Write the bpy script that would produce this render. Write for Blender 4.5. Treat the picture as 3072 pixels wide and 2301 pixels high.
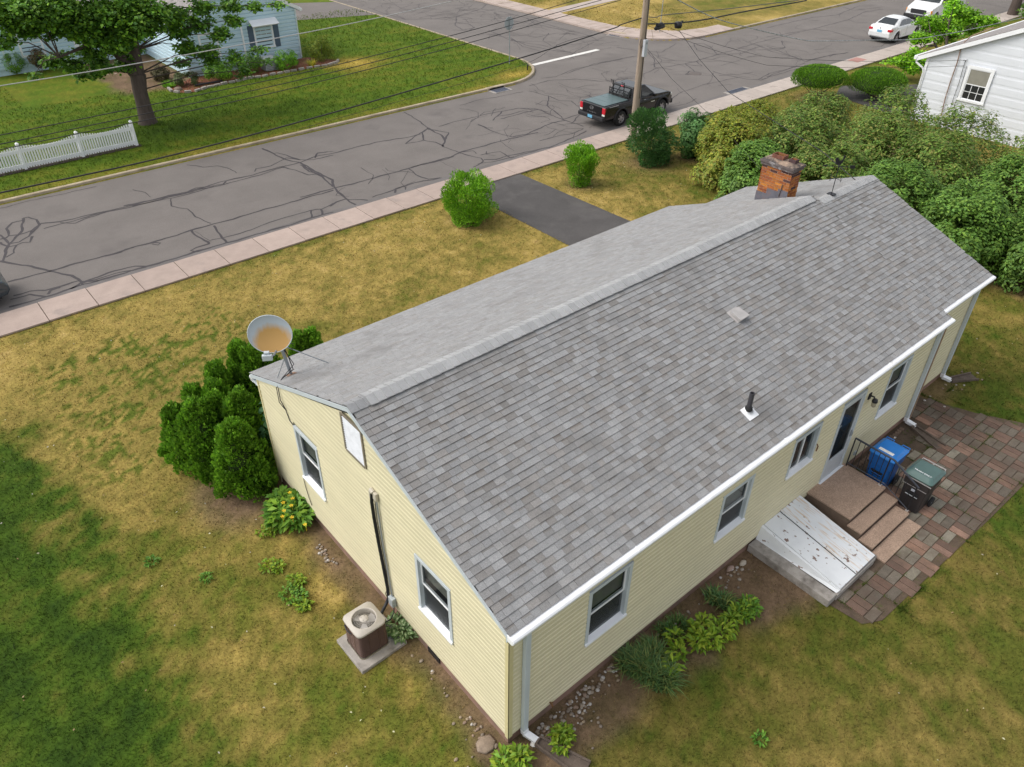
import bpy, math, random
import numpy as np
from mathutils import Matrix, Vector
random.seed(7)
rng = np.random.default_rng(7)
S = bpy.context.scene
COL = S.collection
for o in list(bpy.data.objects): bpy.data.objects.remove(o)

# ---------------------------------------------------------------- camera (solved from the house's edges)
CAM = np.array([-4.22717, -4.97087, 12.2398]); PITCH, YAW, ROLL, FPX = math.radians(36.66266), math.radians(40.50222), math.radians(.51378), 2300.394
IW, IH = 3072.0, 2301.0
def _axes():
    f = np.array([math.sin(YAW)*math.cos(PITCH), math.cos(YAW)*math.cos(PITCH), -math.sin(PITCH)])
    r = np.array([math.cos(YAW), -math.sin(YAW), 0]); u = np.cross(r, f)
    c, s = math.cos(ROLL), math.sin(ROLL)
    return c*r+s*u, -s*r+c*u, f
AR, AU, AF = _axes()
cam = bpy.data.cameras.new('camera'); camo = bpy.data.objects.new('camera', cam); COL.objects.link(camo)
m = Matrix.Identity(4)
for i in range(3): m[i][0], m[i][1], m[i][2], m[i][3] = AR[i], AU[i], -AF[i], CAM[i]
camo.matrix_world = m
cam.sensor_width = 36; cam.lens = 36*FPX/IW; cam.clip_end = 1500; cam.clip_start = .1
S.camera = camo

# ---------------------------------------------------------------- world, sun, exposure: bright overcast, softly brighter from the left
SUN_EL, SUN_DIR = 50, (-0.80, 0.60)       # direction towards the sun in plan
wd = bpy.data.worlds.new('World'); S.world = wd; wd.use_nodes = True
nt = wd.node_tree; sky = nt.nodes.new('ShaderNodeTexSky'); sky.sky_type = 'NISHITA'; sky.sun_disc = False
sky.sun_elevation = math.radians(SUN_EL); sky.sun_rotation = math.atan2(SUN_DIR[0], SUN_DIR[1])
sky.air_density = 1.0; sky.dust_density = 2.5; sky.ozone_density = 1.0; sky.altitude = 50
hs = nt.nodes.new('ShaderNodeHueSaturation'); hs.inputs['Saturation'].default_value = .22; nt.links.new(sky.outputs[0], hs.inputs['Color'])   # cloud cover greys the sky evenly
bg = nt.nodes['Background']; nt.links.new(hs.outputs[0], bg.inputs[0]); bg.inputs[1].default_value = 0.15
sl = bpy.data.lights.new('sun', 'SUN'); so = bpy.data.objects.new('sun', sl); COL.objects.link(so)
sl.energy = 1.0; sl.angle = math.radians(40); sl.color = (1, .93, .83)
_h = math.hypot(*SUN_DIR); _e = math.radians(SUN_EL)
so.rotation_euler = Vector((SUN_DIR[0]/_h*math.cos(_e), SUN_DIR[1]/_h*math.cos(_e), math.sin(_e))).to_track_quat('Z', 'Y').to_euler()
so.location = (-20, 20, 40)
S.render.engine = 'CYCLES'
S.view_settings.view_transform = 'Standard'; S.view_settings.look = 'None'; S.view_settings.gamma = 1
S.view_settings.use_curve_mapping = False; S.view_settings.exposure = 0.60
S.render.resolution_x, S.render.resolution_y = 1024, 767

# ---------------------------------------------------------------- photo pixels -> points (a pixel is a direction; the plane it meets gives the distance)
_Z = dict(A=(0,0,.4521),B=(900,0,.4521),C=(1700,0,.3741),D=(2300,0,.3490),E=(450,900,.4345),F=(900,1150,.4525),G=(1300,1650,.3928),H=(1700,1650,.3319),I=(2200,1150,.4225),J=(2500,800,.362),K=(2100,400,.3621),L=(2400,1300,.3621),M=(0,560,.4521),N=(0,1000,.4225),O=(0,1600,.6781),P=(1900,1750,.5298),Q=(2050,200,.462),R=(1300,300,.3617),U=(0,0,.217),V=(400,0,.3074),X=(0,0,1.0))
def ray(k, x, y):
    a = _Z[k]; px, py = a[0]+x*a[2], a[1]+y*a[2]
    return AF+(px-IW/2)/FPX*AR-(py-IH/2)/FPX*AU
def G(k, x, y, z=0.0):
    v = ray(k, x, y); return Vector(CAM+v*((z-CAM[2])/v[2]))
def onY(k, x, y, Y=0.0):
    v = ray(k, x, y); return Vector(CAM+v*((Y-CAM[1])/v[1]))
def onX(k, x, y, X=0.0):
    v = ray(k, x, y); return Vector(CAM+v*((X-CAM[0])/v[0]))

# ---------------------------------------------------------------- object helpers
WM = {}
def _link(o, parent, local=False):
    COL.objects.link(o)
    basis = o.matrix_basis.copy()
    if parent is not None:
        o.parent = parent
        if local: WM[o.name] = WM[parent.name] @ basis
        else:
            o.matrix_parent_inverse = WM[parent.name].inverted(); WM[o.name] = basis
    else: WM[o.name] = basis
    return o
def tag(o, label=None, cat=None, group=None, kind=None):
    if label: o['label'] = label
    if cat: o['category'] = cat
    if group: o['group'] = group
    if kind: o['kind'] = kind
    return o
def thing(name, label, cat, loc=(0,0,0), rz=0.0, group=None):
    o = bpy.data.objects.new(name, None); o.empty_display_size = .2
    o.matrix_basis = Matrix.Translation(Vector(loc)) @ Matrix.Rotation(rz, 4, 'Z')
    _link(o, None); return tag(o, label, cat, group)
class MB:
    def __init__(s): s.v = []; s.f = []; s.c = []; s.sm = []
    def face(s, pts, col=None, smooth=False):
        i = len(s.v); s.v += [tuple(p) for p in pts]; s.f.append(tuple(range(i, i+len(pts)))); s.c.append(col); s.sm.append(smooth)
    def mesh(s, V, F, col=None, smooth=False):
        i = len(s.v); s.v += [tuple(p) for p in V]
        for f in F: s.f.append(tuple(i+k for k in f)); s.c.append(col); s.sm.append(smooth)
        return s
    def box(s, x0, x1, y0, y1, z0, z1, T=None, col=None):
        V = [Vector(p) for p in ((x0,y0,z0),(x1,y0,z0),(x1,y1,z0),(x0,y1,z0),(x0,y0,z1),(x1,y0,z1),(x1,y1,z1),(x0,y1,z1))]
        if T is not None: V = [T @ p for p in V]
        return s.mesh(V, [(0,3,2,1),(4,5,6,7),(0,1,5,4),(1,2,6,5),(2,3,7,6),(3,0,4,7)], col)
    def prism(s, poly, vec, col=None):      # closed solid: polygon swept along vec
        n = len(poly); A = [Vector(p) for p in poly]; w = Vector(vec); B = [p+w for p in A]
        F = [tuple(range(n))[::-1], tuple(range(n, 2*n))]+[(i, (i+1) % n, n+(i+1) % n, n+i) for i in range(n)]
        return s.mesh(A+B, F, col)
    def tube(s, pts, r, n=8, col=None, caps=True):
        P = [Vector(p) for p in pts]; rs = r if hasattr(r, '__len__') else [r]*len(P)
        V = []; F = []; up = None
        for i, p in enumerate(P):
            t = (P[min(i+1, len(P)-1)]-P[max(i-1, 0)]).normalized()
            if up is None: up = Vector((0,0,1)) if abs(t.z) < .9 else Vector((1,0,0))
            a = t.cross(up).normalized(); b = a.cross(t).normalized(); up = b
            for k in range(n):
                th = 2*math.pi*k/n; V.append(p+(a*math.cos(th)+b*math.sin(th))*rs[i])
        for i in range(len(P)-1):
            for k in range(n): F.append((i*n+k, i*n+(k+1) % n, (i+1)*n+(k+1) % n, (i+1)*n+k))
        s.mesh(V, F, col, n > 4)
        if caps:
            s.face([V[k] for k in range(n)][::-1], col); s.face([V[(len(P)-1)*n+k] for k in range(n)], col)
        return s
    def lathe(s, prof, n=20, T=None, col=None, smooth=True):
        V = []; F = []
        for r, z in prof:
            for k in range(n):
                th = 2*math.pi*k/n; V.append(Vector((r*math.cos(th), r*math.sin(th), z)))
        if T is not None: V = [T @ p for p in V]
        for i in range(len(prof)-1):
            for k in range(n): F.append((i*n+k, i*n+(k+1) % n, (i+1)*n+(k+1) % n, (i+1)*n+k))
        return s.mesh(V, F, col, smooth)
    def me(s, name, mat):
        d = bpy.data.meshes.new(name); d.from_pydata(s.v, [], s.f)
        if any(s.sm): d.polygons.foreach_set('use_smooth', s.sm)
        if any(c is not None for c in s.c):
            at = d.color_attributes.new('col', 'FLOAT_COLOR', 'CORNER'); L = []
            for f, c in zip(s.f, s.c):
                c = c or (.5, .5, .5); L += list((c[0], c[1], c[2], 1))*len(f)
            at.data.foreach_set('color', L)
        if mat: d.materials.append(mat)
        d.update(); return d
    def build(s, name, mat, parent=None, bevel=0, local=False, seg=2):
        o = bpy.data.objects.new(name, s.me(name, mat)); _link(o, parent, local)
        if bevel:
            b = o.modifiers.new('bevel', 'BEVEL'); b.width = bevel; b.segments = seg; b.limit_method = 'ANGLE'; b.angle_limit = math.radians(35)
        return o
def place(mesh, name, parent, loc, rot=None, scale=(1,1,1), color=None, local=False):
    o = bpy.data.objects.new(name, mesh)
    R = rot if isinstance(rot, Matrix) else (Matrix.Rotation(rot or 0, 4, 'Z'))
    o.matrix_basis = Matrix.Translation(Vector(loc)) @ R.to_4x4() @ Matrix.Diagonal((*scale, 1))
    if color: o.color = (*color, 1)
    return _link(o, parent, local)
def npmesh(name, V, F, mat, parent=None, col=None, smooth=False):
    V = np.asarray(V, np.float32); F = np.asarray(F, np.int32); n, k = F.shape
    d = bpy.data.meshes.new(name); d.vertices.add(len(V)); d.vertices.foreach_set('co', V.ravel())
    d.loops.add(n*k); d.loops.foreach_set('vertex_index', F.ravel())
    d.polygons.add(n); d.polygons.foreach_set('loop_start', np.arange(n, dtype=np.int32)*k)
    if col is not None:
        at = d.color_attributes.new('col', 'FLOAT_COLOR', 'POINT'); c = np.ones((len(V), 4), np.float32); c[:, :3] = col
        at.data.foreach_set('color', c.ravel())
    if smooth: d.polygons.foreach_set('use_smooth', np.ones(n, bool))
    if mat: d.materials.append(mat)
    d.update(calc_edges=True); d.validate()
    o = bpy.data.objects.new(name, d); return _link(o, parent)
def text_mesh(name, body, size, T, mat, parent=None, local=False, extrude=.002, spacing=1.0):
    cu = bpy.data.curves.new('lettering', 'FONT'); cu.body = body; cu.size = size; cu.extrude = extrude; cu.align_x = 'CENTER'; cu.align_y = 'CENTER'; cu.space_character = spacing
    to = bpy.data.objects.new('lettering', cu); COL.objects.link(to); bpy.context.view_layer.update()
    d = bpy.data.meshes.new_from_object(to.evaluated_get(bpy.context.evaluated_depsgraph_get())); bpy.data.objects.remove(to)
    d.name = name; d.transform(T); d.materials.clear(); d.materials.append(mat)
    return _link(bpy.data.objects.new(name, d), parent, local)

# ---------------------------------------------------------------- numpy noise
_T = rng.random((256, 256))
def vnoise(x, y):
    xi = np.floor(x).astype(int); yi = np.floor(y).astype(int); fx = x-xi; fy = y-yi
    fx = fx*fx*(3-2*fx); fy = fy*fy*(3-2*fy)
    a = _T[xi & 255, yi & 255]; b = _T[(xi+1) & 255, yi & 255]; c = _T[xi & 255, (yi+1) & 255]; d = _T[(xi+1) & 255, (yi+1) & 255]
    return (a*(1-fx)+b*fx)*(1-fy)+(c*(1-fx)+d*fx)*fy
def fbm(x, y, o=4):
    s = 0; a = .5; t = 0
    for i in range(o): s = s+a*vnoise(x+17.3*i, y-9.1*i); t += a; a *= .55; x = x*2.03; y = y*2.03
    return s/t

# ---------------------------------------------------------------- procedural materials
MATS = {}
def mat(name, col, rough=.7, var=.15, scale=6.0, bump=0.0, bscale=60.0, metal=0.0, attr=None, objcol=False, spec=.4, fine=0.0, fscale=200.0, coat=0.0, stain=None, sscale=1.5, sthr=(.5,.62), stretch=None, trans=0.0):
    if name in MATS: return MATS[name]
    mt = bpy.data.materials.new(name); mt.use_nodes = True; n = mt.node_tree.nodes; L = mt.node_tree.links
    p = n['Principled BSDF']; p.inputs['Roughness'].default_value = rough; p.inputs['Metallic'].default_value = metal
    p.inputs['Specular IOR Level'].default_value = spec; p.inputs['Coat Weight'].default_value = coat
    geo = n.new('ShaderNodeNewGeometry'); co = geo.outputs['Position']
    if stretch:
        mp = n.new('ShaderNodeVectorMath'); mp.operation = 'MULTIPLY'; mp.inputs[1].default_value = stretch; L.new(co, mp.inputs[0]); cs = mp.outputs[0]
    else: cs = co
    if attr:
        a = n.new('ShaderNodeAttribute'); a.attribute_name = attr; c = a.outputs['Color']
    elif objcol:
        a = n.new('ShaderNodeObjectInfo'); c = a.outputs['Color']
    else:
        a = n.new('ShaderNodeRGB'); a.outputs[0].default_value = (*col, 1); c = a.outputs[0]
    def noise(sc, vec, det=5):
        t = n.new('ShaderNodeTexNoise'); t.inputs['Scale'].default_value = sc; t.inputs['Detail'].default_value = det; t.inputs['Roughness'].default_value = .62; L.new(vec, t.inputs['Vector']); return t.outputs['Fac']
    def mul(c, fac, amt):
        r = n.new('ShaderNodeMapRange'); r.inputs['From Min'].default_value = .25; r.inputs['From Max'].default_value = .75; r.inputs['To Min'].default_value = 1-amt; r.inputs['To Max'].default_value = 1+amt; L.new(fac, r.inputs['Value'])
        x = n.new('ShaderNodeVectorMath'); x.operation = 'SCALE'; L.new(c, x.inputs[0]); L.new(r.outputs[0], x.inputs['Scale']); return x.outputs[0]
    if var: c = mul(c, noise(scale, cs), var)
    if fine: c = mul(c, noise(fscale, co, 2), fine)
    if stain:
        f = noise(sscale, cs, 8); r = n.new('ShaderNodeMapRange'); r.inputs['From Min'].default_value = sthr[0]; r.inputs['From Max'].default_value = sthr[1]; L.new(f, r.inputs['Value'])
        mx = n.new('ShaderNodeMix'); mx.data_type = 'RGBA'; L.new(r.outputs[0], mx.inputs[0]); L.new(c, mx.inputs[6]); mx.inputs[7].default_value = (*stain, 1); c = mx.outputs[2]
    L.new(c, p.inputs['Base Color'])
    if bump:
        b = n.new('ShaderNodeBump'); b.inputs['Strength'].default_value = bump; b.inputs['Distance'].default_value = .01; L.new(noise(bscale, co, 4), b.inputs['Height']); L.new(b.outputs[0], p.inputs['Normal'])
    if trans:
        tr = n.new('ShaderNodeBsdfTranslucent'); L.new(c, tr.inputs[0]); ms = n.new('ShaderNodeMixShader'); ms.inputs[0].default_value = trans
        L.new(p.outputs[0], ms.inputs[1]); L.new(tr.outputs[0], ms.inputs[2]); L.new(ms.outputs[0], n['Material Output'].inputs[0])
    MATS[name] = mt; return mt
def glassmat(name, tint=(.02,.025,.03), see=.55):
    mt = bpy.data.materials.new(name); mt.use_nodes = True; n = mt.node_tree.nodes; L = mt.node_tree.links
    p = n['Principled BSDF']; p.inputs['Base Color'].default_value = (*tint, 1); p.inputs['Roughness'].default_value = .04; p.inputs['Specular IOR Level'].default_value = .8
    t = n.new('ShaderNodeBsdfTransparent'); t.inputs[0].default_value = (.8, .85, .85, 1); ms = n.new('ShaderNodeMixShader'); ms.inputs[0].default_value = see
    L.new(p.outputs[0], ms.inputs[1]); L.new(t.outputs[0], ms.inputs[2]); L.new(ms.outputs[0], n['Material Output'].inputs[0]); MATS[name] = mt; return mt
m_ground = mat('lawn_ground', None, .95, .32, 13, .4, 70, attr='col', fine=.28, fscale=60, spec=.1)
m_grass = mat('grass_blades', None, .75, .32, 13, attr='col', spec=.2, trans=.3)
m_leaf = mat('leaves', None, .55, .12, 10, attr='col', spec=.35, trans=.28)
m_road = mat('asphalt_road', (.180,.162,.150), .9, .12, .5, .35, 160, fine=.22, fscale=70, spec=.25, stain=(.148,.133,.125), sscale=.35, sthr=(.56,.7))
m_drive = mat('asphalt_drive', (.092,.086,.084), .9, .2, .6, .4, 160, fine=.3, fscale=60, spec=.25, stain=(.12,.112,.108), sscale=.9, sthr=(.5,.7))
m_tar = mat('tar_seal', (.060,.053,.056), .7, .2, 3, spec=.3)
m_slab = mat('sidewalk_concrete', None, .9, .10, 2.2, .3, 140, objcol=True, fine=.12, fscale=90, stain=(.30,.25,.225), sscale=1.3, sthr=(.58,.75))
m_conc = mat('concrete', (.36,.33,.30), .9, .2, 4, .5, 90, fine=.2, fscale=120, stain=(.16,.14,.12), sscale=3, sthr=(.5,.7))
m_kerb = mat('kerb_concrete', (.42,.35,.25), .9, .18, 2, .4, 90, fine=.2, fscale=60, stain=(.25,.2,.13), sscale=1.4, sthr=(.5,.7))
m_white = mat('white_paint', (.84,.85,.87), .45, .04, 3, spec=.4)
m_gutter = mat('gutter_metal', (.83,.84,.86), .4, .05, 3, spec=.4, fine=.05, fscale=40, stain=(.62,.6,.58), sscale=2.5, sthr=(.6,.75))
m_trim = mat('pale_grey_trim', (.52,.57,.60), .5, .05, 3)
m_siding = mat('yellow_vinyl', None, .55, .05, 1.2, .1, 40, objcol=True, spec=.3, fine=.03, fscale=30)
m_found = mat('brown_foundation', (.27,.165,.125), .9, .2, 3, .4, 60, fine=.15, fscale=80, stain=(.19,.13,.10), sscale=2, sthr=(.5,.65))
m_dark = mat('dark_interior', (.02,.02,.022), .9, 0)
m_black = mat('black_metal', (.018,.018,.022), .45, .1, 8)
m_rubber = mat('rubber', (.02,.02,.021), .8, .1, 8)
m_glass = glassmat('window_glass')
m_screen = mat('insect_screen', (.06,.065,.075), .5, .1, 5)
m_blind = mat('window_blind', (.34,.33,.28), .8, .15, 7)
m_wood = mat('weathered_pole_wood', (.32,.255,.20), .9, .3, 14, .6, 60, stretch=(1,1,.06), fine=.15, fscale=60, stain=(.12,.085,.06), sscale=7, sthr=(.55,.68))
m_bark = mat('bark', (.085,.065,.055), .95, .3, 12, .9, 30, stretch=(1,1,.2))
m_stem = mat('stems', (.13,.095,.07), .9, .2, 10)
m_wire = mat('cable_black', (.025,.024,.026), .6, 0)
m_wireg = mat('cable_grey', (.42,.42,.42), .5, 0)
m_galv = mat('galvanised', (.34,.37,.40), .45, .08, 6, metal=.4)
# ================================================================ GROUND AND STREET
def far_left(x, y, m=0.0):      # blue house's lot, with its rounded street corner
    a = (y > 28.88+m) & (x < 28.42-m); c = (x > 24.4) & (y < 32.9) & ((x-24.4)**2+(y-32.9)**2 > (4.02-m)**2)
    return a & ~c
def far_right(x, y, m=0.0):
    a = (y > 29.45+m) & (x > 37.7+m); c = (x < 42.3) & (y < 34.1) & ((x-42.3)**2+(y-34.1)**2 > (4.63-m)**2)
    return a & ~c
def ss(a, b, v): t = np.clip((v-a)/(b-a), 0, 1); return t*t*(3-2*t)
RAMP = np.array([[.036,.070,.010],[.070,.118,.013],[.132,.134,.024],[.215,.172,.044],[.325,.240,.068],[.42,.305,.110]]); RPOS = np.array([0,.24,.46,.64,.82,1.0])
def gcol(x, y):
    n1 = fbm(x*.30, y*.30, 3); n2 = fbm(x*1.1+40, y*1.1, 4); n3 = fbm(x*3.5, y*3.5+70, 3); n4 = fbm(x*.75+11, y*.75+5, 3)
    d = np.full(x.shape, .60)
    front = ss(8.0, 10.0, y)*(y < 19)
    d = d+front*.125
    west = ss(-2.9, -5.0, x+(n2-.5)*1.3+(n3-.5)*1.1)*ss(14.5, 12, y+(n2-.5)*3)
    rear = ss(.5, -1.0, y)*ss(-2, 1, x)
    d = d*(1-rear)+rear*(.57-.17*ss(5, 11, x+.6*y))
    right = ss(16.3, 18, x)*(y < 19)
    d = d*(1-right)+right*(.53+.1*ss(8, 12, y)*ss(24, 18, x))
    n5 = fbm(x*9.5+31, y*9.5, 3); d = d+(n1-.5)*.30+(n2-.5)*.38+(n3-.5)*.42+(n5-.5)*.34
    d = d+(x < 0)*(y < 9)*(y > -6)*(-.02)*(1-west)
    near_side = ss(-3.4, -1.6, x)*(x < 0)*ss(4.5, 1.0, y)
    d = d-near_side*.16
    clover = ss(-4.5, -2.5, x)*ss(4.0, 1.5, x)*ss(9.3, 10.8, y)*ss(17.6, 16, y)*ss(.525, .575, n2*.22+n3*.38+n5*.40)
    d = d*(1-clover*.9)+clover*.9*.27
    rclover = rear*ss(.55, .66, n2)*ss(4, 9, x); d = d*(1-rclover*.7)+rclover*.7*.27
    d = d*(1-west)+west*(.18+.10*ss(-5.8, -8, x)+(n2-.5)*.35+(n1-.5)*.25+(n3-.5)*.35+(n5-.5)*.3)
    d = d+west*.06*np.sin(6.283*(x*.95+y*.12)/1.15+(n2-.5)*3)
    fl = far_left(x, y)
    spot = np.exp(-(((x-19.8)/1.7)**2+((y-38.2)/1.5)**2))*.8+np.exp(-(((x-26)/1.6)**2+((y-30.2)/.7)**2))*.6+ss(1.6, .2, y-28.9)*.28*(x < 25)
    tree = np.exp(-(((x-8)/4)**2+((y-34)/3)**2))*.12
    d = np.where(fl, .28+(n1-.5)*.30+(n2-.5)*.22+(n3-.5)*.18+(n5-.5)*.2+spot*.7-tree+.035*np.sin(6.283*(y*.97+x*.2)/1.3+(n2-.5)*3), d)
    fr = far_right(x, y)
    d = np.where(fr, .74+(n1-.5)*.8+(n2-.5)*.3+(n3-.5)*.2, d)
    edge = (np.exp(-((y-18.45)/.25)**2))*(x > -10)*.22
    d = d-edge*(n2 > .45)
    d = np.clip(d, 0, 1)
    c = np.stack([np.interp(d, RPOS, RAMP[:, k]) for k in range(3)], -1)
    c[fl] *= np.array([1.15, 1.15, .8])
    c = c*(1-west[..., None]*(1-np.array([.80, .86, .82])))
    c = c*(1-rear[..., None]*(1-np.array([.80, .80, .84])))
    # bare soil: beds along the walls, under the evergreens and the hedge, mulch round the blue house
    soil = np.zeros(x.shape)
    soil = np.maximum(soil, ss(-.75, -.25, x-(n2-.5)*.7)*(x < .2)*(y > -1)*(y < 8.5)*.8)
    soil = np.maximum(soil, ss(-1.25, -.55, y-(n2-.5)*.9)*(y < .3)*(x > -.6)*ss(7.1, 6.2, x)*.9)
    soil = np.maximum(soil, ss(4.6, 5.4, x)*ss(7.4, 6.4, x)*ss(-1.75, -1.1, y-(n2-.5)*.8)*(y < .3))
    soil = np.maximum(soil, np.exp(-(((x+.9)/.95)**2+((y-8.3)/1.15)**2)**2)*.95)
    soil = np.maximum(soil, ss(12.6, 13.2, x)*ss(16.3, 15.2, x)*ss(-.6, .1, y)*(y < .6)*.6)
    soil = np.maximum(soil, ss(9.2, 10, x)*ss(14, 13, x)*ss(-.9, -.4, y)*(y < .3)*.85)
    for bx, by, br in ((17.43,16.2,.55),(21.6,16.1,1.1),(11.85,16.3,.6),(35.6,16.7,.9),(23.3,15.3,.6)):
        soil = np.maximum(soil, np.exp(-(((x-bx)**2+(y-by)**2)/br**2))*.7)
    soil = np.maximum(soil, ss(21.3, 22.6, x)*ss(33, 31, x)*ss(14.4, 13.2, y)*ss(-5, -3, y)*.93)
    soil = np.maximum(soil, fl*ss(6.6, 7.6, x-(n2-.5))*ss(11.3, 10.7, x)*ss(39.4, 40.6, y+(x-8)*.18)*.95)
    soil = np.clip(soil*(.75+n3*.6), 0, 1)
    sc = np.array([.155,.105,.066])*(0.7+.7*n3)[..., None]
    c = c*(1-soil[..., None])+sc*soil[..., None]
    return np.clip(c, 0.004, .9)*(.80+.44*fbm(x*6, y*6, 2))[..., None]
gx = np.concatenate([np.linspace(-260, -14, 14), np.arange(-12, 26, .12), np.arange(26, 66, .28), np.linspace(67, 420, 14)])
gy = np.concatenate([np.linspace(-160, -10, 12), np.arange(-8, 19.5, .12), np.arange(19.5, 62, .28), np.linspace(63, 420, 14)])
X, Y = np.meshgrid(gx, gy, indexing='ij')
Zg = np.where(far_left(X, Y, .12) | far_right(X, Y, .12), .10, 0.0)+(fbm(X*.8, Y*.8, 3)-.5)*.02
Zg = np.where((Y > 19.6) & ~(far_left(X, Y, .12) | far_right(X, Y, .12)), -.03, Zg)
Zg = np.where((Y > 18.5) & (Y <= 19.6), -.015, Zg)
na, nb = X.shape; I0 = (np.arange(na-1)[:, None]*nb+np.arange(nb-1)[None, :]).ravel()
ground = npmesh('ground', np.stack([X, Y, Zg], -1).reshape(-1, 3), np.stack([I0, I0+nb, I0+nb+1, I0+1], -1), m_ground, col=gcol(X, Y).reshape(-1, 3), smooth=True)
tag(ground, kind='structure')
# road: main street with the side street joining it, one sheet
def arc(cx, cy, r, a0, a1, n=12): return [(cx+r*math.cos(math.radians(a0+(a1-a0)*i/n)), cy+r*math.sin(math.radians(a0+(a1-a0)*i/n))) for i in range(n+1)]
ARC_L = arc(24.4, 32.9, 4.02, -90, 0); ARC_R = arc(42.3, 34.1, 4.63, 180, 270)
rp = [(-200, 19.98), (300, 19.98), (300, 29.45)]+ARC_R[::-1]+[(37.67, 300), (28.42, 300)]+ARC_L[::-1]+[(-200, 28.88)]
b = MB(); b.face([(x, y, .004) for x, y in rp]); tag(b.build('road', m_road), kind='structure')
# near sidewalk: pink concrete slabs
sw = MB(); sw.box(-200, 300, 18.66, 19.97, -.05, .012); walk = tag(sw.build('sidewalk', mat('sidewalk_joint', (.16,.12,.09), .95)), kind='structure')
b = MB(); b.box(-.69, .69, -.667, .667, -.02, .03); slab_me = b.me('slab', m_slab)
for k in range(-24, 62):
    x = -2.14+1.405*k+.70
    t = min(1, max(0, (x-20)/8)); r_ = random.uniform(.93, 1.06)
    place(slab_me, 'slab', walk, (x, 19.315+random.uniform(-.006, .006), .018+random.uniform(-.004, .004)), color=tuple(r_*(a*(1-t)+b_*t) for a, b_ in zip((.42,.33,.285), (.46,.395,.35))))
# brick-red tactile pads and the kerb ramp beyond the hydrant
for k, (x0, x1) in enumerate(((44.2, 45.3),)):
    b = MB(); b.box(x0, x1, 19.2, 19.9, .046, .056); tag(b.build('tactile_pad', mat('tactile_red', (.42,.22,.19), .9)), 'small reddish tactile pad in the sidewalk before the white sedan', 'paving pad')
# kerbs
def ribbon(path, w, z0, z1, side=1):
    P = [Vector((x, y)) for x, y in path]; V = []; F = []
    for i, p in enumerate(P):
        t = (P[min(i+1, len(P)-1)]-P[max(i-1, 0)]).normalized(); n = Vector((-t.y, t.x))*side
        for q, z in ((p-n*.005, z0), (p+n*.015, z1-.015), (p+n*.035, z1), (p+n*w, z1), (p+n*w, z0)): V.append((q.x, q.y, z))
    for i in range(len(P)-1):
        for k in range(4): F.append((i*5+k, (i+1)*5+k, (i+1)*5+k+1, i*5+k+1))
    b = MB(); b.mesh(V, F); return b
tag(ribbon([(-200, 28.88), (0, 28.88), (12, 28.88), (24.3, 28.88)]+ARC_L+[(28.42, 40), (28.42, 300)], .17, -.04, .125).build('kerb', m_kerb), kind='structure')
tag(ribbon([(300, 29.45), (70, 29.45), (45.6, 29.45)], .17, -.04, .125, -1).build('kerb', m_kerb), kind='structure')
# corner sidewalk of the side street
inner = [(39.5, 300), (39.5, 60), (39.5, 38), (39.65, 35.2), (40.4, 33.2), (41.9, 31.5), (44, 31.0), (45.7, 31.0)]
outer = [(37.72, 300), (37.72, 60), (37.72, 38)]+[(x, y) for x, y in ARC_R]+[(45.6, 29.47)]
b = MB(); poly = [(x, y, .0) for x, y in outer]+[(x, y, .0) for x, y in inner[::-1]]
b.prism(poly, (0, 0, .118)); cs = tag(b.build('corner_sidewalk', mat('old_sidewalk', (.46,.375,.33), .9, .15, 1.2, .3, 90, fine=.15, fscale=60, stain=(.32,.25,.2), sscale=1, sthr=(.5,.7))), kind='structure')
b = MB()
for y in np.arange(36, 60, 1.5): b.box(37.72, 39.5, y-.015, y+.015, .1182, .1205)
for (x0, y0, x1, y1) in ((37.8, 33.3, 39.9, 34.4), (38.8, 31.1, 40.7, 32.9), (40.6, 29.8, 41.9, 31.5), (43, 29.5, 43.3, 31.1)):
    t = Vector((x1-x0, y1-y0, 0)).normalized(); n = Vector((-t.y, t.x, 0))*.015
    b.face([Vector((x0, y0, .1195))-n, Vector((x1, y1, .1195))-n, Vector((x1, y1, .1195))+n, Vector((x0, y0, .1195))+n])
b.build('joint', mat('sidewalk_joint', (.16,.12,.09)), cs)
b = MB(); b.face([(39.5, 41.0, .112), (47.5, 41.9, .112), (60, 44, .112), (60, 45.3, .112), (46, 43.1, .112), (39.5, 42.3, .112)]); tag(b.build('path', mat('path_concrete', (.45,.38,.34), .9, .12, 1)), kind='structure')
# driveways
b = MB(); b.face([(13.25, 18.655, .012), (13.25, 7, .012), (16.55, 7, .012), (16.28, 18.655, .012)]); tag(b.build('driveway', m_drive), kind='structure')
b = MB(); b.face([(x, y, .012) for x, y in ((36.9,16.3),(38.9,17.2),(42,14.9),(48,12),(48,9),(36.4,9),(36.3,13))]); tag(b.build('neighbour_driveway', m_drive), kind='structure')
b = MB(); b.face([(x, y, .112) for x, y in ((19.5,52),(28.35,49),(28.35,55),(19.5,60))]); tag(b.build('far_driveway', m_road), kind='structure')
# stop line
b = MB(); p0, p1 = G('B',1545,432), G('B',1978,330); d = (p1-p0).normalized(); n = Vector((-d.y, d.x, 0))*.17
b.face([(*(p0-n).xy, .011), (*(p1-n).xy, .011), (*(p1+n).xy, .011), (*(p0+n).xy, .011)]); tag(b.build('stop_line', mat('road_paint', (.72,.70,.66), .8, .12, 4, stain=(.4,.38,.36), sscale=5, sthr=(.55,.7))), kind='structure')
b = MB(); b.face([(-200, 19.985, .0062), (300, 19.985, .0062), (300, 20.36, .0062), (-200, 20.36, .0062)]); tag(b.build('gutter_strip', mat('asphalt_strip', (.165,.152,.146), .9, .2, .8, .35, 160, fine=.25, fscale=70, spec=.25)), kind='structure')
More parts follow.
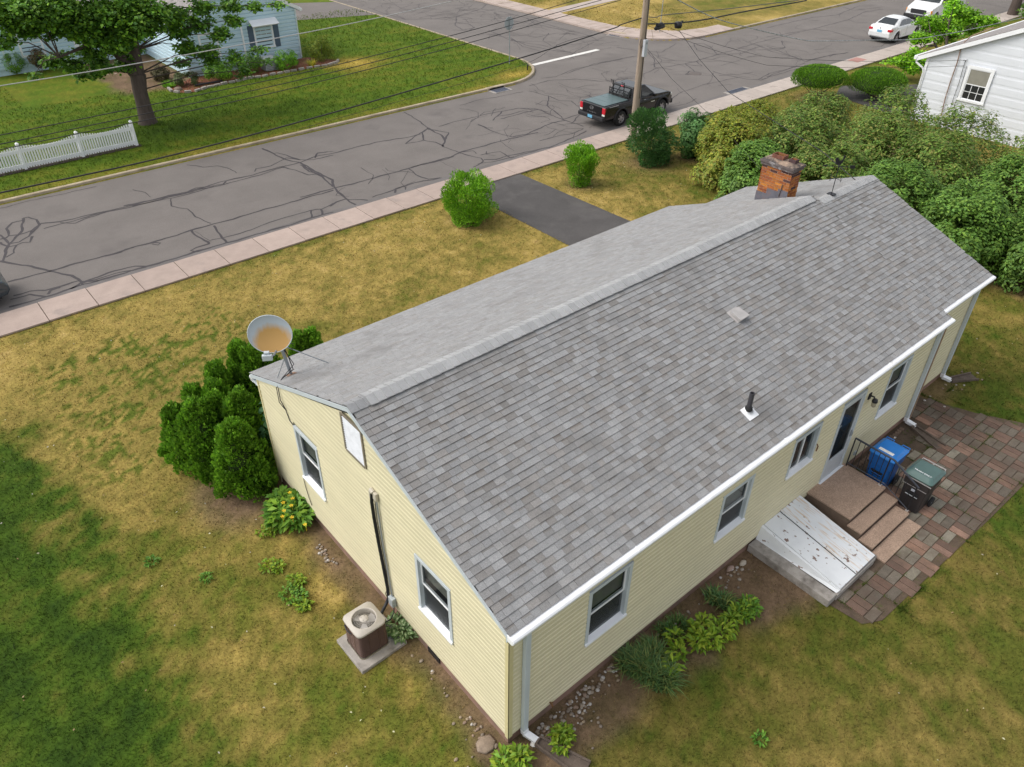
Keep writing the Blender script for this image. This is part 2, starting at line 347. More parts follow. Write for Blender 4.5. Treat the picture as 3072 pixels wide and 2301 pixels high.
# tar crack sealing, traced on the road
TAR = '''M 9|60,800 330,725 560,650 980,530 1280,440 1500,375 1700,320 1900,260 2080,205 2212,170
M 8|50,635 330,560 420,535 700,460 880,405 1000,375 1270,290 1420,250 1820,135 2212,25
M 7|700,462 800,436 830,418 890,403
M 6|1000,376 1030,372 1062,376 1050,386 1010,382
M 8|270,245 400,232 570,195 770,150 930,110 1240,40 1420,0
M 6|290,280 400,250 640,185 780,155 930,120 1290,30
M 5|400,240 500,243 560,215 700,172
M 9|0,495 50,508 180,522 290,550 350,570 480,590 545,630 550,655
M 8|330,560 380,545 375,556 320,566
M 10|155,210 150,290 60,380 40,440 20,495
M 8|155,225 80,240 45,280 55,330 130,320 210,290 260,255 240,220 190,200 155,210
M 8|0,320 60,380 130,370 190,330 210,295
M 7|0,370 60,400 110,390 150,375 200,370 215,330
M 7|110,390 90,440 40,470
M 6|0,350 40,340 55,330
M 6|270,245 230,290 190,330
M 8|90,725 200,695 300,690 400,665 520,625 545,630 650,600 760,560 900,530 980,530
M 6|550,640 640,618 760,575 880,555 970,535
M 7|70,750 200,715 300,730
M 8|320,715 330,690 380,670 400,672
M 8|470,680 520,650 545,630 655,625
M 8|1270,290 1310,335 1380,370 1385,380 1300,405 1270,425 1310,430 1400,405
M 8|1420,260 1450,300 1470,345 1505,372
M 5|1400,355 1600,310 1700,275 1850,215 1950,190 2060,160 2140,150 2212,110
M 8|2065,160 2070,205
M 7|2130,150 2140,185
M 4|1135,80 1140,130 1240,150 1300,200 1400,245
A 8|820,1368 1250,1272 1480,1205 1680,1160 1860,1110 1985,1080
A 6|880,1368 1250,1290 1420,1240 1700,1170 1900,1100
A 6|1230,1282 1300,1250 1480,1222 1500,1205
A 8|1740,985 1810,1020 1900,1060 1985,1080 2060,1130 2120,1165 2212,1240
A 6|1690,1140 1700,1120 1800,1100 1900,1050 1990,1060 2080,1060 2212,1030
A 6|1870,1110 1960,1130 2050,1160 2120,1155
A 6|1810,1020 1840,1015 1900,1030 1990,1060
A 5|2090,1050 2110,1015 2212,1005
A 4|1240,1095 1350,1110 1440,1100 1510,1115 1570,1150
A 3|880,1260 960,1280 1000,1310
M 3|0,145 200,95 500,30 640,0
B 9|0,1080 210,1195 240,1260 300,1320 370,1360
B 6|0,1095 60,1140 120,1150 210,1195
B 7|200,1370 240,1340 300,1322 450,1330
B 6|690,745 740,770 850,850
B 9|850,850 940,900 960,930 950,975
B 7|850,850 810,880 820,930 900,945 950,970
B 7|850,860 920,870 990,880 960,930 950,970
B 6|700,955 800,880 850,855
B 5|700,955 830,930
B 7|0,1080 100,1040 250,1010 500,945 700,915 800,890
B 5|100,1045 110,1020 180,1010
B 5|920,840 1060,800 1300,745 1450,720 1550,720 1650,745
B 8|0,1310 250,1245 500,1180 730,1115 1000,1040 1100,1000 1250,960 1400,920 1580,880
B 5|740,1110 900,1075 1020,1040
B 5|950,975 1050,1010 1150,1000 1170,1020
B 6|1050,1015 1200,1050 1220,1070 1150,1110
B 5|1200,1030 1330,1005 1400,1050 1500,1020 1600,990
B 7|1220,1060 1300,1060 1400,1030 1650,980 1800,920 1900,870
B 5|1180,1090 1300,1070 1420,1040
B 5|1590,935 1700,905 1800,890 1880,855
B 7|480,1310 620,1260 760,1215 940,1180
B 6|720,1120 770,1160 850,1190 930,1180
B 7|630,1255 630,1280
B 6|700,1240 700,1260
B 6|1280,800 1340,740 1450,720 1600,730 1650,760 1750,795 1880,840
B 5|1180,825 1240,850 1280,850
B 5|1180,830 1300,880 1410,910
B 7|1410,910 1500,890 1600,850 1670,815 1760,800
B 5|1300,775 1400,760 1480,735 1550,745
B 5|1330,790 1450,760 1580,725
B 5|1520,605 1660,640 1720,670 1800,670 1850,710 1860,760 1800,820
B 6|1650,640 1640,700 1750,790 1850,760
B 5|1520,570 1650,535 1830,525 2000,540 2212,520
B 4|1600,520 1700,510 1800,465 2000,420 2212,375
B 4|1060,700 1180,665 1300,645 1480,610
B 4|560,90 700,130 900,125 1040,110 1300,60
B 6|1040,110 1030,170 1080,200 1160,185 1120,160 1040,150
B 5|1020,200 1120,205 1160,180
B 5|1040,110 1200,60 1350,80 1500,120 1700,180 1900,230 1980,270
B 5|1200,60 1250,20 1100,10
B 5|1250,200 1400,270 1600,300 1750,340 1850,360
B 5|1250,230 1380,250 1500,300 1650,330 1800,350
B 4|1400,250 1480,310 1600,340
B 5|1500,120 1560,160 1700,190 1830,215
B 4|450,50 560,90 640,100 700,130
B 4|1650,220 1610,270 1680,310 1850,290 1980,265
B 4|1560,250 1700,220 1850,225
B 5|1950,280 1850,330 1760,390
C 5|0,590 230,510 560,450
C 5|400,380 560,405
C 5|650,420 700,470 705,540 850,560
C 4|640,410 760,420 880,350
C 5|600,600 720,550 960,510 1040,490 1200,440 1350,400 1500,350 1700,300 1870,260
C 6|950,510 1010,560 1030,590 950,600 990,570
C 6|1040,490 1080,530 960,520
C 5|1170,570 1260,600 1450,635 1540,640 1620,590 1750,560 1870,530
C 5|1550,645 1650,610 1870,545
C 4|920,740 1100,680 1380,620
C 4|830,800 920,740
C 5|1020,350 1040,400 1150,430 1230,440
C 5|1020,350 1100,350 1170,390 1200,430
C 5|1500,350 1600,390 1700,410 1850,470
C 5|1450,400 1580,400 1750,380 1720,330
C 4|1200,440 1400,430 1520,380
C 4|820,860 960,835 1040,790
D 5|0,240 130,210 400,150 600,130 800,50
D 5|0,320 400,250 700,170 850,100 1000,80
D 5|400,250 560,270 760,330 900,350
D 5|0,430 110,460 240,490 340,530 480,490 700,450
D 5|0,400 90,430 160,410
D 4|0,660 330,540
D 5|340,525 560,470 680,460
D 4|700,170 760,190 900,200
D 4|650,60 750,90 1000,60'''
def rb_pts(P, step=.18):
    out = [P[0]]
    for a, c in zip(P[:-1], P[1:]):
        n = max(1, int((c-a).length/step))
        out += [a+(c-a)*((i+1)/n) for i in range(n)]
    return out
tv, tf = [], []
def tar_line(P, w, amp=.045):
    Q = rb_pts([Vector(p).xy for p in P]); ph = random.random()*99; i0 = len(tv)
    for i, q in enumerate(Q):
        t = (Q[min(i+1, len(Q)-1)]-Q[max(i-1, 0)]); t = t.normalized() if t.length > 1e-6 else Vector((1, 0)); n = Vector((-t.y, t.x))
        s = i*.18+ph
        off = amp*(math.sin(s*3.1)+.7*math.sin(s*6.7+1)+.5*math.sin(s*12.3))*.5
        if i == 0 or i == len(Q)-1: off = 0
        ww = w*(.75+.45*math.sin(s*2.3)**2*random.uniform(.6, 1.4))
        q = q+n*off
        for sgn in (-1, 1): tv.append((*(q+n*ww*.5*sgn), .0082+.0004*(len(tf) % 5)))
    for i in range(len(Q)-1): a = i0+2*i; tf.append((a, a+2, a+3, a+1))
for ln in TAR.split('\n'):
    h, pts = ln.split('|'); k, w = h.split()
    P = [G(k, *map(float, q.split(','))) for q in pts.split()]
    P = [p for p in P if p.y > 20.02]
    if len(P) > 1: tar_line(P, float(w)*.0086+.011)
# fine secondary cracks branching in the side street and along the main street
def web(x0, x1, y0, y1, n, L):
    for _ in range(n):
        p = Vector((random.uniform(x0, x1), random.uniform(y0, y1), 0)); a = random.choice((0, math.pi/2))+random.gauss(0, .5); P = [p]
        for _ in range(random.randint(2, L)):
            a += random.gauss(0, .5); p = p+Vector((math.cos(a), math.sin(a), 0))*random.uniform(.25, .8); P.append(p)
        if all(20.3 < q.y and (q.y < 28.6 or (28.7 < q.x < 37.4)) for q in P): tar_line(P, random.uniform(.014, .034), .03)
web(30, 36, 30, 50, 70, 6); web(29, 37, 44, 58, 60, 6); web(34, 37.3, 33, 44, 24, 5); web(24, 45, 20.5, 28, 60, 6); web(17, 28, 20.4, 26, 36, 6); web(0, 24, 20.3, 22.5, 18, 4); web(40, 70, 20.5, 28.5, 46, 5)
d = bpy.data.meshes.new('tar_seal'); d.from_pydata(tv, [], tf); d.materials.append(m_tar)
tag(_link(bpy.data.objects.new('tar_seal', d), None), 'dark tar lines sealing the cracks in the street', 'tar', kind='stuff')
# catch basins in the gutters
def basin(name, label, loc, rz, w=1.25, dp=.62, curb=True, group=None):
    t = thing(name, label, 'storm drain', loc, rz)
    b = MB(); b.box(-w/2, w/2, -dp/2, dp/2, -.01, .02); b.build('apron', m_conc if curb else m_conc, t, local=True)
    b = MB()
    gw, gd = w*.36, dp*.34
    for i in range(13):
        x = -gw+2*gw*i/12; b.box(x-.014, x+.014, -gd, gd, .022, .034)
    b.box(-gw-.03, gw+.03, -gd-.03, -gd, .022, .036); b.box(-gw-.03, gw+.03, gd, gd+.03, .022, .036)
    b.build('grate', mat('grate_iron', (.16,.18,.24), .5, .1, 6, metal=.4), t, local=True)
    b = MB(); b.face([(-gw, -gd, .0212), (gw, -gd, .0212), (gw, gd, .0212), (-gw, gd, .0212)]); b.build('sump', m_dark, t, local=True)
    if curb:
        b = MB(); b.box(-w/2, w/2, dp/2+.02, dp/2+.26, .0, .135)
        b.build('curb_box', m_kerb, t, local=True)
        b = MB(); b.box(-w*.4, w*.4, dp/2+.012, dp/2+.019, .03, .105); b.build('inlet', m_dark, t, local=True)
basin('storm_drain', 'storm drain set in the grassy corner kerb opposite the pickup', (23.35, 28.5, .004), 0)
basin('storm_drain', 'storm drain by the sidewalk corner across the side street', (37.75, 33.6, .004), math.radians(-72), 1.1)
basin('storm_drain', 'storm drain at the near sidewalk beyond the pickup', (33.5, 20.28, .004), 0, 1.9, .5, False)
# manhole in the street
b = MB(); T = Matrix.Translation((29.9, 22.9, 0)); b.lathe([(0, .0115), (.33, .0115), (.34, .010), (.42, .0095), (.43, .005)], 24, T); p = G('C',1030,590); 
tag(MB().lathe([(.0, .0125), (.28, .0125), (.30, .0115), (.38, .011), (.39, .005)], 24, Matrix.Translation((p.x, p.y, 0))).build('manhole_cover', mat('manhole_iron', (.13,.11,.10), .8, .2, 20)), 'round manhole cover in the street past the pickup', 'manhole')
# ================================================================ THE YELLOW HOUSE
HL, HD, HR, HE = 13.22, 8.0, 4.64, 3.02; SLP = (HR-HE)/4.0; CY = 4.0
house = thing('ranch_house', 'pale yellow sided ranch house with grey shingle roof and brick chimney', 'house', (0, 0, 0))
EXP = .1125
def zr(y): return HR-SLP*abs(y-CY)            # top of roof deck
YEL = (.675,.618,.425)
# ---- wall cores with real openings, then every siding board
def grid_wall(bld, P, u0, u1, v0, v1, holes):
    us = sorted({u0, u1, *[h[0] for h in holes], *[h[1] for h in holes]}); vs = sorted({v0, v1, *[h[2] for h in holes], *[h[3] for h in holes]})
    for a, c in zip(us[:-1], us[1:]):
        for e, f in zip(vs[:-1], vs[1:]):
            mu, mv = (a+c)/2, (e+f)/2
            if any(h[0] < mu < h[1] and h[2] < mv < h[3] for h in holes): continue
            bld.face([P(a, e), P(c, e), P(c, f), P(a, f)])
def siding(parent, P, N, u0, u1, v0, v1, holes, top=None, exp=EXP, colr=YEL, m=m_siding, nm='siding_board', proud=.0165, jit=.03, split=True):
    v = v0; N = Vector(N)
    while v < v1-.02:
        t = min(v+exp, v1); a, c = u0, u1
        if top:
            a, c = top(v+exp*.5)
            if c-a < .1: break
        segs = [(a, c)]
        for h in holes:
            if h[2] < t-.005 and h[3] > v+.005:
                ns = []
                for s0, s1 in segs:
                    if h[1] <= s0 or h[0] >= s1: ns.append((s0, s1)); continue
                    if h[0] > s0: ns.append((s0, h[0]))
                    if h[1] < s1: ns.append((h[1], s1))
                segs = ns
        for s0, s1 in segs:
            if s1-s0 < .02: continue
            if split and s1-s0 > 4.2 and not (top and v+exp*.5 > HE-.1 and (s1-s0) < 1):
                cut = s0+random.uniform(.3, .7)*(s1-s0); segs.append((cut+.002, s1)); s1 = cut
            if top and v+exp*.5 > HE-.1:
                a2, c2 = top(t); b0, b1 = top(v); A0, A1, B0, B1 = (b0 if s0 == a else s0), (b1 if s1 == c else s1), (a2 if s0 == a else s0), (c2 if s1 == c else s1)
            else: A0, A1, B0, B1 = s0, s1, s0, s1
            b = MB()
            p = [Vector(P(A0, v)), Vector(P(A1, v)), Vector(P(B1, t)), Vector(P(B0, t))]
            f0, f1, f2, f3 = p[0]+N*proud, p[1]+N*proud, p[2]+N*.003, p[3]+N*.003
            # dutch-lap profile: flat lower face, then a cove running in under the next board
            e0, e1 = p[0].lerp(p[3], .64)+N*(proud*1.02), p[1].lerp(p[2], .64)+N*(proud*1.02); c0, c1 = p[0].lerp(p[3], .80)+N*.003, p[1].lerp(p[2], .80)+N*.003
            b.face([f0, f1, e1, e0]); b.face([e0, e1, c1, c0]); b.face([c0, c1, f2, f3]); b.face([p[0], p[1], f1, f0]); b.face([p[0], f0, e0, c0, f3, p[3]]); b.face([p[1], p[2], f2, c1, e1, f1])
            o = b.build(nm, m, parent); k = 1+random.uniform(-jit, jit); o.color = (colr[0]*k, colr[1]*k, colr[2]*k, 1)
        v = t
RW = [(1.62, 2.62, 1.20, 2.58), (4.98, 5.93, 1.30, 2.52), (7.20, 8.16, 1.56, 2.58), (10.86, 11.82, 1.20, 2.60), (8.94, 9.86, .38, 2.56)]   # rear openings (x0,x1,z0,z1); the last is the door
GW = [(1.39, 2.36, 1.22, 2.61), (5.57, 6.51, 1.28, 2.65)]                                                                              # gable openings (y0,y1,z0,z1)
VENT = (3.66, 4.25, 3.59, 4.33)
SB = .27
rear = MB(); Prear = lambda u, v: (u, .02, v)
grid_wall(rear, Prear, .0, HL, SB-.015, 2.95, RW)
wr = rear.build('wall', mat('wall_core', (.30,.27,.16)), house)
siding(wr, lambda u, v: (u, .0, v), (0, -1, 0), .07, HL-.07, SB, 2.95, RW)
gb = MB(); grid_wall(gb, lambda u, v: (.02, u, v), 0.02, HD, SB-.015, 2.95, GW)
gb.face([(.02, .02, 2.95), (.02, HD, 2.95), (.02, HD, 3.0), (.02, CY, HR-.1), (.02, .02, 3.0)])
wg = gb.build('wall', mat('wall_core', None), house)
def gtop(v):
    if v < 2.9: return (.05, HD-.05)
    y = (HR-.10-v)/SLP; return (max(.05, CY-y), min(HD-.05, CY+y))
siding(wg, lambda u, v: (.0, u, v), (-1, 0, 0), .05, HD-.05, SB, HR-.16, GW+[VENT], gtop, proud=.0095)
# hidden walls: front, far end, extension
fw = MB(); fw.face([(0, HD, 0), (HL, HD, 0), (HL, HD, 2.95), (0, HD, 2.95)]); fw.face([(HL, .02, 0), (HL, HD, 0), (HL, HD, 3), (HL, CY, HR-.1), (HL, .02, 3)])
fw.build('wall', mat('yellow_plain', YEL, .6), house)
EXL, EY0, EY1, EYC, EZ = 15.87, .30, 7.45, 3.82, 4.56
ex = MB(); grid_wall(ex, lambda u, v: (u, EY0+.02, v), HL, 15.75, SB-.015, 3.0, [])
ex.face([(15.75, EY0, 0), (15.75, EY1, 0), (15.75, EY1, 3.0), (15.75, EYC, EZ-.1), (15.75, EY0, 3.0)]); ex.face([(HL, EY1, 0), (15.75, EY1, 0), (15.75, EY1, 3.0), (HL, EY1, 3.0)])
we = ex.build('wall', mat('yellow_plain', None), house)
siding(we, lambda u, v: (u, EY0, v), (0, -1, 0), HL+.02, 15.72, SB, 3.0, [])
# corner posts, foundation
b = MB(); b.box(-.018, .075, -.02, -.004, SB-.03, 2.94); b.box(-.02, -.004, -.02, .055, SB-.03, 2.94); b.build('corner_post', mat('corner_post', (.62,.55,.31), .5, .05), house)
b = MB(); b.box(-.02, -.003, HD-.055, HD+.018, SB-.03, 2.94); b.build('corner_post', mat('corner_post', None), house)
b = MB(); b.box(HL-.075, HL+.018, -.02, -.004, SB-.03, 2.94); b.box(HL+.002, HL+.019, -.018, .2, SB-.03, 2.94); b.build('corner_post', mat('corner_post', None), house)
b = MB(); b.box(15.70, 15.77, EY0-.02, EY0-.003, SB-.03, 3.0); b.build('corner_post', mat('corner_post', None), house)
b = MB(); b.box(.024, HL-.01, .024, HD-.02, -.3, SB+.02); b.box(HL-.02, 15.73, EY0+.03, EY1-.02, -.3, SB+.02); b.build('foundation', m_found, house)
# ---- windows
def window(parent, P, N, u0, u1, v0, v1, slide=False, depth=.085, blind=.5, mull=False):
    # P(u,v,d): point with d metres outward
    w = MB(); cw = .075
    def bar(mb, a, c, e, f, d0, d1):
        q = [P(a, e, d0), P(c, e, d0), P(c, f, d0), P(a, f, d0), P(a, e, d1), P(c, e, d1), P(c, f, d1), P(a, f, d1)]
        mb.mesh(q, [(0,3,2,1),(4,5,6,7),(0,1,5,4),(1,2,6,5),(2,3,7,6),(3,0,4,7)])
    bar(w, u0, u0+cw, v0+.05, v1-.001, -depth, .024); bar(w, u1-cw, u1, v0+.05, v1-.001, -depth, .024); bar(w, u0+cw, u1-cw, v1-cw, v1-.002, -depth, .023)
    win = w.build('window', m_trim, parent, bevel=.004)
    s = MB(); q = [P(u0+.004, v0, -depth), P(u1-.004, v0, -depth), P(u1-.004, v0, .05), P(u0+.004, v0, .05), P(u0+.004, v0+.085, -depth), P(u1-.004, v0+.085, -depth), P(u1-.004, v0+.05, .05), P(u0+.004, v0+.05, .05)]
    s.mesh(q, [(0,3,2,1),(4,5,6,7),(0,1,5,4),(1,2,6,5),(2,3,7,6),(3,0,4,7)]); s.build('sill', m_white, win, bevel=.004)
    a, c, e, f = u0+cw, u1-cw, v0+.085, v1-cw; r = .038
    def sash(a, c, e, f, d):
        k = MB(); bar(k, a, a+r, e, f, d-.02, d); bar(k, c-r, c, e, f, d-.02, d); bar(k, a+r, c-r, e, e+r, d-.0195, d-.0005); bar(k, a+r, c-r, f-r, f, d-.0195, d-.0005); k.build('sash', m_white, win)
    if slide:
        mid = (a+c)/2; sash(a, mid+.02, e, f, -.03); sash(mid-.02, c, e, f, -.055)
    else:
        mid = (e+f)/2; sash(a, c, mid-.02, f, -.03); sash(a, c, e, mid+.02, -.055)
    g = MB(); g.face([P(a, e, -.05), P(c, e, -.05), P(c, f, -.05), P(a, f, -.05)] if slide else [P(a+r, mid, -.042), P(c-r, mid, -.042), P(c-r, f-r, -.042), P(a+r, f-r, -.042)]); g.build('pane', m_glass, win)
    if not slide:
        g = MB(); g.face([P(a+r, e+r, -.066), P(c-r, e+r, -.066), P(c-r, mid-.02, -.066), P(a+r, mid-.02, -.066)]); g.build('pane', m_glass, win)
        g = MB(); g.face([P(a+.01, e+.01, -.049), P(c-.01, e+.01, -.049), P(c-.01, mid-.02, -.049), P(a+.01, mid-.02, -.049)]); k = glassmat('insect_mesh', (.03,.035,.045), .35) if 'insect_mesh' not in MATS else MATS['insect_mesh']; k.node_tree.nodes['Principled BSDF'].inputs['Roughness'].default_value = .5; g.build('screen', k, win)
    g = MB(); bz = f-(f-e)*blind; g.face([P(a, bz, -.11), P(c, bz, -.11), P(c, f, -.11), P(a, f, -.11)]); g.build('blind', m_blind, win)
    g = MB(); D = -.55
    g.face([P(a-.1, e-.1, D), P(c+.1, e-.1, D), P(c+.1, f+.1, D), P(a-.1, f+.1, D)])
    for A in ([P(a-.1, e-.1, -.09), P(a-.1, f+.1, -.09), P(a-.1, f+.1, D), P(a-.1, e-.1, D)], [P(c+.1, e-.1, -.09), P(c+.1, f+.1, -.09), P(c+.1, f+.1, D), P(c+.1, e-.1, D)], [P(a-.1, e-.1, -.09), P(c+.1, e-.1, -.09), P(c+.1, e-.1, D), P(a-.1, e-.1, D)], [P(a-.1, f+.1, -.09), P(c+.1, f+.1, -.09), P(c+.1, f+.1, D), P(a-.1, f+.1, D)]): g.face(A)
    g.build('room', mat('room', (.06,.055,.05), .9, .3, 3), win)
    return win
PR = lambda u, v, d: (u, -d, v); PG = lambda u, v, d: (-d, u, v)
for k, h in enumerate(RW[:4]): window(house, PR, None, *h, slide=(k == 2), blind=(.50, .62, .15, .5)[k])
for k, h in enumerate(GW): window(house, PG, None, *h, blind=(.42, .5)[k])
# gable louvre vent
v = MB(); y0, y1, z0, z1 = VENT
v.box(-.03, .0, y0-.045, y0, z0-.03, z1+.03); v.box(-.03, 0, y1, y1+.045, z0-.03, z1+.03); v.box(-.029, 0, y0, y1, z1, z1+.03); v.box(-.034, 0, y0, y1, z0-.045, z0)
vent = v.build('gable_vent', mat('vent_frame', (.22,.19,.14), .7, .2), house)
sl = MB(); sl.prism([(-.026, 0, 0), (-.020, 0, -.002), (.010, 0, .030), (.004, 0, .032)], (0, y1-y0, 0)); sme = sl.me('slat', mat('slat_white', (.56,.58,.61), .5))
for k in range(15): place(sme, 'slat', vent, (0, y0, z0+.004+k*(z1-z0-.03)/14.5))
b = MB(); b.face([(.012, y0, z0), (.012, y1, z0), (.012, y1, z1), (.012, y0, z1)]); b.build('vent_back', m_dark, vent)
# ---- rear door: grey storm door
x0, x1, z0, z1 = RW[4]
b = MB(); b.box(x0, x0+.06, -.03, .08, z0+.03, z1); b.box(x1-.06, x1, -.03, .08, z0+.03, z1); b.box(x0+.06, x1-.06, -.029, .08, z1-.06, z1-.002)
door = b.build('door', m_trim, house, bevel=.004)
b = MB(); b.box(x0-.02, x1+.02, -.07, .06, z0-.005, z0+.03); b.build('threshold', m_white, door)
a, c = x0+.06, x1-.06; l = MB()
l.box(a, a+.085, -.012, .02, z0+.032, z1-.062); l.box(c-.085, c, -.012, .02, z0+.032, z1-.062); l.box(a+.085, c-.085, -.011, .02, z1-.16, z1-.062); l.box(a+.085, c-.085, -.011, .02, z0+.032, z0+.58)
l.build('storm_door', mat('grey_door', (.50,.53,.56), .4, .05), door, bevel=.004)
for (e, f) in ((.10, .28), (.33, .53)):
    q = MB(); q.box(a+.13, c-.13, -.017, -.0115, z0+e, z0+f); q.build('panel', mat('grey_door', None), door, bevel=.004)
b = MB(); b.face([(a+.085, 0, z0+.58), (c-.085, 0, z0+.58), (c-.085, 0, z1-.16), (a+.085, 0, z1-.16)]); b.build('pane', m_glass, door)
b = MB(); b.box(a+.05, c-.05, .05, .055, z0+.1, z1-.1); b.build('inner_door', mat('inner_door', (.035,.036,.04), .6, .2), door)
b = MB(); b.tube([(c-.04, -.03, 1.36), (c-.04, -.055, 1.36), (c-.04, -.055, 1.48), (c-.04, -.03, 1.48)], .009, 6); b.box(c-.055, c-.025, -.03, -.012, 1.32, 1.5); b.build('handle', m_galv, door)
b = MB(); b.box(a+.0, a+.03, -.032, -.013, 2.0, 2.04); b.tube([(a+.02, -.04, 1.98), (a+.05, -.05, 2.02)], .008, 6); b.build('latch', m_galv, door)
# ---- roof decks, rakes, gutters
def deck(x0, x1, ye, yc, zc, sl, name='roof'):
    b = MB(); t = .14
    b.prism([(x0, ye, zc-sl*abs(yc-ye)), (x0, yc, zc), (x0, yc, zc-t), (x0, ye, zc-sl*abs(yc-ye)-t*.6)], (x1-x0, 0, 0)); return b
FE = 8.32
roof = deck(-.012, HL+.03, .01, CY, HR-.015, SLP); roof.prism([(-.012, FE, HR-.015-SLP*(FE-CY)), (-.012, CY, HR-.015), (-.012, CY, HR-.155), (-.012, FE, HR-.1-SLP*(FE-CY))], (HL+.042, 0, 0))
roof_o = roof.build('roof', mat('roof_felt', (.035,.034,.033), .9), house)
ESL = (EZ-3.11)/(EYC-.237); EFE = 7.50
er = deck(HL+.03, EXL, .25, EYC, EZ-.015, ESL); er.prism([(HL+.03, EFE, EZ-.015-ESL*(EFE-EYC)), (HL+.03, EYC, EZ-.015), (HL+.03, EYC, EZ-.155), (HL+.03, EFE, EZ-.1-ESL*(EFE-EYC))], (EXL-HL-.03, 0, 0))
er.build('roof', mat('roof_felt', None), house)
def rake(x, xe, ye, yc, zc, s, h=.085):
    b = MB(); b.prism([(x, ye, zc-s*abs(yc-ye)-.018), (x, yc, zc-.018), (x, yc, zc-.018-h), (x, ye, zc-s*abs(yc-ye)-.018-h)], (xe-x, 0, 0)); return b
for (x, xe, ye, yc, zc, s) in ((-.032, -.013, .02, CY, HR, SLP), (-.032, -.013, FE-.02, CY, HR, SLP), (HL+.031, HL+.05, FE-.02, CY, HR, SLP), (EXL+.001, EXL+.02, .26, EYC, EZ, ESL), (EXL+.001, EXL+.02, EFE-.01, EYC, EZ, ESL)):
    rake(x, xe, ye, yc, zc, s).build('rake_board', m_trim, house)
b = MB(); b.box(-.03, HL, 8.0, FE-.01, 2.74, 2.76); b.box(-.03, HL+.02, FE-.03, FE-.01, 2.74, HR-SLP*(FE-CY)-.02); b.build('soffit', m_trim, house)
def gutter(x0, x1, y, z, sgn=1):
    b = MB(); pr = [(0, z), (-.125, z-.022), (-.150, z-.045), (-.146, z-.085), (-.115, z-.13), (-.0, z-.14)]
    b.prism([(x0, y+sgn*p, q) for p, q in pr], (x1-x0, 0, 0)); return b
gt = gutter(-.035, HL+.05, .0, HE-.012).build('gutter', m_gutter, house, bevel=.008)
for xx in (2.55, 6.6, 10.4):
    b = MB(); b.box(xx, xx+.012, -.151, -.01, HE-.035, HE-.006); b.build('gutter_seam', m_gutter, gt)
gutter(HL-.02, EXL+.03, .24, 3.10).build('gutter', m_gutter, house, bevel=.008)
gutter(-.03, HL, FE-.09, HR-SLP*(FE-CY)-.05, -1).build('gutter', m_gutter, house, bevel=.008)
b = MB(); b.box(-.035, HL+.03, -.004, .02, HE-.19, HE-.02); b.build('fascia', m_trim, house)
b = MB(); b.box(HL+.03, EXL, .245, EY0-.002, 2.98, 3.07); b.build('fascia', m_trim, house)
def downspout(x, y, ztop, out=(.14, -.22), w=.05, d=.04):
    b = MB()
    def seg(p, q):
        p, q = Vector(p), Vector(q); t = (q-p).normalized(); a = Vector((1, 0, 0)); a = (a-t*a.dot(t)).normalized(); c = t.cross(a)
        V = []
        for r in (p, q):
            for sa, sc in ((-1,-1),(1,-1),(1,1),(-1,1)): V.append(r+a*w*sa+c*d*sc)
        b.mesh(V, [(0,3,2,1),(4,5,6,7),(0,1,5,4),(1,2,6,5),(2,3,7,6),(3,0,4,7)])
    seg((x, y-.05, ztop), (x, y-.05, .24)); 
    o = b.build('downspout', m_trim, house, bevel=.006)
    b = MB(); w2 = w+.004; w_, d_ = w, d; w = w2; d = d_+.004
    def seg2(p, q): seg(p, q)
    seg((x, y-.05, .26), (x, y-.06, .14)); seg((x, y-.06, .15), (x+out[0], y-.06+out[1], .05)); b.build('elbow', m_gutter, o, bevel=.006)
downspout(.30, -.01, 2.9, (.10, -.20)); downspout(12.90, -.01, 2.9, (.10, -.22)); downspout(15.45, EY0-.01, 2.98, (.16, -.18))
b = MB(); b.box(HL-.06, HL-.02, -.06, -.03, .05, 2.9)   # thin copper-stained strip beside the far downspout
b.build('drain_strip', mat('strip', (.35,.24,.16), .7), house)
# ---- shingles
m_sh_o = mat('shingle', None, .92, .10, 5, .6, 220, objcol=True, fine=.34, fscale=95, spec=.15, stain=(.19,.185,.18), sscale=.7, sthr=(.55,.8))
m_sh_m = mat('shingle_field', None, .92, .10, 5, .6, 220, attr='col', fine=.34, fscale=95, spec=.15, stain=(.19,.185,.18), sscale=.7, sthr=(.55,.8))
def shcol():
    t = random.random(); g = random.uniform(.86, 1.12)
    base = (.292,.293,.295) if t < .5 else ((.276,.272,.268) if t < .8 else (.256,.245,.235)) 
    return tuple(k*g for k in base)
SEXP = .1235
def courses(x0, x1, ye, yc, zc, s, wob=.0):
    L = math.hypot(yc-ye, s*abs(yc-ye)); n = int(L/SEXP)+1; out = []
    dy = (yc-ye)/L; dz = s*abs(yc-ye)/L
    ze = zc-s*abs(yc-ye)
    for i in range(n):
        x = x0-random.uniform(0, .3)
        while x < x1:
            w = random.choice((.26, .22, .19, .165, .165, .14, .12)); a, c = max(x, x0), min(x+w-.004, x1)
            if c-a > .03:
                d0 = i*SEXP-.012; d1 = min(d0+SEXP+.03, L); out.append((a, c, d0, d1, ye, ze, dy, dz))
            x += w
    return out
def sh_verts(a, c, d0, d1, ye, ze, dy, dz, lift):
    # lower edge proud, upper edge tucked under the next course
    ny, nz = -dz*math.copysign(1, dy), abs(dy)
    def pt(x, d, h): return (x, ye+dy*d+ny*h, ze+dz*d+nz*h)
    return [pt(a, d0, .0), pt(c, d0, 0), pt(c, d1, 0), pt(a, d1, 0), pt(a, d0, lift), pt(c, d0, lift), pt(c, d1, .001), pt(a, d1, .001)]
SHF = [(4,5,6,7),(0,1,5,4),(1,2,6,5),(3,0,4,7)]
allsh = [(s, 'r') for s in courses(-.02, HL+.035, -.03, CY, HR, SLP)]
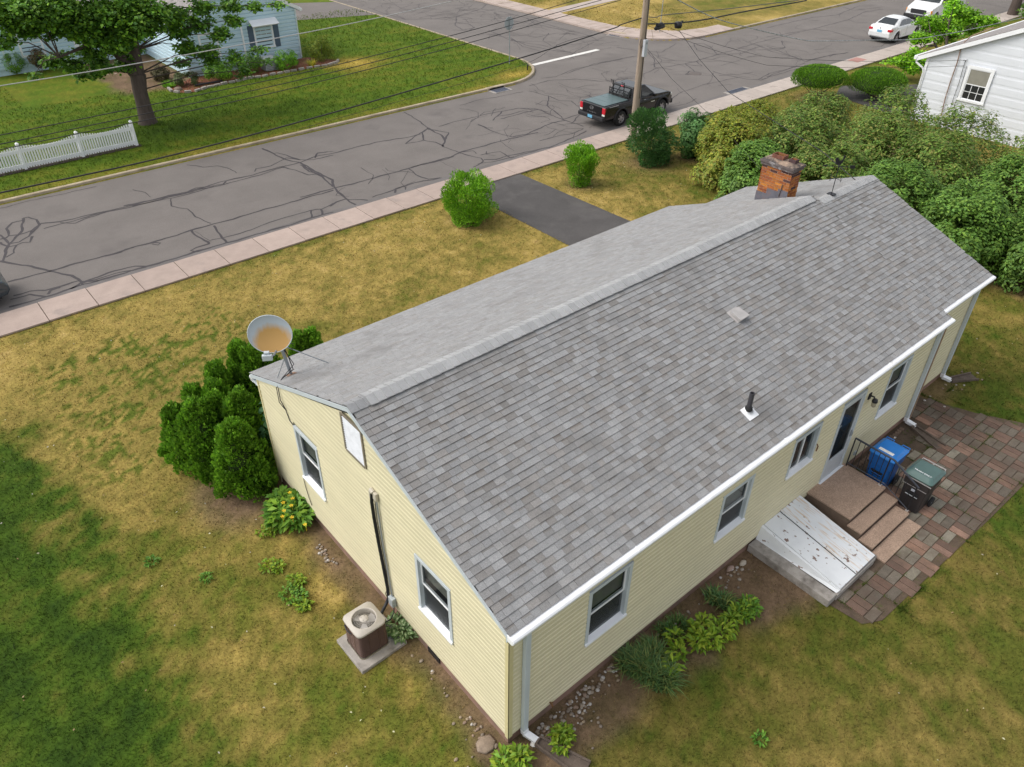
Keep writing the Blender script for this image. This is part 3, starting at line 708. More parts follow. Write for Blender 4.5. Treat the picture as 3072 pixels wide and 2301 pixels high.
allsh += [(s, 'e') for s in courses(HL+.04, EXL+.01, .20, EYC, EZ, ESL)]
frontsh = courses(-.02, HL+.035, FE+.03, CY, HR, SLP)+courses(HL+.04, EXL+.01, EFE+.03, EYC, EZ, ESL)
def dist(s): return (s[0]+4.2)**2+((s[4]+s[6]*s[2])+5)**2+(12.2-s[5])**2
cand = sorted(allsh, key=lambda q: dist(q[0]))
cand = [q for q in cand if q[0][1]-q[0][0] > .12][:300]; cset = {id(q) for q in cand}
field = MB()
BUTT_SHADE = (.12,.108,.10); m_butt_shade = mat('shingle_butt_shade', BUTT_SHADE, .95, .2, 20)  # butt faces darkened to paint in the shadow line under each course
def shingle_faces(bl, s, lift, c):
    # face of the tab: pale granules below, a darker blend band under the next course; then the sides and the butt edge, coloured dark as a painted shadow line
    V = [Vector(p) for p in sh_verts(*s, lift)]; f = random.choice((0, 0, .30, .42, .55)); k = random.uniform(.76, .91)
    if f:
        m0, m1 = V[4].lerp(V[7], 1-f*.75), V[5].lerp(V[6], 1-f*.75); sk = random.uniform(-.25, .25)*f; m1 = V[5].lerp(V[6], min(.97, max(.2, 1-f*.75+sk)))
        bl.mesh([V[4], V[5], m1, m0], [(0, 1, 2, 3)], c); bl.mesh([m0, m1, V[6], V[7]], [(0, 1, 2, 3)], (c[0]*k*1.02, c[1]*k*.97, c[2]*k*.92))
    else: bl.mesh(V[4:8], [(0, 1, 2, 3)], c)
    bl.mesh(V, [SHF[2], SHF[3]], c); bl.mesh([V[0], V[1], V[5], V[4]], [(0, 1, 2, 3)], BUTT_SHADE)
def put_field(s, lift, c): shingle_faces(field, s, lift, c)
shm = {}
for q in allsh:
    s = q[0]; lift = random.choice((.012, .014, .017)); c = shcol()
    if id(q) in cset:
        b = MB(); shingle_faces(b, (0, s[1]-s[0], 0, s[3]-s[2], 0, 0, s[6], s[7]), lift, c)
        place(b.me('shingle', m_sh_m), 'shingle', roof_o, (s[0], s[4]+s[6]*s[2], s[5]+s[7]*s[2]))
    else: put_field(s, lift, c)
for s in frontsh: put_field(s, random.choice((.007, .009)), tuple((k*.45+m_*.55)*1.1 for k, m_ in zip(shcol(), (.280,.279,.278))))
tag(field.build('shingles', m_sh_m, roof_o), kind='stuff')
# ridge vent and cap shingles
RV0, RV1 = .34, HL-.22
b = MB()
for sg in (-1, 1): b.prism([(RV0, CY, HR+.0), (RV0, CY+sg*.17, HR-SLP*.17+.0), (RV0, CY+sg*.165, HR-SLP*.165+.028), (RV0, CY, HR+.034)], (RV1-RV0, 0, 0))
b.build('ridge_vent', m_black, roof_o)
m_cap = mat('ridge_shingle', None, .92, .10, 6, .6, 200, objcol=True, fine=.2, fscale=100, spec=.15)
def cap_mesh(w, sl, lift, L=.185):
    b = MB(); t = .022
    for sg in (-1, 1):
        b.mesh([(0, 0, lift), (L, 0, lift-.006), (L, sg*w, -sl*w+lift-.006), (0, sg*w, -sl*w+lift), (0, 0, lift+t), (L, 0, lift+.002), (L, sg*w, -sl*w+lift+.002), (0, sg*w, -sl*w+lift+t)], [(4,5,6,7),(0,1,5,4),(3,2,6,7),(0,3,7,4)])
    return b.me('ridge_cap', m_cap)
cm = cap_mesh(.185, SLP, .034)
x = RV0-.02
while x < RV1-.05:
    k = random.uniform(.93, 1.08); place(cm, 'ridge_cap', roof_o, (x, CY+random.uniform(-.004, .004), HR), color=(.40*k, .402*k, .405*k)); x += .15
cm2 = cap_mesh(.16, SLP, .012)
x = -.025
while x < RV0-.03: place(cm2, 'ridge_cap', roof_o, (x, CY, HR), color=(.30, .303, .308)); x += .15
cm3 = cap_mesh(.15, ESL, .012)
x = HL+.06
while x < EXL-.12:
    k = random.uniform(.93, 1.08); place(cm3, 'ridge_cap', roof_o, (x, EYC, EZ), color=(.40*k, .402*k, .405*k)); x += .15
# plumbing vent with its white boot, and the box vent
px, py = 6.40, .68; pz = HE+SLP*py
b = MB(); b.tube([(px, py, pz+.05), (px, py, pz+.44)], .047, 14, caps=False); b.tube([(px, py, pz+.44), (px, py, pz+.1)], .038, 14, caps=False); b.lathe([(.047, .44), (.038, .44)], 14, Matrix.Translation((px, py, pz)))
vp = b.build('vent_pipe', mat('pvc_dark', (.05,.048,.055), .5, .15, 8), roof_o)
b = MB(); b.lathe([(.075, .05), (.07, .11), (.052, .13)], 14, Matrix.Translation((px, py, pz))); b.build('collar', m_rubber, vp)
b = MB(); T = Matrix.Translation((px, py, pz+.012)) @ Matrix.Rotation(math.atan(SLP), 4, 'X'); b.box(-.14, .14, -.17, .10, .0, .012, T); b.lathe([(.10, .01), (.085, .05)], 14, T); b.build('flashing', m_white, vp)
q0 = (7.98, 2.26); z_ = HE+SLP*q0[1]; T = Matrix.Translation((q0[0]+.1, q0[1]+.06, z_+.03)) @ Matrix.Rotation(math.atan(SLP), 4, 'X') @ Matrix.Rotation(.05, 4, 'Z')
b = MB(); b.box(-.17, .17, -.15, .17, -.01, .012, T); bv = b.build('box_vent', mat('box_vent', (.42,.40,.39), .6, .15, 6), roof_o)
b = MB(); b.mesh([T @ Vector(p) for p in ((-.13,-.15,.015),(.13,-.15,.015),(.13,.12,.015),(-.13,.12,.015),(-.15,-.17,.11),(.15,-.17,.11),(.13,.12,.085),(-.13,.12,.085))], [(4,5,6,7),(1,2,6,5),(2,3,7,6),(3,0,4,7)]); b.build('hood', mat('box_vent', None), bv)
b = MB(); b.mesh([T @ Vector(p) for p in ((-.128,-.14,.014),(.128,-.14,.014),(.145,-.155,.10),(-.145,-.155,.10))], [(0,1,2,3)]); b.build('grille', m_dark, bv)
# ---- chimney, brick by brick
CX0, CX1, CY0, CY1, CZ0, CZ1 = 13.262, 13.70, 4.70, 5.585, 3.6, 4.99
b = MB(); b.box(CX0+.008, CX1-.008, CY0+.008, CY1-.008, CZ0, CZ1); chim = b.build('chimney', mat('mortar', (.46,.33,.24), .95, .2, 9, .4, 120), house)
BH, BL, BT = .0575, .198, .012
m_brick = mat('brick', None, .92, .22, 16, .5, 150, objcol=True, fine=.2, fscale=90, spec=.15)
def bricks_face(n_courses, ztop, mk, U0, U1):
    for i in range(n_courses):
        zt = ztop-i*(BH+BT); u = U0-(0 if i % 2 else (BL+BT)/2)
        while u < U1-.02:
            a, c = max(u, U0), min(u+BL, U1)
            if c-a > .03: mk(a, c, zt-BH, zt, i)
            u += BL+BT
BRC = [(.40,.145,.035), (.34,.115,.035), (.46,.18,.04), (.30,.10,.04), (.42,.16,.05), (.26,.085,.04)]
bm = {}
def mkbrick(L, axis):
    k = (round(L, 3), axis)
    if k not in bm:
        b = MB(); e = .003
        if axis == 'x': b.box(-.0, .02, 0, k[0], 0, BH)
        else: b.box(0, k[0], 0, .02, 0, BH)
        bm[k] = b.me('brick', m_brick)
    return bm[k]
def bcol(i, u):
    c = random.choice(BRC); k = random.uniform(.85, 1.15)
    soot = max(0, 1-i*.33)*random.uniform(.3, 1)
    if random.random() < .05 or (i < 2 and random.random() < .4): c = (.085,.045,.042)
    return tuple(v*k for v in c)
bricks_face(15, CZ1, lambda a, c, e, f, i: place(mkbrick(c-a, 'x'), 'brick', chim, (CX0+random.uniform(-.003, .002), a, e), color=bcol(i, a)), CY0, CY1)
bricks_face(12, CZ1, lambda a, c, e, f, i: place(mkbrick(c-a, 'y'), 'brick', chim, (a, CY0+random.uniform(-.003, .002), e), color=bcol(i, a)), CX0+.021, CX1)
m_cap_c = mat('chimney_cap', (.30,.22,.165), .95, .3, 7, .8, 60, fine=.25, fscale=70, stain=(.075,.065,.062), sscale=4.5, sthr=(.42,.58))
m_corb = mat('corbel', (.13,.105,.10), .95, .4, 9, .7, 60, fine=.2, fscale=80, stain=(.30,.29,.29), sscale=6, sthr=(.55,.66))
b = MB(); b.box(CX0-.035, CX1+.035, CY0-.035, CY1+.035, CZ1+.003, CZ1+.07); b.box(CX0-.06, CX1+.06, CY0-.06, CY1+.06, CZ1+.073, CZ1+.135); b.build('corbel', m_corb, chim, bevel=.008)
b = MB(); zt = CZ1+.137
b.mesh([(CX0-.05, CY0-.05, zt), (CX1+.05, CY0-.05, zt), (CX1+.05, CY1+.05, zt), (CX0-.05, CY1+.05, zt), (CX0+.09, CY0+.09, zt+.055), (CX1-.09, CY0+.09, zt+.055), (CX1-.09, CY1-.09, zt+.055), (CX0+.09, CY1-.09, zt+.055)], [(4,5,6,7),(0,1,5,4),(1,2,6,5),(2,3,7,6),(3,0,4,7)]); b.build('crown', m_cap_c, chim)
def flue(cx, cy, w, d, h, mt):
    b = MB(); t = .022; z0 = zt+.02; z1 = zt+h
    o = [(-w,-d),(w,-d),(w,d),(-w,d)]; i_ = [(-w+t,-d+t),(w-t,-d+t),(w-t,d-t),(-w+t,d-t)]
    V = [(cx+a, cy+c, z0) for a, c in o]+[(cx+a, cy+c, z1) for a, c in o]+[(cx+a, cy+c, z1) for a, c in i_]+[(cx+a, cy+c, z0+.01) for a, c in i_]
    F = []
    for k in range(4):
        j = (k+1) % 4; F += [(k, j, 4+j, 4+k), (4+k, 4+j, 8+j, 8+k)]
    b.mesh(V, F); b.build('flue', mt, chim)
    b = MB(); b.mesh([(p[0], p[1], p[2]-(.001 if q < 4 else .35)) for q, p in enumerate(V[8:16])], [(k, (k+1) % 4, 4+(k+1) % 4, 4+k) for k in range(4)]+[(4, 5, 6, 7)]); b.build('flue_throat', mat('flue_lining', (.27,.115,.045), .95, .3, 9), chim)
flue(13.49, 5.26, .115, .165, .15, mat('flue_clay', (.17,.07,.05), .9, .35, 12, stain=(.36,.14,.06), sscale=7, sthr=(.55,.7))); flue(13.50, 4.86, .085, .095, .135, mat('flue_dark', (.085,.05,.052), .9, .25, 9))
# stepped lead flashing where the main roof's end meets the stack
m_lead = mat('lead_flashing', (.17,.17,.20), .55, .25, 6, metal=.5, stain=(.24,.15,.13), sscale=3, sthr=(.5,.7))
for (a, c, up) in ((5.30, 5.60, .22), (4.98, 5.30, .24), (4.69, 4.98, .20)):
    b = MB(); zb = HR-SLP*(a-CY); b.box(CX0-.012, CX0-.004, a+.001, c, zb-.2, zb+up-.06); b.build('flashing', m_lead, chim)
b = MB(); b.tube([(CX0-.02, 4.92, HR-SLP*.9+.02), (CX0-.022, 4.88, HR-SLP*.9+.36)], .013, 6); b.build('strap', m_corb, chim)
# ---- services on the gable: line set, conduit, boxes, cables
m_gbox = mat('grey_box', (.42,.46,.47), .5, .06)
b = MB(); b.box(-.07, -.015, 3.34, 3.44, 3.04, 3.2); b.tube([(-.04, 3.53, 3.0), (-.04, 3.53, 3.14), (-.05, 3.50, 3.20), (-.05, 3.44, 3.18)], .045, 8); b.build('pipe_elbow', mat('beige_pvc', (.50,.46,.38), .5), house, bevel=.006)
b = MB(); b.tube([(-.045, 3.50, 3.14), (-.06, 3.52, 2.9), (-.05, 3.54, 2.5), (-.05, 3.50, 1.9), (-.05, 3.44, 1.2), (-.05, 3.40, .75), (-.07, 3.38, .5), (-.15, 3.36, .40), (-.30, 3.28, .36), (-.46, 3.2, .36)], .032, 8); b.build('line_set', m_black, house)
b = MB(); b.tube([(-.04, 3.38, 3.05), (-.035, 3.37, 2.0), (-.035, 3.32, 1.2), (-.035, 3.29, .62)], .017, 8); b.build('conduit', m_galv, house)
b = MB(); b.box(-.10, -.014, 3.2, 3.34, .40, .62); b.build('disconnect_box', m_gbox, house, bevel=.008)
b = MB(); b.tube([(-.06, 3.22, .42), (-.10, 3.18, .30), (-.2, 3.15, .22), (-.42, 3.1, .3)], .011, 6); b.build('whip', m_wire, house)
b = MB(); b.tube([(-.03, 3.46, 3.05), (-.06, 3.42, 2.6), (-.03, 3.45, 2.1), (-.04, 3.38, 1.4), (-.03, 3.4, .8), (-.06, 3.5, .5), (-.05, 3.42, .35)], .006, 5); b.build('cable', m_wire, house)
b = MB(); b.tube([(-.025, 6.53, 1.28), (-.03, 6.50, 1.0), (-.025, 6.44, .7), (-.025, 6.38, .55)], .008, 5); b.build('cable', m_wire, house)
b = MB(); b.box(.0, .02, 1.9, 2.25, .06, .2); b.build('basement_vent', m_black, house)
b = MB(); b.tube([(.90, -.01, .33), (.90, -.07, .33), (.90, -.09, .29)], .016, 6); b.tube([(.88, -.06, .37), (.93, -.06, .36)], .012, 6); b.build('hose_tap', mat('brass', (.20,.10,.04), .5, .1, metal=.5), house)
b = MB(); b.box(10.35, 10.43, -.05, -.014, .42, .53); b.build('outlet_box', m_gbox, house, bevel=.006)
# window latches and hinge on the slider
b = MB(); b.tube([(8.17, -.03, 1.98), (8.20, -.05, 1.92), (8.18, -.05, 1.80)], .013, 6); b.build('wall_hook', mat('rusty', (.18,.08,.04), .9), house)
# ---- wall lantern
lt = thing('wall_lantern', 'black jelly-jar porch lantern on the wall beside the rear door', 'lamp', (10.07, -.02, 2.2))
b = MB(); b.box(10.02, 10.12, -.045, -.015, 2.2, 2.36); b.tube([(10.07, -.04, 2.30), (10.07, -.12, 2.31), (10.07, -.15, 2.25)], .02, 8); b.build('bracket', m_black, lt, bevel=.006)
T = Matrix.Translation((10.07, -.16, 2.08)); b = MB(); b.lathe([(.0, .20), (.05, .19), (.062, .15), (.062, .12), (.045, .115)], 14, T); b.build('cap', m_black, lt)
b = MB(); b.lathe([(.045, .118), (.052, .08), (.05, .02), (.03, -.01), (0, -.015)], 14, T); b.build('glass_jar', mat('amber_glass', (.38,.34,.25), .2, .1, 9), lt)
# ================================================================ PATIO, STEPS, CELLAR DOORS, BINS, AC, DISH
m_pave = mat('paver', None, .95, .18, 7, .5, 120, objcol=True, fine=.28, fscale=75, spec=.12, stain=(.125,.095,.075), sscale=1.3, sthr=(.46,.68))
# patio bed (soil and moss in the joints)
pb = [(6.62,-.0),(6.55,-1.9),(6.62,-2.5),(7.0,-2.70),(9.2,-2.78),(11.2,-2.86),(13.2,-2.90),(14.9,-2.75),(15.4,-2.2),(14.75,-1.0),(14.3,.25),(13.3,.3),(13.24,-.0)]
b = MB(); b.face([(x, y, .014) for x, y in pb]); patio = tag(b.build('patio', mat('patio_soil', (.105,.075,.052), .95, .3, 5, .5, 60, fine=.25, fscale=50, stain=(.07,.085,.02), sscale=3, sthr=(.58,.68))), kind='structure')
PM = .384
b = MB(); b.box(-.088, .088, -.183, .183, -.03, .018); pav_y = b.me('paver', m_pave)
b = MB(); b.box(-.183, .183, -.088, .088, -.03, .018); pav_x = b.me('paver', m_pave)
def inpoly(x, y, P):
    c = False
    for (x0, y0), (x1, y1) in zip(P, P[1:]+P[:1]):
        if (y0 > y) != (y1 > y) and x < (x1-x0)*(y-y0)/(y1-y0)+x0: c = not c
    return c
gx0, gy0 = 9.655, -2.235
for i in range(-9, 16):
    for j in range(-3, 8):
        cx, cy = gx0+i*PM, gy0+j*PM
        grey = (i+j) % 2 == 0
        for k in (-1, 1):
            ox, oy = (0, k*PM/4) if grey else (k*PM/4, 0)
            x, y = cx+ox, cy+oy
            if not all(inpoly(x+a_, y+b_, pb) for a_ in (-.10, .10) for b_ in (-.10, .10)): continue
            if 6.5 < x < 8.30 and y > -1.92: continue
            if 8.2 < x < 10.02 and y > -2.1: continue
            if y > -.42 and x < 13.3: continue
            if 9.9 < x < 12.7 and y > -.75: continue
            e = min(abs(y+2.85), abs(x-14.8), 1)
            dark = (x < 8.3 or (x > 10.4 and y < -2.15) or x > 13.4 or (x > 11.8 and y < -1.5) or random.random() < .12) 
            c = random.choice(((.25,.225,.175), (.22,.20,.16), (.27,.245,.195))) if grey else random.choice(((.30,.185,.135), (.26,.165,.125), (.31,.20,.15), (.235,.15,.115)))
            if dark: c = tuple(.45*v+.55*w for v, w in zip(c, (.085,.062,.052)))
            kk = random.uniform(.88, 1.12)
            place(pav_x if grey else pav_y, 'paver', patio, (x, y, .016+random.uniform(-.006, .004)), Matrix.Rotation(random.gauss(0, .012), 4, 'Z') @ Matrix.Rotation(random.gauss(0, .01), 4, 'X'), color=tuple(v*kk for v in c))
# brick edging along the wall behind the bins
b = MB(); b.box(-.05, .05, -.05, .05, -.02, .03); ebm = b.me('edging_brick', m_pave)
for k in range(22): place(ebm, 'edging_brick', patio, (10.15+k*.118, -.13+random.uniform(-.01, .01), .03), random.gauss(.2, .1), color=(.19,.135,.10))
# stoop of exposed aggregate concrete
m_agg = mat('aggregate', (.42,.30,.225), .95, .14, 3, .7, 160, fine=.36, fscale=46, spec=.12)
m_side = mat('stoop_side', (.19,.135,.10), .95, .2, 4, .5, 60, fine=.15, fscale=60, stain=(.1,.085,.05), sscale=2.5, sthr=(.5,.65))
st = thing('stoop', 'brown aggregate concrete stoop with three steps at the rear door', 'steps', (9.2, -1, 0))
LV = [(8.50, 9.98, -1.05, -.005, .405), (8.42, 9.95, -1.375, -1.052, .285), (8.36, 9.90, -1.70, -1.377, .16), (8.32, 9.86, -2.03, -1.702, .05)]
for k, (x0, x1, y0, y1, z) in enumerate(LV):
    nm = 'landing' if k == 0 else 'step'
    b = MB(); b.box(x0, x1, y0, y1, z-.05, z); p = b.build(nm, m_agg, st, bevel=.012)
    if k < 3:
        b = MB(); b.box(x0+.015, x1-.015, y0+.012, y1, -.05, z-.051); b.build('riser', m_side, p)
# handrail of black iron
hr = thing('handrail', 'black iron handrail with balusters beside the stoop', 'handrail', (9.95, -.9, 0))
X0 = 9.93; ytop = [(-.10, 1.22), (-1.0, 1.20), (-1.66, .86)]
def ry(y): return ytop[0][1]+(ytop[1][1]-ytop[0][1])*(y-ytop[0][0])/(ytop[1][0]-ytop[0][0]) if y > -1.0 else ytop[1][1]+(ytop[2][1]-ytop[1][1])*(y+1.0)/(ytop[2][0]+1.0)
ybot = lambda y: .50 if y > -1.0 else .50+(.185-.50)*(y+1.0)/(-.66)
b = MB()
for p, q in zip(ytop[:-1], ytop[1:]): b.tube([(X0, *p), (X0, *q)], .022, 6)
b.build('top_rail', mat('rail_paint', (.045,.05,.065), .4, .1), hr)
b = MB(); b.tube([(X0, -.1, .50), (X0, -1.0, .50)], .013, 4); b.tube([(X0, -1.0, .50), (X0, -1.64, .185)], .013, 4); b.build('bottom_rail', mat('rail_paint', None), hr)
for y, z in ((-.10, .40), (-.92, .40), (-1.62, .16)):
    b = MB(); b.tube([(X0, y, z-.003), (X0, y, ry(y))], .016, 4); b.build('post', m_black, hr)
for k in range(12):
    y = -.22-k*.118
    if abs(y+.92) < .04: continue
    if y < -1.6: break
    b = MB(); b.tube([(X0, y, ybot(y)), (X0, y, ry(y))], .008, 4); b.build('baluster', m_black, hr)
b = MB(); b.box(X0-.035, X0+.035, -.955, -.885, .404, .425); b.box(X0-.03, X0+.03, -1.65, -1.59, .159, .175); b.build('foot_plate', mat('mortar_patch', (.55,.5,.46), .95), hr)
# cellar bulkhead
bk = thing('cellar_bulkhead', 'rusting white steel cellar doors on a concrete curb', 'cellar door', (7.4, -.9, 0))
m_bk = None
def bulk_mat():
    mt = bpy.data.materials.new('rusted_white_steel'); mt.use_nodes = True; n = mt.node_tree.nodes; L = mt.node_tree.links; p = n['Principled BSDF']; p.inputs['Roughness'].default_value = .5
    g = n.new('ShaderNodeNewGeometry')
    def nz(sc, mul=(1,1,1), off=(0,0,0), det=6):
        mp = n.new('ShaderNodeMapping'); mp.inputs['Scale'].default_value = mul; mp.inputs['Location'].default_value = off; L.new(g.outputs['Position'], mp.inputs[0])
        t = n.new('ShaderNodeTexNoise'); t.inputs['Scale'].default_value = sc; t.inputs['Detail'].default_value = det; L.new(mp.outputs[0], t.inputs[0]); return t.outputs['Fac']
    def thr(f, a, b_):
        r = n.new('ShaderNodeMapRange'); r.inputs['From Min'].default_value = a; r.inputs['From Max'].default_value = b_; L.new(f, r.inputs[0]); return r.outputs[0]
    def mx(f, a, col):
        m_ = n.new('ShaderNodeMix'); m_.data_type = 'RGBA'; L.new(f, m_.inputs[0])
        if isinstance(a, tuple): m_.inputs[6].default_value = (*a, 1)
        else: L.new(a, m_.inputs[6])
        m_.inputs[7].default_value = (*col, 1); return m_.outputs[2]
    def mulv(a, b_):
        q = n.new('ShaderNodeMath'); q.operation = 'MULTIPLY'; L.new(a, q.inputs[0])
        if isinstance(b_, (int, float)): q.inputs[1].default_value = b_
        else: L.new(b_, q.inputs[1])
        return q.outputs[0]
    sx = n.new('ShaderNodeSeparateXYZ'); L.new(g.outputs['Position'], sx.inputs[0])
    rightleaf = thr(sx.outputs['X'], 7.35, 7.5)
    c = mx(thr(nz(2.5), .5, .8), (.78,.80,.82), (.68,.70,.72))
    streak = mulv(thr(nz(9, (2.2, .22, .3), (3.1, 0, 0)), .51, .66), rightleaf)
    c = mx(mulv(streak, .65), c, (.58,.33,.10))
    spots = thr(nz(13, (1.0, .62, 1), (.7, 2.2, 0), 3), .635, .665)
    big = thr(nz(1.6, (1, 1, 1), (4.4, 1.0, 0)), .40, .52)
    c = mx(mulv(mulv(spots, big), .9), c, (.17,.085,.05))
    L.new(c, p.inputs['Base Color']); return mt
m_bk = bulk_mat()
b = MB(); b.box(6.46, 6.72, -1.86, -.0, -.05, .185); b.box(8.15, 8.27, -1.86, -.0, -.05, .15); b.box(6.725, 8.145, -1.88, -1.80, -.05, .17); b.build('curb', m_conc, bk, bevel=.015)
zt0, zt1, yt0, yt1 = .52, .215, -.02, -1.845
def leaf(x0, x1, nm, dz=0):
    b = MB(); b.mesh([(x0, yt0, zt0+dz), (x1, yt0, zt0+dz), (x1, yt1, zt1+dz), (x0, yt1, zt1+dz), (x0, yt0, zt0-.025+dz), (x1, yt0, zt0-.025+dz), (x1, yt1, zt1-.025+dz), (x0, yt1, zt1-.025+dz)], [(0,1,2,3)[::-1],(4,5,6,7),(0,1,5,4),(1,2,6,5),(2,3,7,6),(3,0,4,7)]); return b.build(nm, m_bk, bk, bevel=.006)
leaf(6.86, 7.44, 'door_leaf'); leaf(7.47, 8.16, 'door_leaf', .016)
b = MB(); b.prism([(7.432, yt0, zt0+.012), (7.432, yt1, zt1+.012), (7.432, yt1, zt1+.045), (7.432, yt0, zt0+.045)], (.036, 0, 0)); b.build('centre_strip', m_bk, bk)
for xg in (7.418,):
    b = MB(); b.face([(xg, yt0, zt0+.0015), (xg+.014, yt0, zt0+.0015), (xg+.014, yt1, zt1+.0015), (xg, yt1, zt1+.0015)]); b.build('seam', m_dark, bk)
b = MB(); b.mesh([(6.70, -.01, .187), (6.74, -1.84, .187), (6.80, -1.86, .225), (6.78, -.01, .50), (6.842, -.01, .525), (6.842, -1.86, .222)], [(0,1,2,3),(3,2,5,4)]); b.build('side_panel', m_bk, bk)
b = MB(); b.mesh([(8.25, -.01, .15), (8.20, -1.84, .15), (8.165, -1.86, .20), (8.165, -.01, .5)], [(0,1,2,3)]); b.build('side_panel', m_bk, bk)
# roll carts
def cart(name, label, loc, rz, cbody, clid, lidz, blue):
    t = thing(name, label, 'trash cart', loc, rz, None)
    mb_ = mat(name+'_body', cbody, .45, .1, 5); ml = mat(name+'_lid', clid, .35, .12, 4, spec=.5)
    w0, d0, w1, d1, H = .215, .24, .28, .325, .93          # front faces -X locally; width along Y
    b = MB(); V = []
    prof = [(0, w0, d0), (.05, w0+.01, d0+.01), (.66, w1-.03, d1-.035), (.70, w1-.005, d1-.02), (.90, w1, d1-.01), (H, w1+.012, d1)]
    def ringpts(w, d, z, r=.06):
        P = []
        for sx, sy, a0 in ((1,1,0),(-1,1,90),(-1,-1,180),(1,-1,270)):
            for k in range(4):
                a = math.radians(a0+30*k); P.append((sx*(d-r)+r*math.cos(a), sy*(w-r)+r*math.sin(a), z))
        return P
    n = 16
    for z, w, d in prof: V += ringpts(w, d, z)
    F = [tuple(range(n))[::-1]]+[(i*n+k, i*n+(k+1) % n, (i+1)*n+(k+1) % n, (i+1)*n+k) for i in range(len(prof)-1) for k in range(n)]+[tuple(range((len(prof)-1)*n, len(prof)*n))]
    b.mesh(V, F); body = b.build('body', mb_, t, bevel=.006, local=True)
    b = MB(); b.box(-d1-.012, -d1+.03, -.13, .13, .52, .535); b.box(-d1+.02, -d1+.045, -.10, .10, .42, .52); b.build('grab_recess', m_dark, body, local=True)
    b = MB(); b.tube([(-d1+.005, -.13, .47), (-d1+.005, .13, .47)], .012, 8); b.build('lift_bar', m_galv if not blue else mb_, body, local=True)
    # lid: stepped dome
    b = MB(); V = []; lp = [(H+.012, w1+.025, d1+.02), (H+.045, w1+.025, d1+.02), (H+.06, w1+.0, d1-.01), (H+.115, w1-.05, d1-.10)]
    for z, w, d in lp: V += ringpts(w, d, z, .07)
    F = [(i*n+k, i*n+(k+1) % n, (i+1)*n+(k+1) % n, (i+1)*n+k) for i in range(len(lp)-1) for k in range(n)]+[tuple(range((len(lp)-1)*n, len(lp)*n)), tuple(range(n))[::-1]]
    b.mesh(V, F); lid = b.build('lid', ml, t, bevel=.008, local=True)
    hm = mb_ if blue else mat('cart_handle_grey', (.38,.36,.35), .5)
    if blue:
        for s in (-1, 1):
            b = MB(); b.tube([(d1+.01, s*.10, H+.03), (d1+.075, s*.10, H+.04), (d1+.075, s*.27, H+.04), (d1+.01, s*.27, H+.03)], .014, 6); b.build('handle', ml, t, local=True)
    else:
        b = MB(); b.tube([(d1+.0, -.25, H+.03), (d1+.06, -.25, H+.05), (d1+.06, .25, H+.05), (d1+.0, .25, H+.03)], .016, 6); b.tube([(d1, 0, H+.03), (d1+.06, 0, H+.05)], .016, 6); b.build('handle', hm, t, local=True)
    b = MB(); b.tube([(d0-.0, -.30, .12), (d0-.0, .30, .12)], .012, 6); b.build('axle', m_galv, t, local=True)
    for s in (-1, 1):
        T = Matrix.Translation((d0+.01, s*.275, .125)) @ Matrix.Rotation(math.pi/2, 4, 'X'); b = MB(); b.lathe([(.0, -.022), (.08, -.022), (.122, -.03), (.125, 0), (.122, .03), (.08, .022), (0, .022)], 20, T); b.build('wheel', m_rubber, t, local=True)
    return t, lid, body
# lid faces towards the steps (-X): text reads from there
tb, lb, bb = cart('recycling_cart', 'blue wheeled recycling cart with white sticker behind the handrail', (10.42, -.70, .02), 0, (.012,.12,.42), (.014,.20,.62), 0, True)
m_lab = mat('label_white', (.85,.84,.80), .6, .05); m_ink = mat('label_ink', (.42,.42,.38), .7)
b = MB(); b.box(-.225, -.135, -.165, .165, 1.0462, 1.0475); lab = b.build('sticker', m_lab, lb, local=True)
for r_, xs in ((-.16, 9), (-.195, 8)):
    b = MB()
    for k in range(xs):
        y = .13-k*.03
        if random.random() < .8: b.box(r_, r_+.016, y-.012, y+.004, 1.0477, 1.0482)
    b.build('print', m_ink, lab, local=True)
tg, lg, bgk = cart('garbage_cart', 'black wheeled garbage cart with dark green lid marked TRASH ONLY', (10.36, -1.55, .02), 0, (.034,.030,.031), (.075,.135,.125), 0, False)
T = Matrix.Translation((-.175, 0, 1.0475)) @ Matrix.Rotation(-math.pi/2, 4, 'Z'); text_mesh('lettering', 'TRASH ONLY', .062, T, mat('lettering_white', (.85,.86,.88), .5), lg, True)
b = MB(); b.box(-.332, -.325, -.045, .045, .60, .66); b.build('emblem', mat('emblem_silver', (.42,.45,.52), .4), bgk, local=True)
b = MB(); b.box(-.346, -.336, -.30, .30, .905, .925); b.box(-.318, -.312, -.25, .25, .70, .712); b.build('rim', mat('cart_rim', (.36,.35,.35), .5), bgk, local=True)
# splash blocks below the downspouts
def splash(label, x, y, rz, L=.75, mt=None):
    t = Matrix.Translation((x, y, .012)) @ Matrix.Rotation(rz, 4, 'Z'); b = MB(); o = .03
    b.mesh([t @ Vector(p) for p in ((0,-.09,0),(L,-.17,0),(L,.17,0),(0,.09,0),(0,-.09,.09),(L,-.17,.06),(L,.17,.06),(0,.09,.09),(.03,-.06,.035),(L-.0,-.135,.022),(L-.0,.135,.022),(.03,.06,.035),(.03,-.06,.085),(L,-.135,.055),(L,.135,.055),(.03,.06,.085))], [(0,1,5,4),(2,3,7,6),(3,0,4,7),(4,5,13,12),(7,15,14,6),(4,12,15,7),(12,13,9,8),(15,11,10,14),(8,9,10,11),(12,8,11,15),(1,2,10,9),(1,9,13,5),(2,6,14,10)])
    tag(b.build('splash_block', mt or m_conc), label, 'splash block')
m_spl = mat('dark_splash', (.13,.10,.08), .95, .3, 6, .5, 80, fine=.25, fscale=70)
splash('dark concrete splash block under the downspout at the near house corner', .40, -.27, math.radians(-72), .9, m_spl)
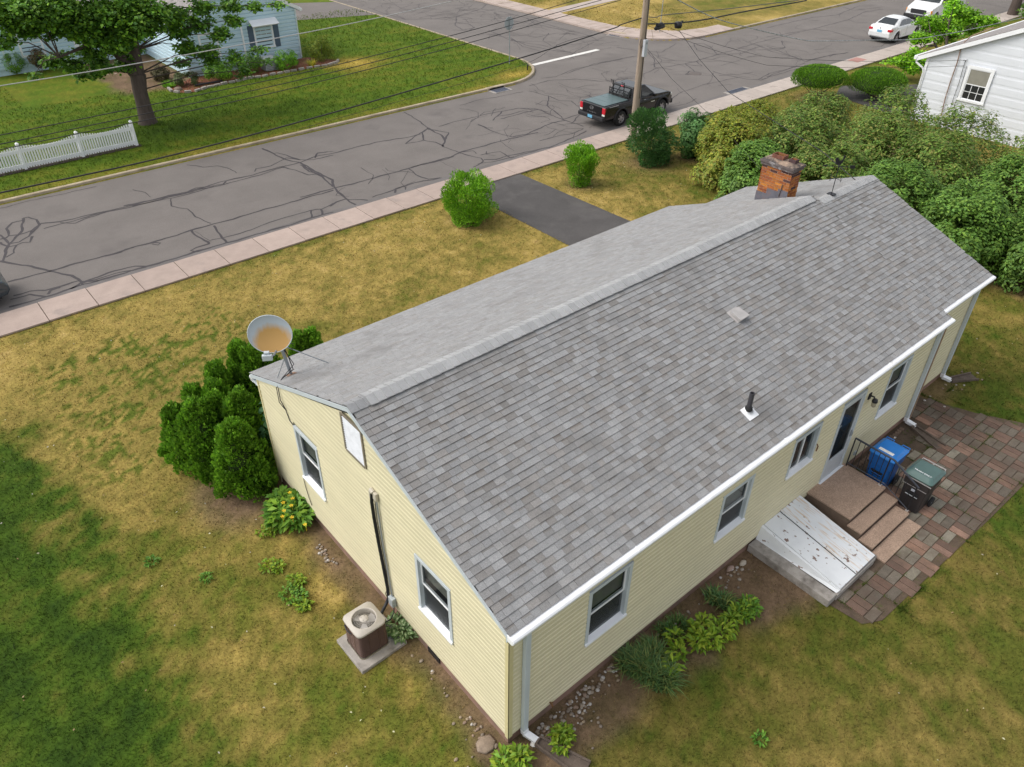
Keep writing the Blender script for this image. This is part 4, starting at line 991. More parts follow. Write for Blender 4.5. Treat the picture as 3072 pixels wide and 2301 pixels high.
splash('dark concrete splash block under the downspout behind the blue cart', 12.93, -.26, math.radians(-105), .85, m_spl)
splash('brown splash block under the garage downspout', 15.6, .06, math.radians(-25), .8, m_spl)
# ---- air conditioner
pad = MB(); pad.box(-.595, .365, -.405, .475, -.02, .075, Matrix.Translation((-.555, 3.05, 0)) @ Matrix.Rotation(.02, 4, 'Z')); tag(pad.build('equipment_pad', m_conc, bevel=.015), 'concrete pad under the air conditioner', 'concrete pad')
ac = thing('air_conditioner', 'brown louvred air conditioner with beige fan top by the gable wall', 'air conditioner', (-.72, 3.1, .075))
axc, ayc, ah, az0, az1 = -.735, 3.105, .285, .08, .70
def rsq(h, r, z, n=5):
    P = []
    for sx, sy, a0 in ((1,1,0),(-1,1,90),(-1,-1,180),(1,-1,270)):
        for k in range(n):
            a = math.radians(a0+90*k/(n-1)); P.append((axc+sx*(h-r)+r*math.cos(a), ayc+sy*(h-r)+r*math.sin(a), z))
    return P
def loft(b, rings, close0=False, close1=False, smooth=True, col=None):
    n = len(rings[0]); V = [p for r in rings for p in r]; F = [(i*n+k, i*n+(k+1) % n, (i+1)*n+(k+1) % n, (i+1)*n+k) for i in range(len(rings)-1) for k in range(n)]
    b.mesh(V, F, col, smooth)
    if close0: b.face(rings[0][::-1], col)
    if close1: b.face(rings[-1], col)
b = MB(); loft(b, [rsq(ah-.03, .07, az0), rsq(ah-.03, .07, az1)]); b.build('coil', mat('ac_coil', (.045,.028,.022), .8, .5, 25, stain=(.16,.13,.12), sscale=5, sthr=(.6,.72)), ac)
m_acb = mat('ac_brown', (.10,.055,.040), .55, .15, 8)
r0 = MB(); loft(r0, [rsq(ah-.025, .075, 0), rsq(ah, .08, .002), rsq(ah-.002, .08, .009), rsq(ah-.025, .075, .012)]); rme = r0.me('louvre', m_acb)
for k in range(24): place(rme, 'louvre', ac, (0, 0, az0+.035+k*.0255))
b = MB()
for sx in (-1, 1):
    for k in (-.33, .33): b.box(axc+sx*(ah-.004)-.004, axc+sx*(ah-.004)+.008, ayc+k*ah*2*.5-.006, ayc+k*ah*2*.5+.006, az0, az1); b.box(axc+k*ah-.006, axc+k*ah+.006, ayc+sx*(ah-.004)-.006, ayc+sx*(ah-.004)+.006, az0, az1)
b.build('guard_bar', m_acb, ac)
b = MB(); loft(b, [rsq(ah+.008, .08, az0-.004), rsq(ah+.008, .08, az0+.03)]); b.build('base_pan', mat('ac_pan', (.23,.20,.13), .6, .3), ac)
m_act = mat('ac_top', (.47,.43,.375), .5, .05, 4, fine=.05, fscale=60)
n = 36; R = .215; top = MB()
def circ(r, z, n=36): return [(axc+r*math.cos(2*math.pi*k/n+math.pi/4*0), ayc+r*math.sin(2*math.pi*k/n), z) for k in range(n)]
def sqr(h, z, n=36):
    P = []
    for k in range(n):
        a = 2*math.pi*k/n; c, s = math.cos(a), math.sin(a); e = 7; rr = h/((abs(c)**e+abs(s)**e)**(1/e)); P.append((axc+rr*c, ayc+rr*s, z))
    return P
loft(top, [sqr(ah+.01, az1-.005), sqr(ah+.018, az1+.03), sqr(ah+.006, az1+.048), circ(R+.025, az1+.052), circ(R+.015, az1+.062), circ(R, az1+.058), circ(R, az1-.06)]); top.build('top_panel', m_act, ac)
gr = MB()
for k in range(72):
    a = 2*math.pi*k/72; c, s = math.cos(a), math.sin(a); gr.tube([(axc+.075*c, ayc+.075*s, az1+.055), (axc+.15*c, ayc+.15*s, az1+.05), (axc+R*c, ayc+R*s, az1+.052)], .0017, 3, caps=False)
for r_ in (.11, .145, .18): gr.tube([(axc+r_*math.cos(2*math.pi*k/32), ayc+r_*math.sin(2*math.pi*k/32), az1+.053) for k in range(33)], .0018, 3, caps=False)
gr.build('fan_guard', m_act, ac)
b = MB(); b.lathe([(0, .075), (.02, .074), (.06, .066), (.082, .058), (.082, .045)], 20, Matrix.Translation((axc, ayc, az1))); hub = b.build('hub', m_act, ac)
b = MB()
for k in range(4):
    a = math.pi/4+k*math.pi/2; b.lathe([(0, .072), (.006, .071), (.006, .062)], 8, Matrix.Translation((axc+.048*math.cos(a), ayc+.048*math.sin(a), az1)))
b.build('bolt', m_black, hub)
for k in range(3):
    a = 2.0+k*2.09; T = Matrix.Translation((axc, ayc, az1-.03)) @ Matrix.Rotation(a, 4, 'Z') @ Matrix.Rotation(.35, 4, 'X')
    b = MB(); b.mesh([T @ Vector(p) for p in ((.04,-.03,0),(.12,-.07,0),(.195,-.085,0),(.205,.02,0),(.17,.085,0),(.06,.04,0))], [(0,1,2,3,4,5)]); b.build('fan_blade', mat('fan_blade', (.55,.53,.52), .4, .05), ac)
b = MB(); b.face([(axc+R*math.cos(2*math.pi*k/24), ayc+R*math.sin(2*math.pi*k/24), az1-.10) for k in range(24)]); b.build('well', mat('ac_well', (.10,.095,.085), .8), ac)
b = MB(); b.tube([(axc-ah-.01, ayc+.20, .62), (axc-ah-.03, ayc+.10, .60), (axc-ah-.01, ayc-.02, .58)], .012, 6); b.build('hose', m_black, ac)
# ---- satellite dish on the near front eave
ds = thing('satellite_dish', 'grey rust-stained satellite dish on a mast at the roof edge', 'satellite dish', (.33, 7.02, 3.42))
dn = Vector((-.50, -.80, .22)).normalized(); dc = Vector((.10, 7.02, 4.45))
zx = dn; xx = Vector((0, 0, 1)).cross(zx).normalized(); yy = zx.cross(xx)
TD = Matrix(((xx.x, yy.x, zx.x, dc.x), (xx.y, yy.y, zx.y, dc.y), (xx.z, yy.z, zx.z, dc.z), (0, 0, 0, 1)))
b = MB(); rings = []
for i in range(9):
    t = i/8; rings.append([TD @ Vector((.40*t*math.cos(2*math.pi*k/40), .37*t*math.sin(2*math.pi*k/40), .06*t*t-.06)) for k in range(40)])
for i in range(1, 9):
    if i == 1: b.mesh([TD @ Vector((0, 0, -.06))]+rings[1], [(0, 1+k, 1+(k+1) % 40) for k in range(40)], None, True)
    else: b.mesh(rings[i-1]+rings[i], [(k, (k+1) % 40, 40+(k+1) % 40, 40+k) for k in range(40)], None, True)
back = [[p-dn*.012 for p in r] for r in rings]
for i in range(2, 9): b.mesh(back[i-1]+back[i], [(k, 40+k, 40+(k+1) % 40, (k+1) % 40) for k in range(40)], None, True)
b.mesh(rings[8]+back[8], [(k, (k+1) % 40, 40+(k+1) % 40, 40+k) for k in range(40)])
def dish_mat():
    mt = bpy.data.materials.new('rusted_dish'); mt.use_nodes = True; n = mt.node_tree.nodes; L = mt.node_tree.links; p = n['Principled BSDF']; p.inputs['Roughness'].default_value = .55
    g = n.new('ShaderNodeNewGeometry'); d = n.new('ShaderNodeVectorMath'); d.operation = 'DISTANCE'; cc = TD @ Vector((.04, -.20, -.05)); d.inputs[1].default_value = cc
    mp = n.new('ShaderNodeMapping'); mp.inputs['Scale'].default_value = (1, 1, .25); L.new(g.outputs['Position'], mp.inputs[0])
    t = n.new('ShaderNodeTexNoise'); t.inputs['Scale'].default_value = 14; t.inputs['Detail'].default_value = 6; L.new(mp.outputs[0], t.inputs[0]); L.new(g.outputs['Position'], d.inputs[0])
    a = n.new('ShaderNodeMath'); a.operation = 'MULTIPLY_ADD'; a.inputs[1].default_value = .16; L.new(t.outputs['Fac'], a.inputs[0]); L.new(d.outputs['Value'], a.inputs[2])
    r = n.new('ShaderNodeMapRange'); r.inputs['From Min'].default_value = .36; r.inputs['From Max'].default_value = .50; r.inputs['To Min'].default_value = 1; r.inputs['To Max'].default_value = 0; L.new(a.outputs[0], r.inputs[0])
    m_ = n.new('ShaderNodeMix'); m_.data_type = 'RGBA'; L.new(r.outputs[0], m_.inputs[0]); m_.inputs[6].default_value = (.47,.52,.57, 1); m_.inputs[7].default_value = (.55,.32,.105, 1); L.new(m_.outputs[2], p.inputs['Base Color']); return mt
b.build('reflector', dish_mat(), ds)
b = MB(); b.tube([p+dn*.003 for p in rings[8]]+[rings[8][0]+dn*.003], .009, 6, caps=False); b.build('rim', m_trim, ds)
mt_top = TD @ Vector((.12, -.26, -.17)); foot = Vector((.34, 7.02, HR-SLP*3.02+.02))
b = MB(); b.tube([foot, foot.lerp(mt_top, .5)+Vector((0, 0, .03)), mt_top], .032, 10); b.build('mast', m_galv, ds)
b = MB(); b.tube([TD @ Vector((.10, -.30, -.13)), TD @ Vector((.03, -.38, .08)), TD @ Vector((-.03, -.37, .22))], .02, 8); b.build('feed_arm', m_galv, ds)
b = MB(); T = TD @ Matrix.Translation((-.05, -.34, .26)) @ Matrix.Rotation(.25, 4, 'X'); b.box(-.10, .08, -.07, .05, -.02, .05, T); b.box(-.06, .04, .05, .10, -.05, .02, T); lnb = b.build('feed_horn', m_trim, ds, bevel=.01)
b = MB(); T = Matrix.Translation(foot-Vector((0, 0, .025))) @ Matrix.Rotation(-math.atan(SLP), 4, 'X'); b.box(-.10, .10, -.09, .09, 0, .014, T); b.build('foot_plate', mat('rusty_plate', (.25,.15,.10), .8, .4, 12), ds)
b = MB(); b.tube([TD @ Vector((.15, -.28, -.14)), (1.02, 6.72, HR-SLP*2.72+.01)], .009, 6); b.build('strut', m_galv, ds)
b = MB(); b.tube([foot.lerp(mt_top, .55), (.12, 7.16, HR-SLP*3.16+.01)], .009, 6); b.build('strut', m_galv, ds)
b = MB(); b.tube([mt_top+Vector((.03, -.03, 0)), foot.lerp(mt_top, .5)+Vector((.06, -.03, .02)), foot+Vector((.05, -.04, .10)), (.10, 6.90, 3.49), (-.03, 6.84, 3.42), (-.05, 6.80, 3.1), (-.03, 6.70, 2.95), (-.02, 6.62, 2.7), (-.02, 6.5, 2.66)], .010, 6); b.tube([mt_top, foot+Vector((.09, -.03, .2)), (.13, 6.95, 3.47), (-.04, 6.90, 3.35), (-.07, 6.83, 3.05), (-.03, 6.72, 2.92)], .008, 6)
b.tube([TD @ Vector((.2, -.25, -.12)), TD @ Vector((.36, -.28, -.18)), TD @ Vector((.34, -.40, -.2)), mt_top], .008, 6); b.build('cable', m_wire, ds)
# ---- rooster weathervane on the far ridge
wv = thing('weathervane', 'black rooster weathervane on the far ridge', 'weathervane', (13.82, EYC, EZ))
P0 = Vector((13.82, EYC, EZ+.02)); b = MB(); b.box(P0.x-.08, P0.x+.08, P0.y-.09, P0.y+.09, P0.z, P0.z+.02); b.build('base', m_black, wv)
b = MB(); b.tube([P0, P0+Vector((0, 0, .86))], .011, 6); b.build('rod', m_black, wv)
z1, z2 = P0.z+.42, P0.z+.72
b = MB(); b.tube([P0+Vector((-.16, .05, .42)), P0+Vector((.16, -.05, .42))], .006, 5); b.tube([P0+Vector((.05, .16, .42)), P0+Vector((-.05, -.16, .42))], .006, 5)
for dx, dy in ((-.16,.05),(.16,-.05),(.05,.16),(-.05,-.16)): b.tube([P0+Vector((dx, dy, .38)), P0+Vector((dx*1.1, dy*1.1, .42)), P0+Vector((dx, dy, .47))], .008, 5)
b.build('compass_letters', m_black, wv)
b = MB(); d = Vector((.78, -.62, 0)); b.tube([P0+d*-.32+Vector((0, 0, .74)), P0+d*.32+Vector((0, 0, .70))], .009, 5)
b.prism([P0+d*.30+Vector((0,0,.67)), P0+d*.42+Vector((0,0,.66)), P0+d*.40+Vector((0,0,.74)), P0+d*.28+Vector((0,0,.75))], (.004, .006, 0)); b.prism([P0+d*-.32+Vector((0,0,.71)), P0+d*-.42+Vector((0,0,.745)), P0+d*-.32+Vector((0,0,.78))], (.004, .006, 0)); b.build('arrow', m_black, wv)
b = MB(); rp_ = [(-.10,.80),(-.13,.90),(-.10,.96),(-.06,.93),(-.02,.86),(.03,.86),(.06,.92),(.05,.98),(.09,1.0),(.11,.96),(.09,.90),(.07,.82),(.02,.76),(-.05,.76)]
b.prism([P0+d*u+Vector((0, 0, w)) for u, w in rp_], (.006, .008, 0)); b.build('rooster', m_black, wv)
# ---- stones at the wall
def stone(bl, p, r, col=None, fl=.65):
    sx, sy, sz = r*random.uniform(.8, 1.3), r*random.uniform(.7, 1.1), r*fl*random.uniform(.8, 1.2); a = random.random()*6.3; V = []; F = []
    for i, (ph, rr) in enumerate(((-.5, .75), (.1, 1.0), (.6, .75))):
        for k in range(7):
            th = 2*math.pi*k/7+a; q = rr*random.uniform(.9, 1.1); V.append((p[0]+sx*q*math.cos(th), p[1]+sy*q*math.sin(th), p[2]+sz*ph))
    V.append((p[0], p[1], p[2]+sz*.85))
    F = [(i*7+k, i*7+(k+1) % 7, (i+1)*7+(k+1) % 7, (i+1)*7+k) for i in range(2) for k in range(7)]+[(14+k, 14+(k+1) % 7, 21) for k in range(7)]
    bl.mesh(V, F, col, True)
m_peb = mat('pebbles', None, .85, .15, 20, attr='col', fine=.1, fscale=80)
PC = [(.36,.31,.26), (.27,.22,.17), (.31,.24,.165), (.22,.18,.145), (.46,.43,.40), (.28,.20,.15)]
pbl = MB()
def strew(n, f):
    for _ in range(n):
        x, y = f(); stone(pbl, (x, y, .012), random.choice((.018, .022, .028, .034, .04)), random.choice(PC))
strew(110, lambda: (random.uniform(.35, 1.5), -.08-abs(random.gauss(0, .28))))
strew(60, lambda: (random.uniform(1.4, 2.4), -.06-abs(random.gauss(0, .16))))
strew(36, lambda: (random.uniform(2.6, 5.8), -.06-abs(random.gauss(0, .16))))
strew(26, lambda: (-.10-abs(random.gauss(0, .22)), random.uniform(.1, .9)))
strew(24, lambda: (-.22-abs(random.gauss(0, .1)), random.uniform(5.1, 5.9)))
strew(8, lambda: (-.15-abs(random.gauss(0, .12)), random.uniform(1.2, 2.6)))
strew(14, lambda: (random.uniform(5.2, 6.2), -.15-abs(random.gauss(0, .16))))
strew(22, lambda: (random.uniform(13.6, 16.8), random.uniform(-.5, .1)))
strew(16, lambda: (random.uniform(10.2, 13), -.55-abs(random.gauss(0, .12))))
tag(pbl.build('pebbles', m_peb), 'scattered pale pebbles along the foot of the walls', 'pebbles', kind='stuff')
def rock(label, x, y, r, c, fl=.5, nm='rock'):
    b = MB(); random.seed(int(x*97+y*31)); stone(b, (x, y, r*fl*.4), r, None, fl); tag(b.build(nm, mat('rock_%d_%d' % (int(abs(x)*100), int(abs(y)*100)), c, .9, .25, 12, .5, 60)), label, 'rock')
p = G('G',400,1490); rock('flat brown rock on the lawn at the near house corner', p.x, p.y, .17, (.26,.20,.15), .28)
p = G('G',768,1487); rock('white stone beside the near downspout elbow', p.x, p.y, .055, (.62,.60,.58), .7)
p = G('I',1140,385); rock('white stone under the far downspout elbow', p.x, p.y, .07, (.66,.62,.58), .7)
p = G('H',1590,125); rock('pale oval stone by the foundation left of the cellar doors', p.x, p.y, .085, (.50,.44,.36), .6)
p = G('H',1480,170); rock('reddish flat stone by the foundation left of the cellar doors', p.x, p.y, .09, (.40,.29,.24), .4)
random.seed(21)
# ================================================================ PLANTS
def norm(v): return v/np.maximum(np.linalg.norm(v, axis=-1, keepdims=True), 1e-9)
def leaf_arrays(P, N, size, col, asp=.5, fold=.12, tipdir=None, droop=0.0):
    n = len(P); r = norm(rng.normal(size=(n, 3))); N = norm(N)
    if tipdir is None: t = r-N*np.sum(r*N, -1, keepdims=True)
    else: t = tipdir+r*.35
    t = norm(t+np.array([0, 0, -droop])); b = norm(np.cross(N, t)); nn = np.cross(t, b)
    L = size[:, None]; W = L*asp*.5
    V = np.stack([P, P+t*L*.5+b*W+nn*L*fold, P+t*L, P+t*L*.5-b*W+nn*L*fold], 1).reshape(-1, 3)
    i = np.arange(n)*4; F = np.concatenate([np.stack([i, i+1, i+2], -1), np.stack([i, i+2, i+3], -1)])
    return V, F, np.repeat(col, 4, axis=0)
def leafmesh(name, parent, parts, m=None):
    V, F, C, o = [], [], [], 0
    for v, f, c in parts: V.append(v); F.append(f+o); C.append(c); o += len(v)
    return npmesh(name, np.concatenate(V), np.concatenate(F), m or m_leaf, parent, np.concatenate(C))
FOL = 1.65
def pick(cols, n, var=.25):
    cols = np.array(cols); k = rng.integers(0, len(cols), n); t = rng.random((n, 1)); k2 = rng.integers(0, len(cols), n)
    return (cols[k]*t+cols[k2]*(1-t))*(1+rng.uniform(-var, var, (n, 1)))*FOL
def blob_points(n, c, R, nb=26, br=.42, up=.0, prof=None):
    """points on many small clumps spread through a volume: uneven outline, gaps, clumps"""
    c = np.array(c); R = np.array(R)
    if prof is None:
        d = norm(rng.normal(size=(nb, 3))); d[:, 2] = np.where(d[:, 2] < -.88, -d[:, 2], d[:, 2]); C = c+d*R*rng.uniform(.62, .95, (nb, 1))
    else:
        t = rng.random(nb); a = rng.random(nb)*6.283; q = prof(t)*rng.uniform(.25, 1.0, nb)**.45; C = np.stack([c[0]+R[0]*q*np.cos(a), c[1]+R[1]*q*np.sin(a), c[2]-R[2]+2*R[2]*t], -1)
    r = br*min(R)*rng.uniform(.7, 1.35, nb); k = rng.integers(0, nb, n); u = norm(rng.normal(size=(n, 3))); P = C[k]+u*(r[k]*rng.uniform(.6, 1.0, n)**.5)[:, None]
    out = norm((P-c)/R); N = norm(u*.6+out*.9+np.array([0, 0, .25+up])); return P, N, rng.uniform(.80, 1.22, nb)[k]
VASE = lambda t: .34+.62*np.minimum(1, t/.75)**.8*np.sqrt(np.maximum(0, 1-np.maximum(0, (t-.7)/.32)**2))
BALL = lambda t: np.sqrt(np.maximum(.04, 1-((t-.52)/.60)**2))*.92
DOME = lambda t: np.sqrt(np.maximum(.03, 1-(np.maximum(0, t-.35)/.68)**2))*.95
def stems(name, parent, base, tops, r0=.02, mt=None, sway=.1):
    for q in tops:
        b = MB(); a = Vector(base)+Vector((random.uniform(-1, 1)*r0*2, random.uniform(-1, 1)*r0*2, 0)); e = Vector(q); mid = a.lerp(e, .5)+Vector((random.uniform(-sway, sway), random.uniform(-sway, sway), 0))
        b.tube([a, mid, e], [r0, r0*.75, r0*.35], 6); b.build(name, mt or m_stem, parent)
def bush(name, label, cat, base, R, zc, n, size, cols, group=None, nb=26, br=.42, asp=.5, nst=5, up=0.0, droop=0.0, vert=0.0, var=.25, stick=0, prof=None):
    base = Vector(base); t = thing(name, label, cat, base, 0, group); c = (base.x, base.y, base.z+zc)
    P, N, ti = blob_points(n, c, R, nb, br, up=up, prof=prof); ok = P[:, 2] > base.z+.02; P, N, ti = P[ok], N[ok], ti[ok]
    col = pick(cols, len(P), var)*ti[:, None]; tip = None
    if vert: tip = norm(N*(1-vert)+np.array([0, 0, 1.0])*vert)
    parts = [leaf_arrays(P, N, size*rng.uniform(.7, 1.3, len(P)), col, asp, tipdir=tip, droop=droop)]
    if stick:      # long new shoots standing out of the outline
        for _ in range(stick):
            d = norm(rng.normal(size=3)); d[2] = abs(d[2])+.4; d = norm(d); s = np.array(c)+d*np.array(R)*.9; m_ = 14; tt = np.linspace(0, 1, m_)[:, None]
            pp = s+(d*.5+np.array([0, 0, .6]))*tt*rng.uniform(.12, .32); parts.append(leaf_arrays(pp, norm(rng.normal(size=(m_, 3))), np.full(m_, size*.9), pick(cols, m_)*1.1, asp))
    leafmesh('foliage', t, parts)
    if nst: stems('stem', t, base, [(c[0]+random.uniform(-.55, .55)*R[0], c[1]+random.uniform(-.55, .55)*R[1], c[2]+random.uniform(-.1, .3)*R[2]) for _ in range(nst)], .018+.01*R[2])
    return t
# ---- arborvitae
def arbor(label, x, y, h, r, n=5200, cols=None):
    t = thing('arborvitae', label, 'evergreen shrub', (x, y, 0), 0, 'arborvitae at the front corner of the house')
    cols = cols or [(.055,.125,.008), (.075,.155,.010), (.100,.190,.014), (.045,.105,.010)]
    # overlapping clumps stacked round a blunt column: uneven outline, light tips and dark gaps
    nb = int(30+h*34); zb = rng.random(nb)**.85*.93; ab = rng.random(nb)*6.283; pr = np.minimum(1.0, (1-zb)**.55*1.12+.05)*np.where(zb < .15, .85+zb, 1)
    rb = r*rng.uniform(.13, .40, nb)*(.55+.45*pr); cr = np.maximum(0, r*pr-rb*.75)*rng.uniform(.68, 1.24, nb)
    C = np.stack([x+cr*np.cos(ab), y+cr*np.sin(ab), .12+zb*(h-.22)], -1)
    k = rng.integers(0, nb, n); u = norm(rng.normal(size=(n, 3))); P = C[k]+u*np.array([1, 1, 1.35])*(rb[k]*rng.uniform(.6, 1.0, n)**.4)[:, None]; P[:, 2] = np.maximum(P[:, 2], .03)
    out = norm(P-np.array([x, y, 0])*1.0-np.stack([0*P[:, 0], 0*P[:, 0], P[:, 2]], -1)+rng.normal(0, .15, (n, 3))); N = norm(u*.6+out*.7)
    side = np.cross(N, np.array([0, 0, 1.0])); tip = norm(N*.55+np.array([0, 0, .75])); tipl = ((P[:, 2]-C[k][:, 2])/(rb[k]*1.35))
    col = pick(cols, n, .3)*(rng.uniform(.72, 1.3, nb)[k]*1.35)[:, None]
    leafmesh('foliage', t, [leaf_arrays(P-N*.02, norm(side+N*.8+rng.normal(0, .4, (n, 3))), rng.uniform(.06, .11, n), col, .62, tipdir=tip)])
    stems('trunk', t, (x, y, 0), [(x, y, h*.8)], .04)
    # dark woody core so the shrub is not hollow
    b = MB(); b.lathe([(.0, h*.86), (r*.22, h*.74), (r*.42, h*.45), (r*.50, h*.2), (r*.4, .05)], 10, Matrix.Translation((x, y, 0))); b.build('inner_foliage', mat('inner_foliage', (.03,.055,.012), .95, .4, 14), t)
AR_ = [(300,670,2.15,.50,'olive-topped arborvitae at the outer edge of the clump, front left'),(540,810,2.05,.48,'arborvitae at the front of the clump nearest the flowering perennial'),(135,690,1.95,.36,'slim arborvitae at the far left edge of the clump'),
 (270,550,2.0,.33,'small arborvitae with a rounded tip behind the clump\'s left edge'),(430,612,2.1,.34,'round-topped arborvitae in the middle of the clump'),(590,600,2.25,.44,'arborvitae beside the house corner in the clump'),
 (420,515,2.15,.38,'arborvitae behind the middle of the clump'),(430,400,2.3,.36,'arborvitae standing apart at the back of the clump'),(590,248,2.55,.38,'tall arborvitae left of the satellite dish mast'),(665,275,2.5,.42,'tall arborvitae directly below the satellite dish'),
 (790,330,2.2,.42,'arborvitae half hidden behind the roof edge below the dish'),(1020,190,2.35,.34,'left one of two arborvitae tips showing over the front eave'),(1095,170,2.35,.34,'right one of two arborvitae tips showing over the front eave')]
for px, py, h, r, lab in AR_:
    p = G('E', px, py, h); arbor(lab, p.x, p.y, h, r*1.3, int(8200*(r/.4)))
arbor('low spreading arborvitae at the foot of the clump', G('E',700,1180,.6).x, G('E',700,1180,.6).y, .95, .50, 5200)
# broadleaf shrub squeezed between the clump and the house wall
p = G('E',760,760,1.6); bush('leafy_sapling', 'blue-green broad-leaved sapling between the evergreens and the house corner', 'shrub', (p.x+.15, p.y, 0), (.32,.4,.75), 1.15, 420, .15, [(.05,.13,.05),(.07,.16,.07)], nb=14, asp=.75, nst=3)
# ---- perennials
def clump(name, label, cat, spots, n, size, cols, h, asp=.4, group=None, arch=.5, flowers=None, base_r=.1):
    """rosettes of arching leaves; spots = (x,y,radius)"""
    cx = sum(s[0] for s in spots)/len(spots); cy = sum(s[1] for s in spots)/len(spots); t = thing(name, label, cat, (cx, cy, 0), 0, group); Vs, Fs, Cs, o = [], [], [], 0
    for (x, y, r) in spots:
        m_ = n; a = rng.random(m_)*6.283; rb = rng.random(m_)**.5*r*.75; z = rng.uniform(.15, 1, m_)*h*(1-.5*(rb/r)**2); P = np.stack([x+rb*np.cos(a), y+rb*np.sin(a), z], -1)
        a2 = a+rng.normal(0, .7, m_); tip = np.stack([np.cos(a2), np.sin(a2), rng.uniform(-.1, .8, m_)], -1); tip = norm(tip); N = norm(np.array([0, 0, 1.0])+rng.normal(0, .35, (m_, 3))-tip*.3)
        L = size*rng.uniform(.6, 1.3, m_); b_ = norm(np.cross(N, tip)); W = (L*asp*.5)[:, None]; Lc = L[:, None]
        mid = P+tip*Lc*.5+np.array([0, 0, .04])*arch; end = P+tip*Lc-np.array([0, 0, 1.0])*Lc*.28*arch
        Vs.append(np.stack([P, mid+b_*W, end, mid-b_*W, mid-np.array([0, 0, .012])], 1).reshape(-1, 3)); i = np.arange(m_)*5+o; o += m_*5
        Fs.append(np.concatenate([np.stack([i, i+1, i+4], -1), np.stack([i+1, i+2, i+4], -1), np.stack([i+2, i+3, i+4], -1), np.stack([i+3, i, i+4], -1)])); c = pick(cols, m_)
        cc = np.repeat(c[:, None, :], 5, 1)
        if name == 'hosta': cc[:, 4] = np.array([.55,.62,.36]); cc[:, 0] = cc[:, 0]*.8
        Cs.append(cc.reshape(-1, 3))
    V = np.concatenate(Vs); V[:, 2] = np.maximum(V[:, 2], .015); npmesh('foliage', V, np.concatenate(Fs), m_leaf, t, np.concatenate(Cs))
    if flowers:
        for (x, y, z) in flowers:
            b = MB()
            for k in range(5):
                a = k*1.2566; b.face([(x, y, z), (x+.035*math.cos(a-.4), y+.035*math.sin(a-.4), z+.012), (x+.05*math.cos(a), y+.05*math.sin(a), z+.006), (x+.035*math.cos(a+.4), y+.035*math.sin(a+.4), z+.012)])
            b.tube([(x, y, z), (x+.01, y, z-.2)], .004, 4); b.build('flower', mat('yellow_petal', (.75,.52,.02), .6), t)
    return t
LIME = [(.105,.185,.012), (.15,.225,.015), (.075,.145,.012), (.20,.25,.02)]; DKG = [(.05,.13,.015), (.07,.16,.02), (.10,.20,.02)]; BLU = [(.045,.105,.035), (.07,.14,.05), (.10,.16,.045), (.16,.18,.05)]
p = G('E',960,1450,.2); fl = [G('E', fx, fy, .50) for fx, fy in ((985,1370),(920,1400),(965,1330),(975,1420),(915,1495),(980,1500),(925,1455),(1070,1550))]
clump('flowering_perennial', 'broad dark green perennial with yellow flowers at the gable wall', 'plant', [(p.x, p.y+.25, .38), (p.x+.05, p.y-.25, .40), (p.x-.2, p.y-.05, .35), (p.x+.2, p.y+.0, .3)], 300, .19, DKG+[(.14,.24,.02)], .45, .42, flowers=[tuple(f) for f in fl])
for k, (q, r, n_, lab) in enumerate(((('E',790,1610),.18,60,'small lime weed on the lawn below the flowering perennial'), (('O',1195,150),.22,70,'yellow-green weed clump on the side lawn, nearest the evergreens'), (('O',1300,215),.17,60,'yellow-green weed tuft between two others on the side lawn'), (('O',1285,280),.25,90,'green weed patch on the side lawn, third from the evergreens'), (('O',1335,325),.16,60,'lime weed tuft on the side lawn, nearest the air conditioner'))):
    p = G(*q); clump('weed', lab, 'plant', [(p.x, p.y, r), (p.x+r*.5, p.y-r*.6, r*.7)], n_, .085, LIME if k != 3 else DKG+LIME[:1], .12, .55)
for q, lab in ((('O',675,130),'dark green weed tuft alone on the dry side lawn'), (('O',915,200),'blue-green weed tuft on the dry side lawn'), (('P',715,890),'dark green weed tuft on the rear lawn')):
    p = G(*q); clump('weed', lab, 'plant', [(p.x, p.y, .13)], 60, .09, DKG, .08, .35)
p = G('AC' if 'AC' in _Z else 'O', 1745, 400, .1) if False else Vector((-.16, 3.02, 0)); clump('hosta', 'variegated hosta between the air conditioner and the foundation', 'plant', [(-.17, 3.05, .22), (-.14, 2.82, .2)], 90, .15, [(.06,.14,.03), (.08,.17,.04)], .22, .42)
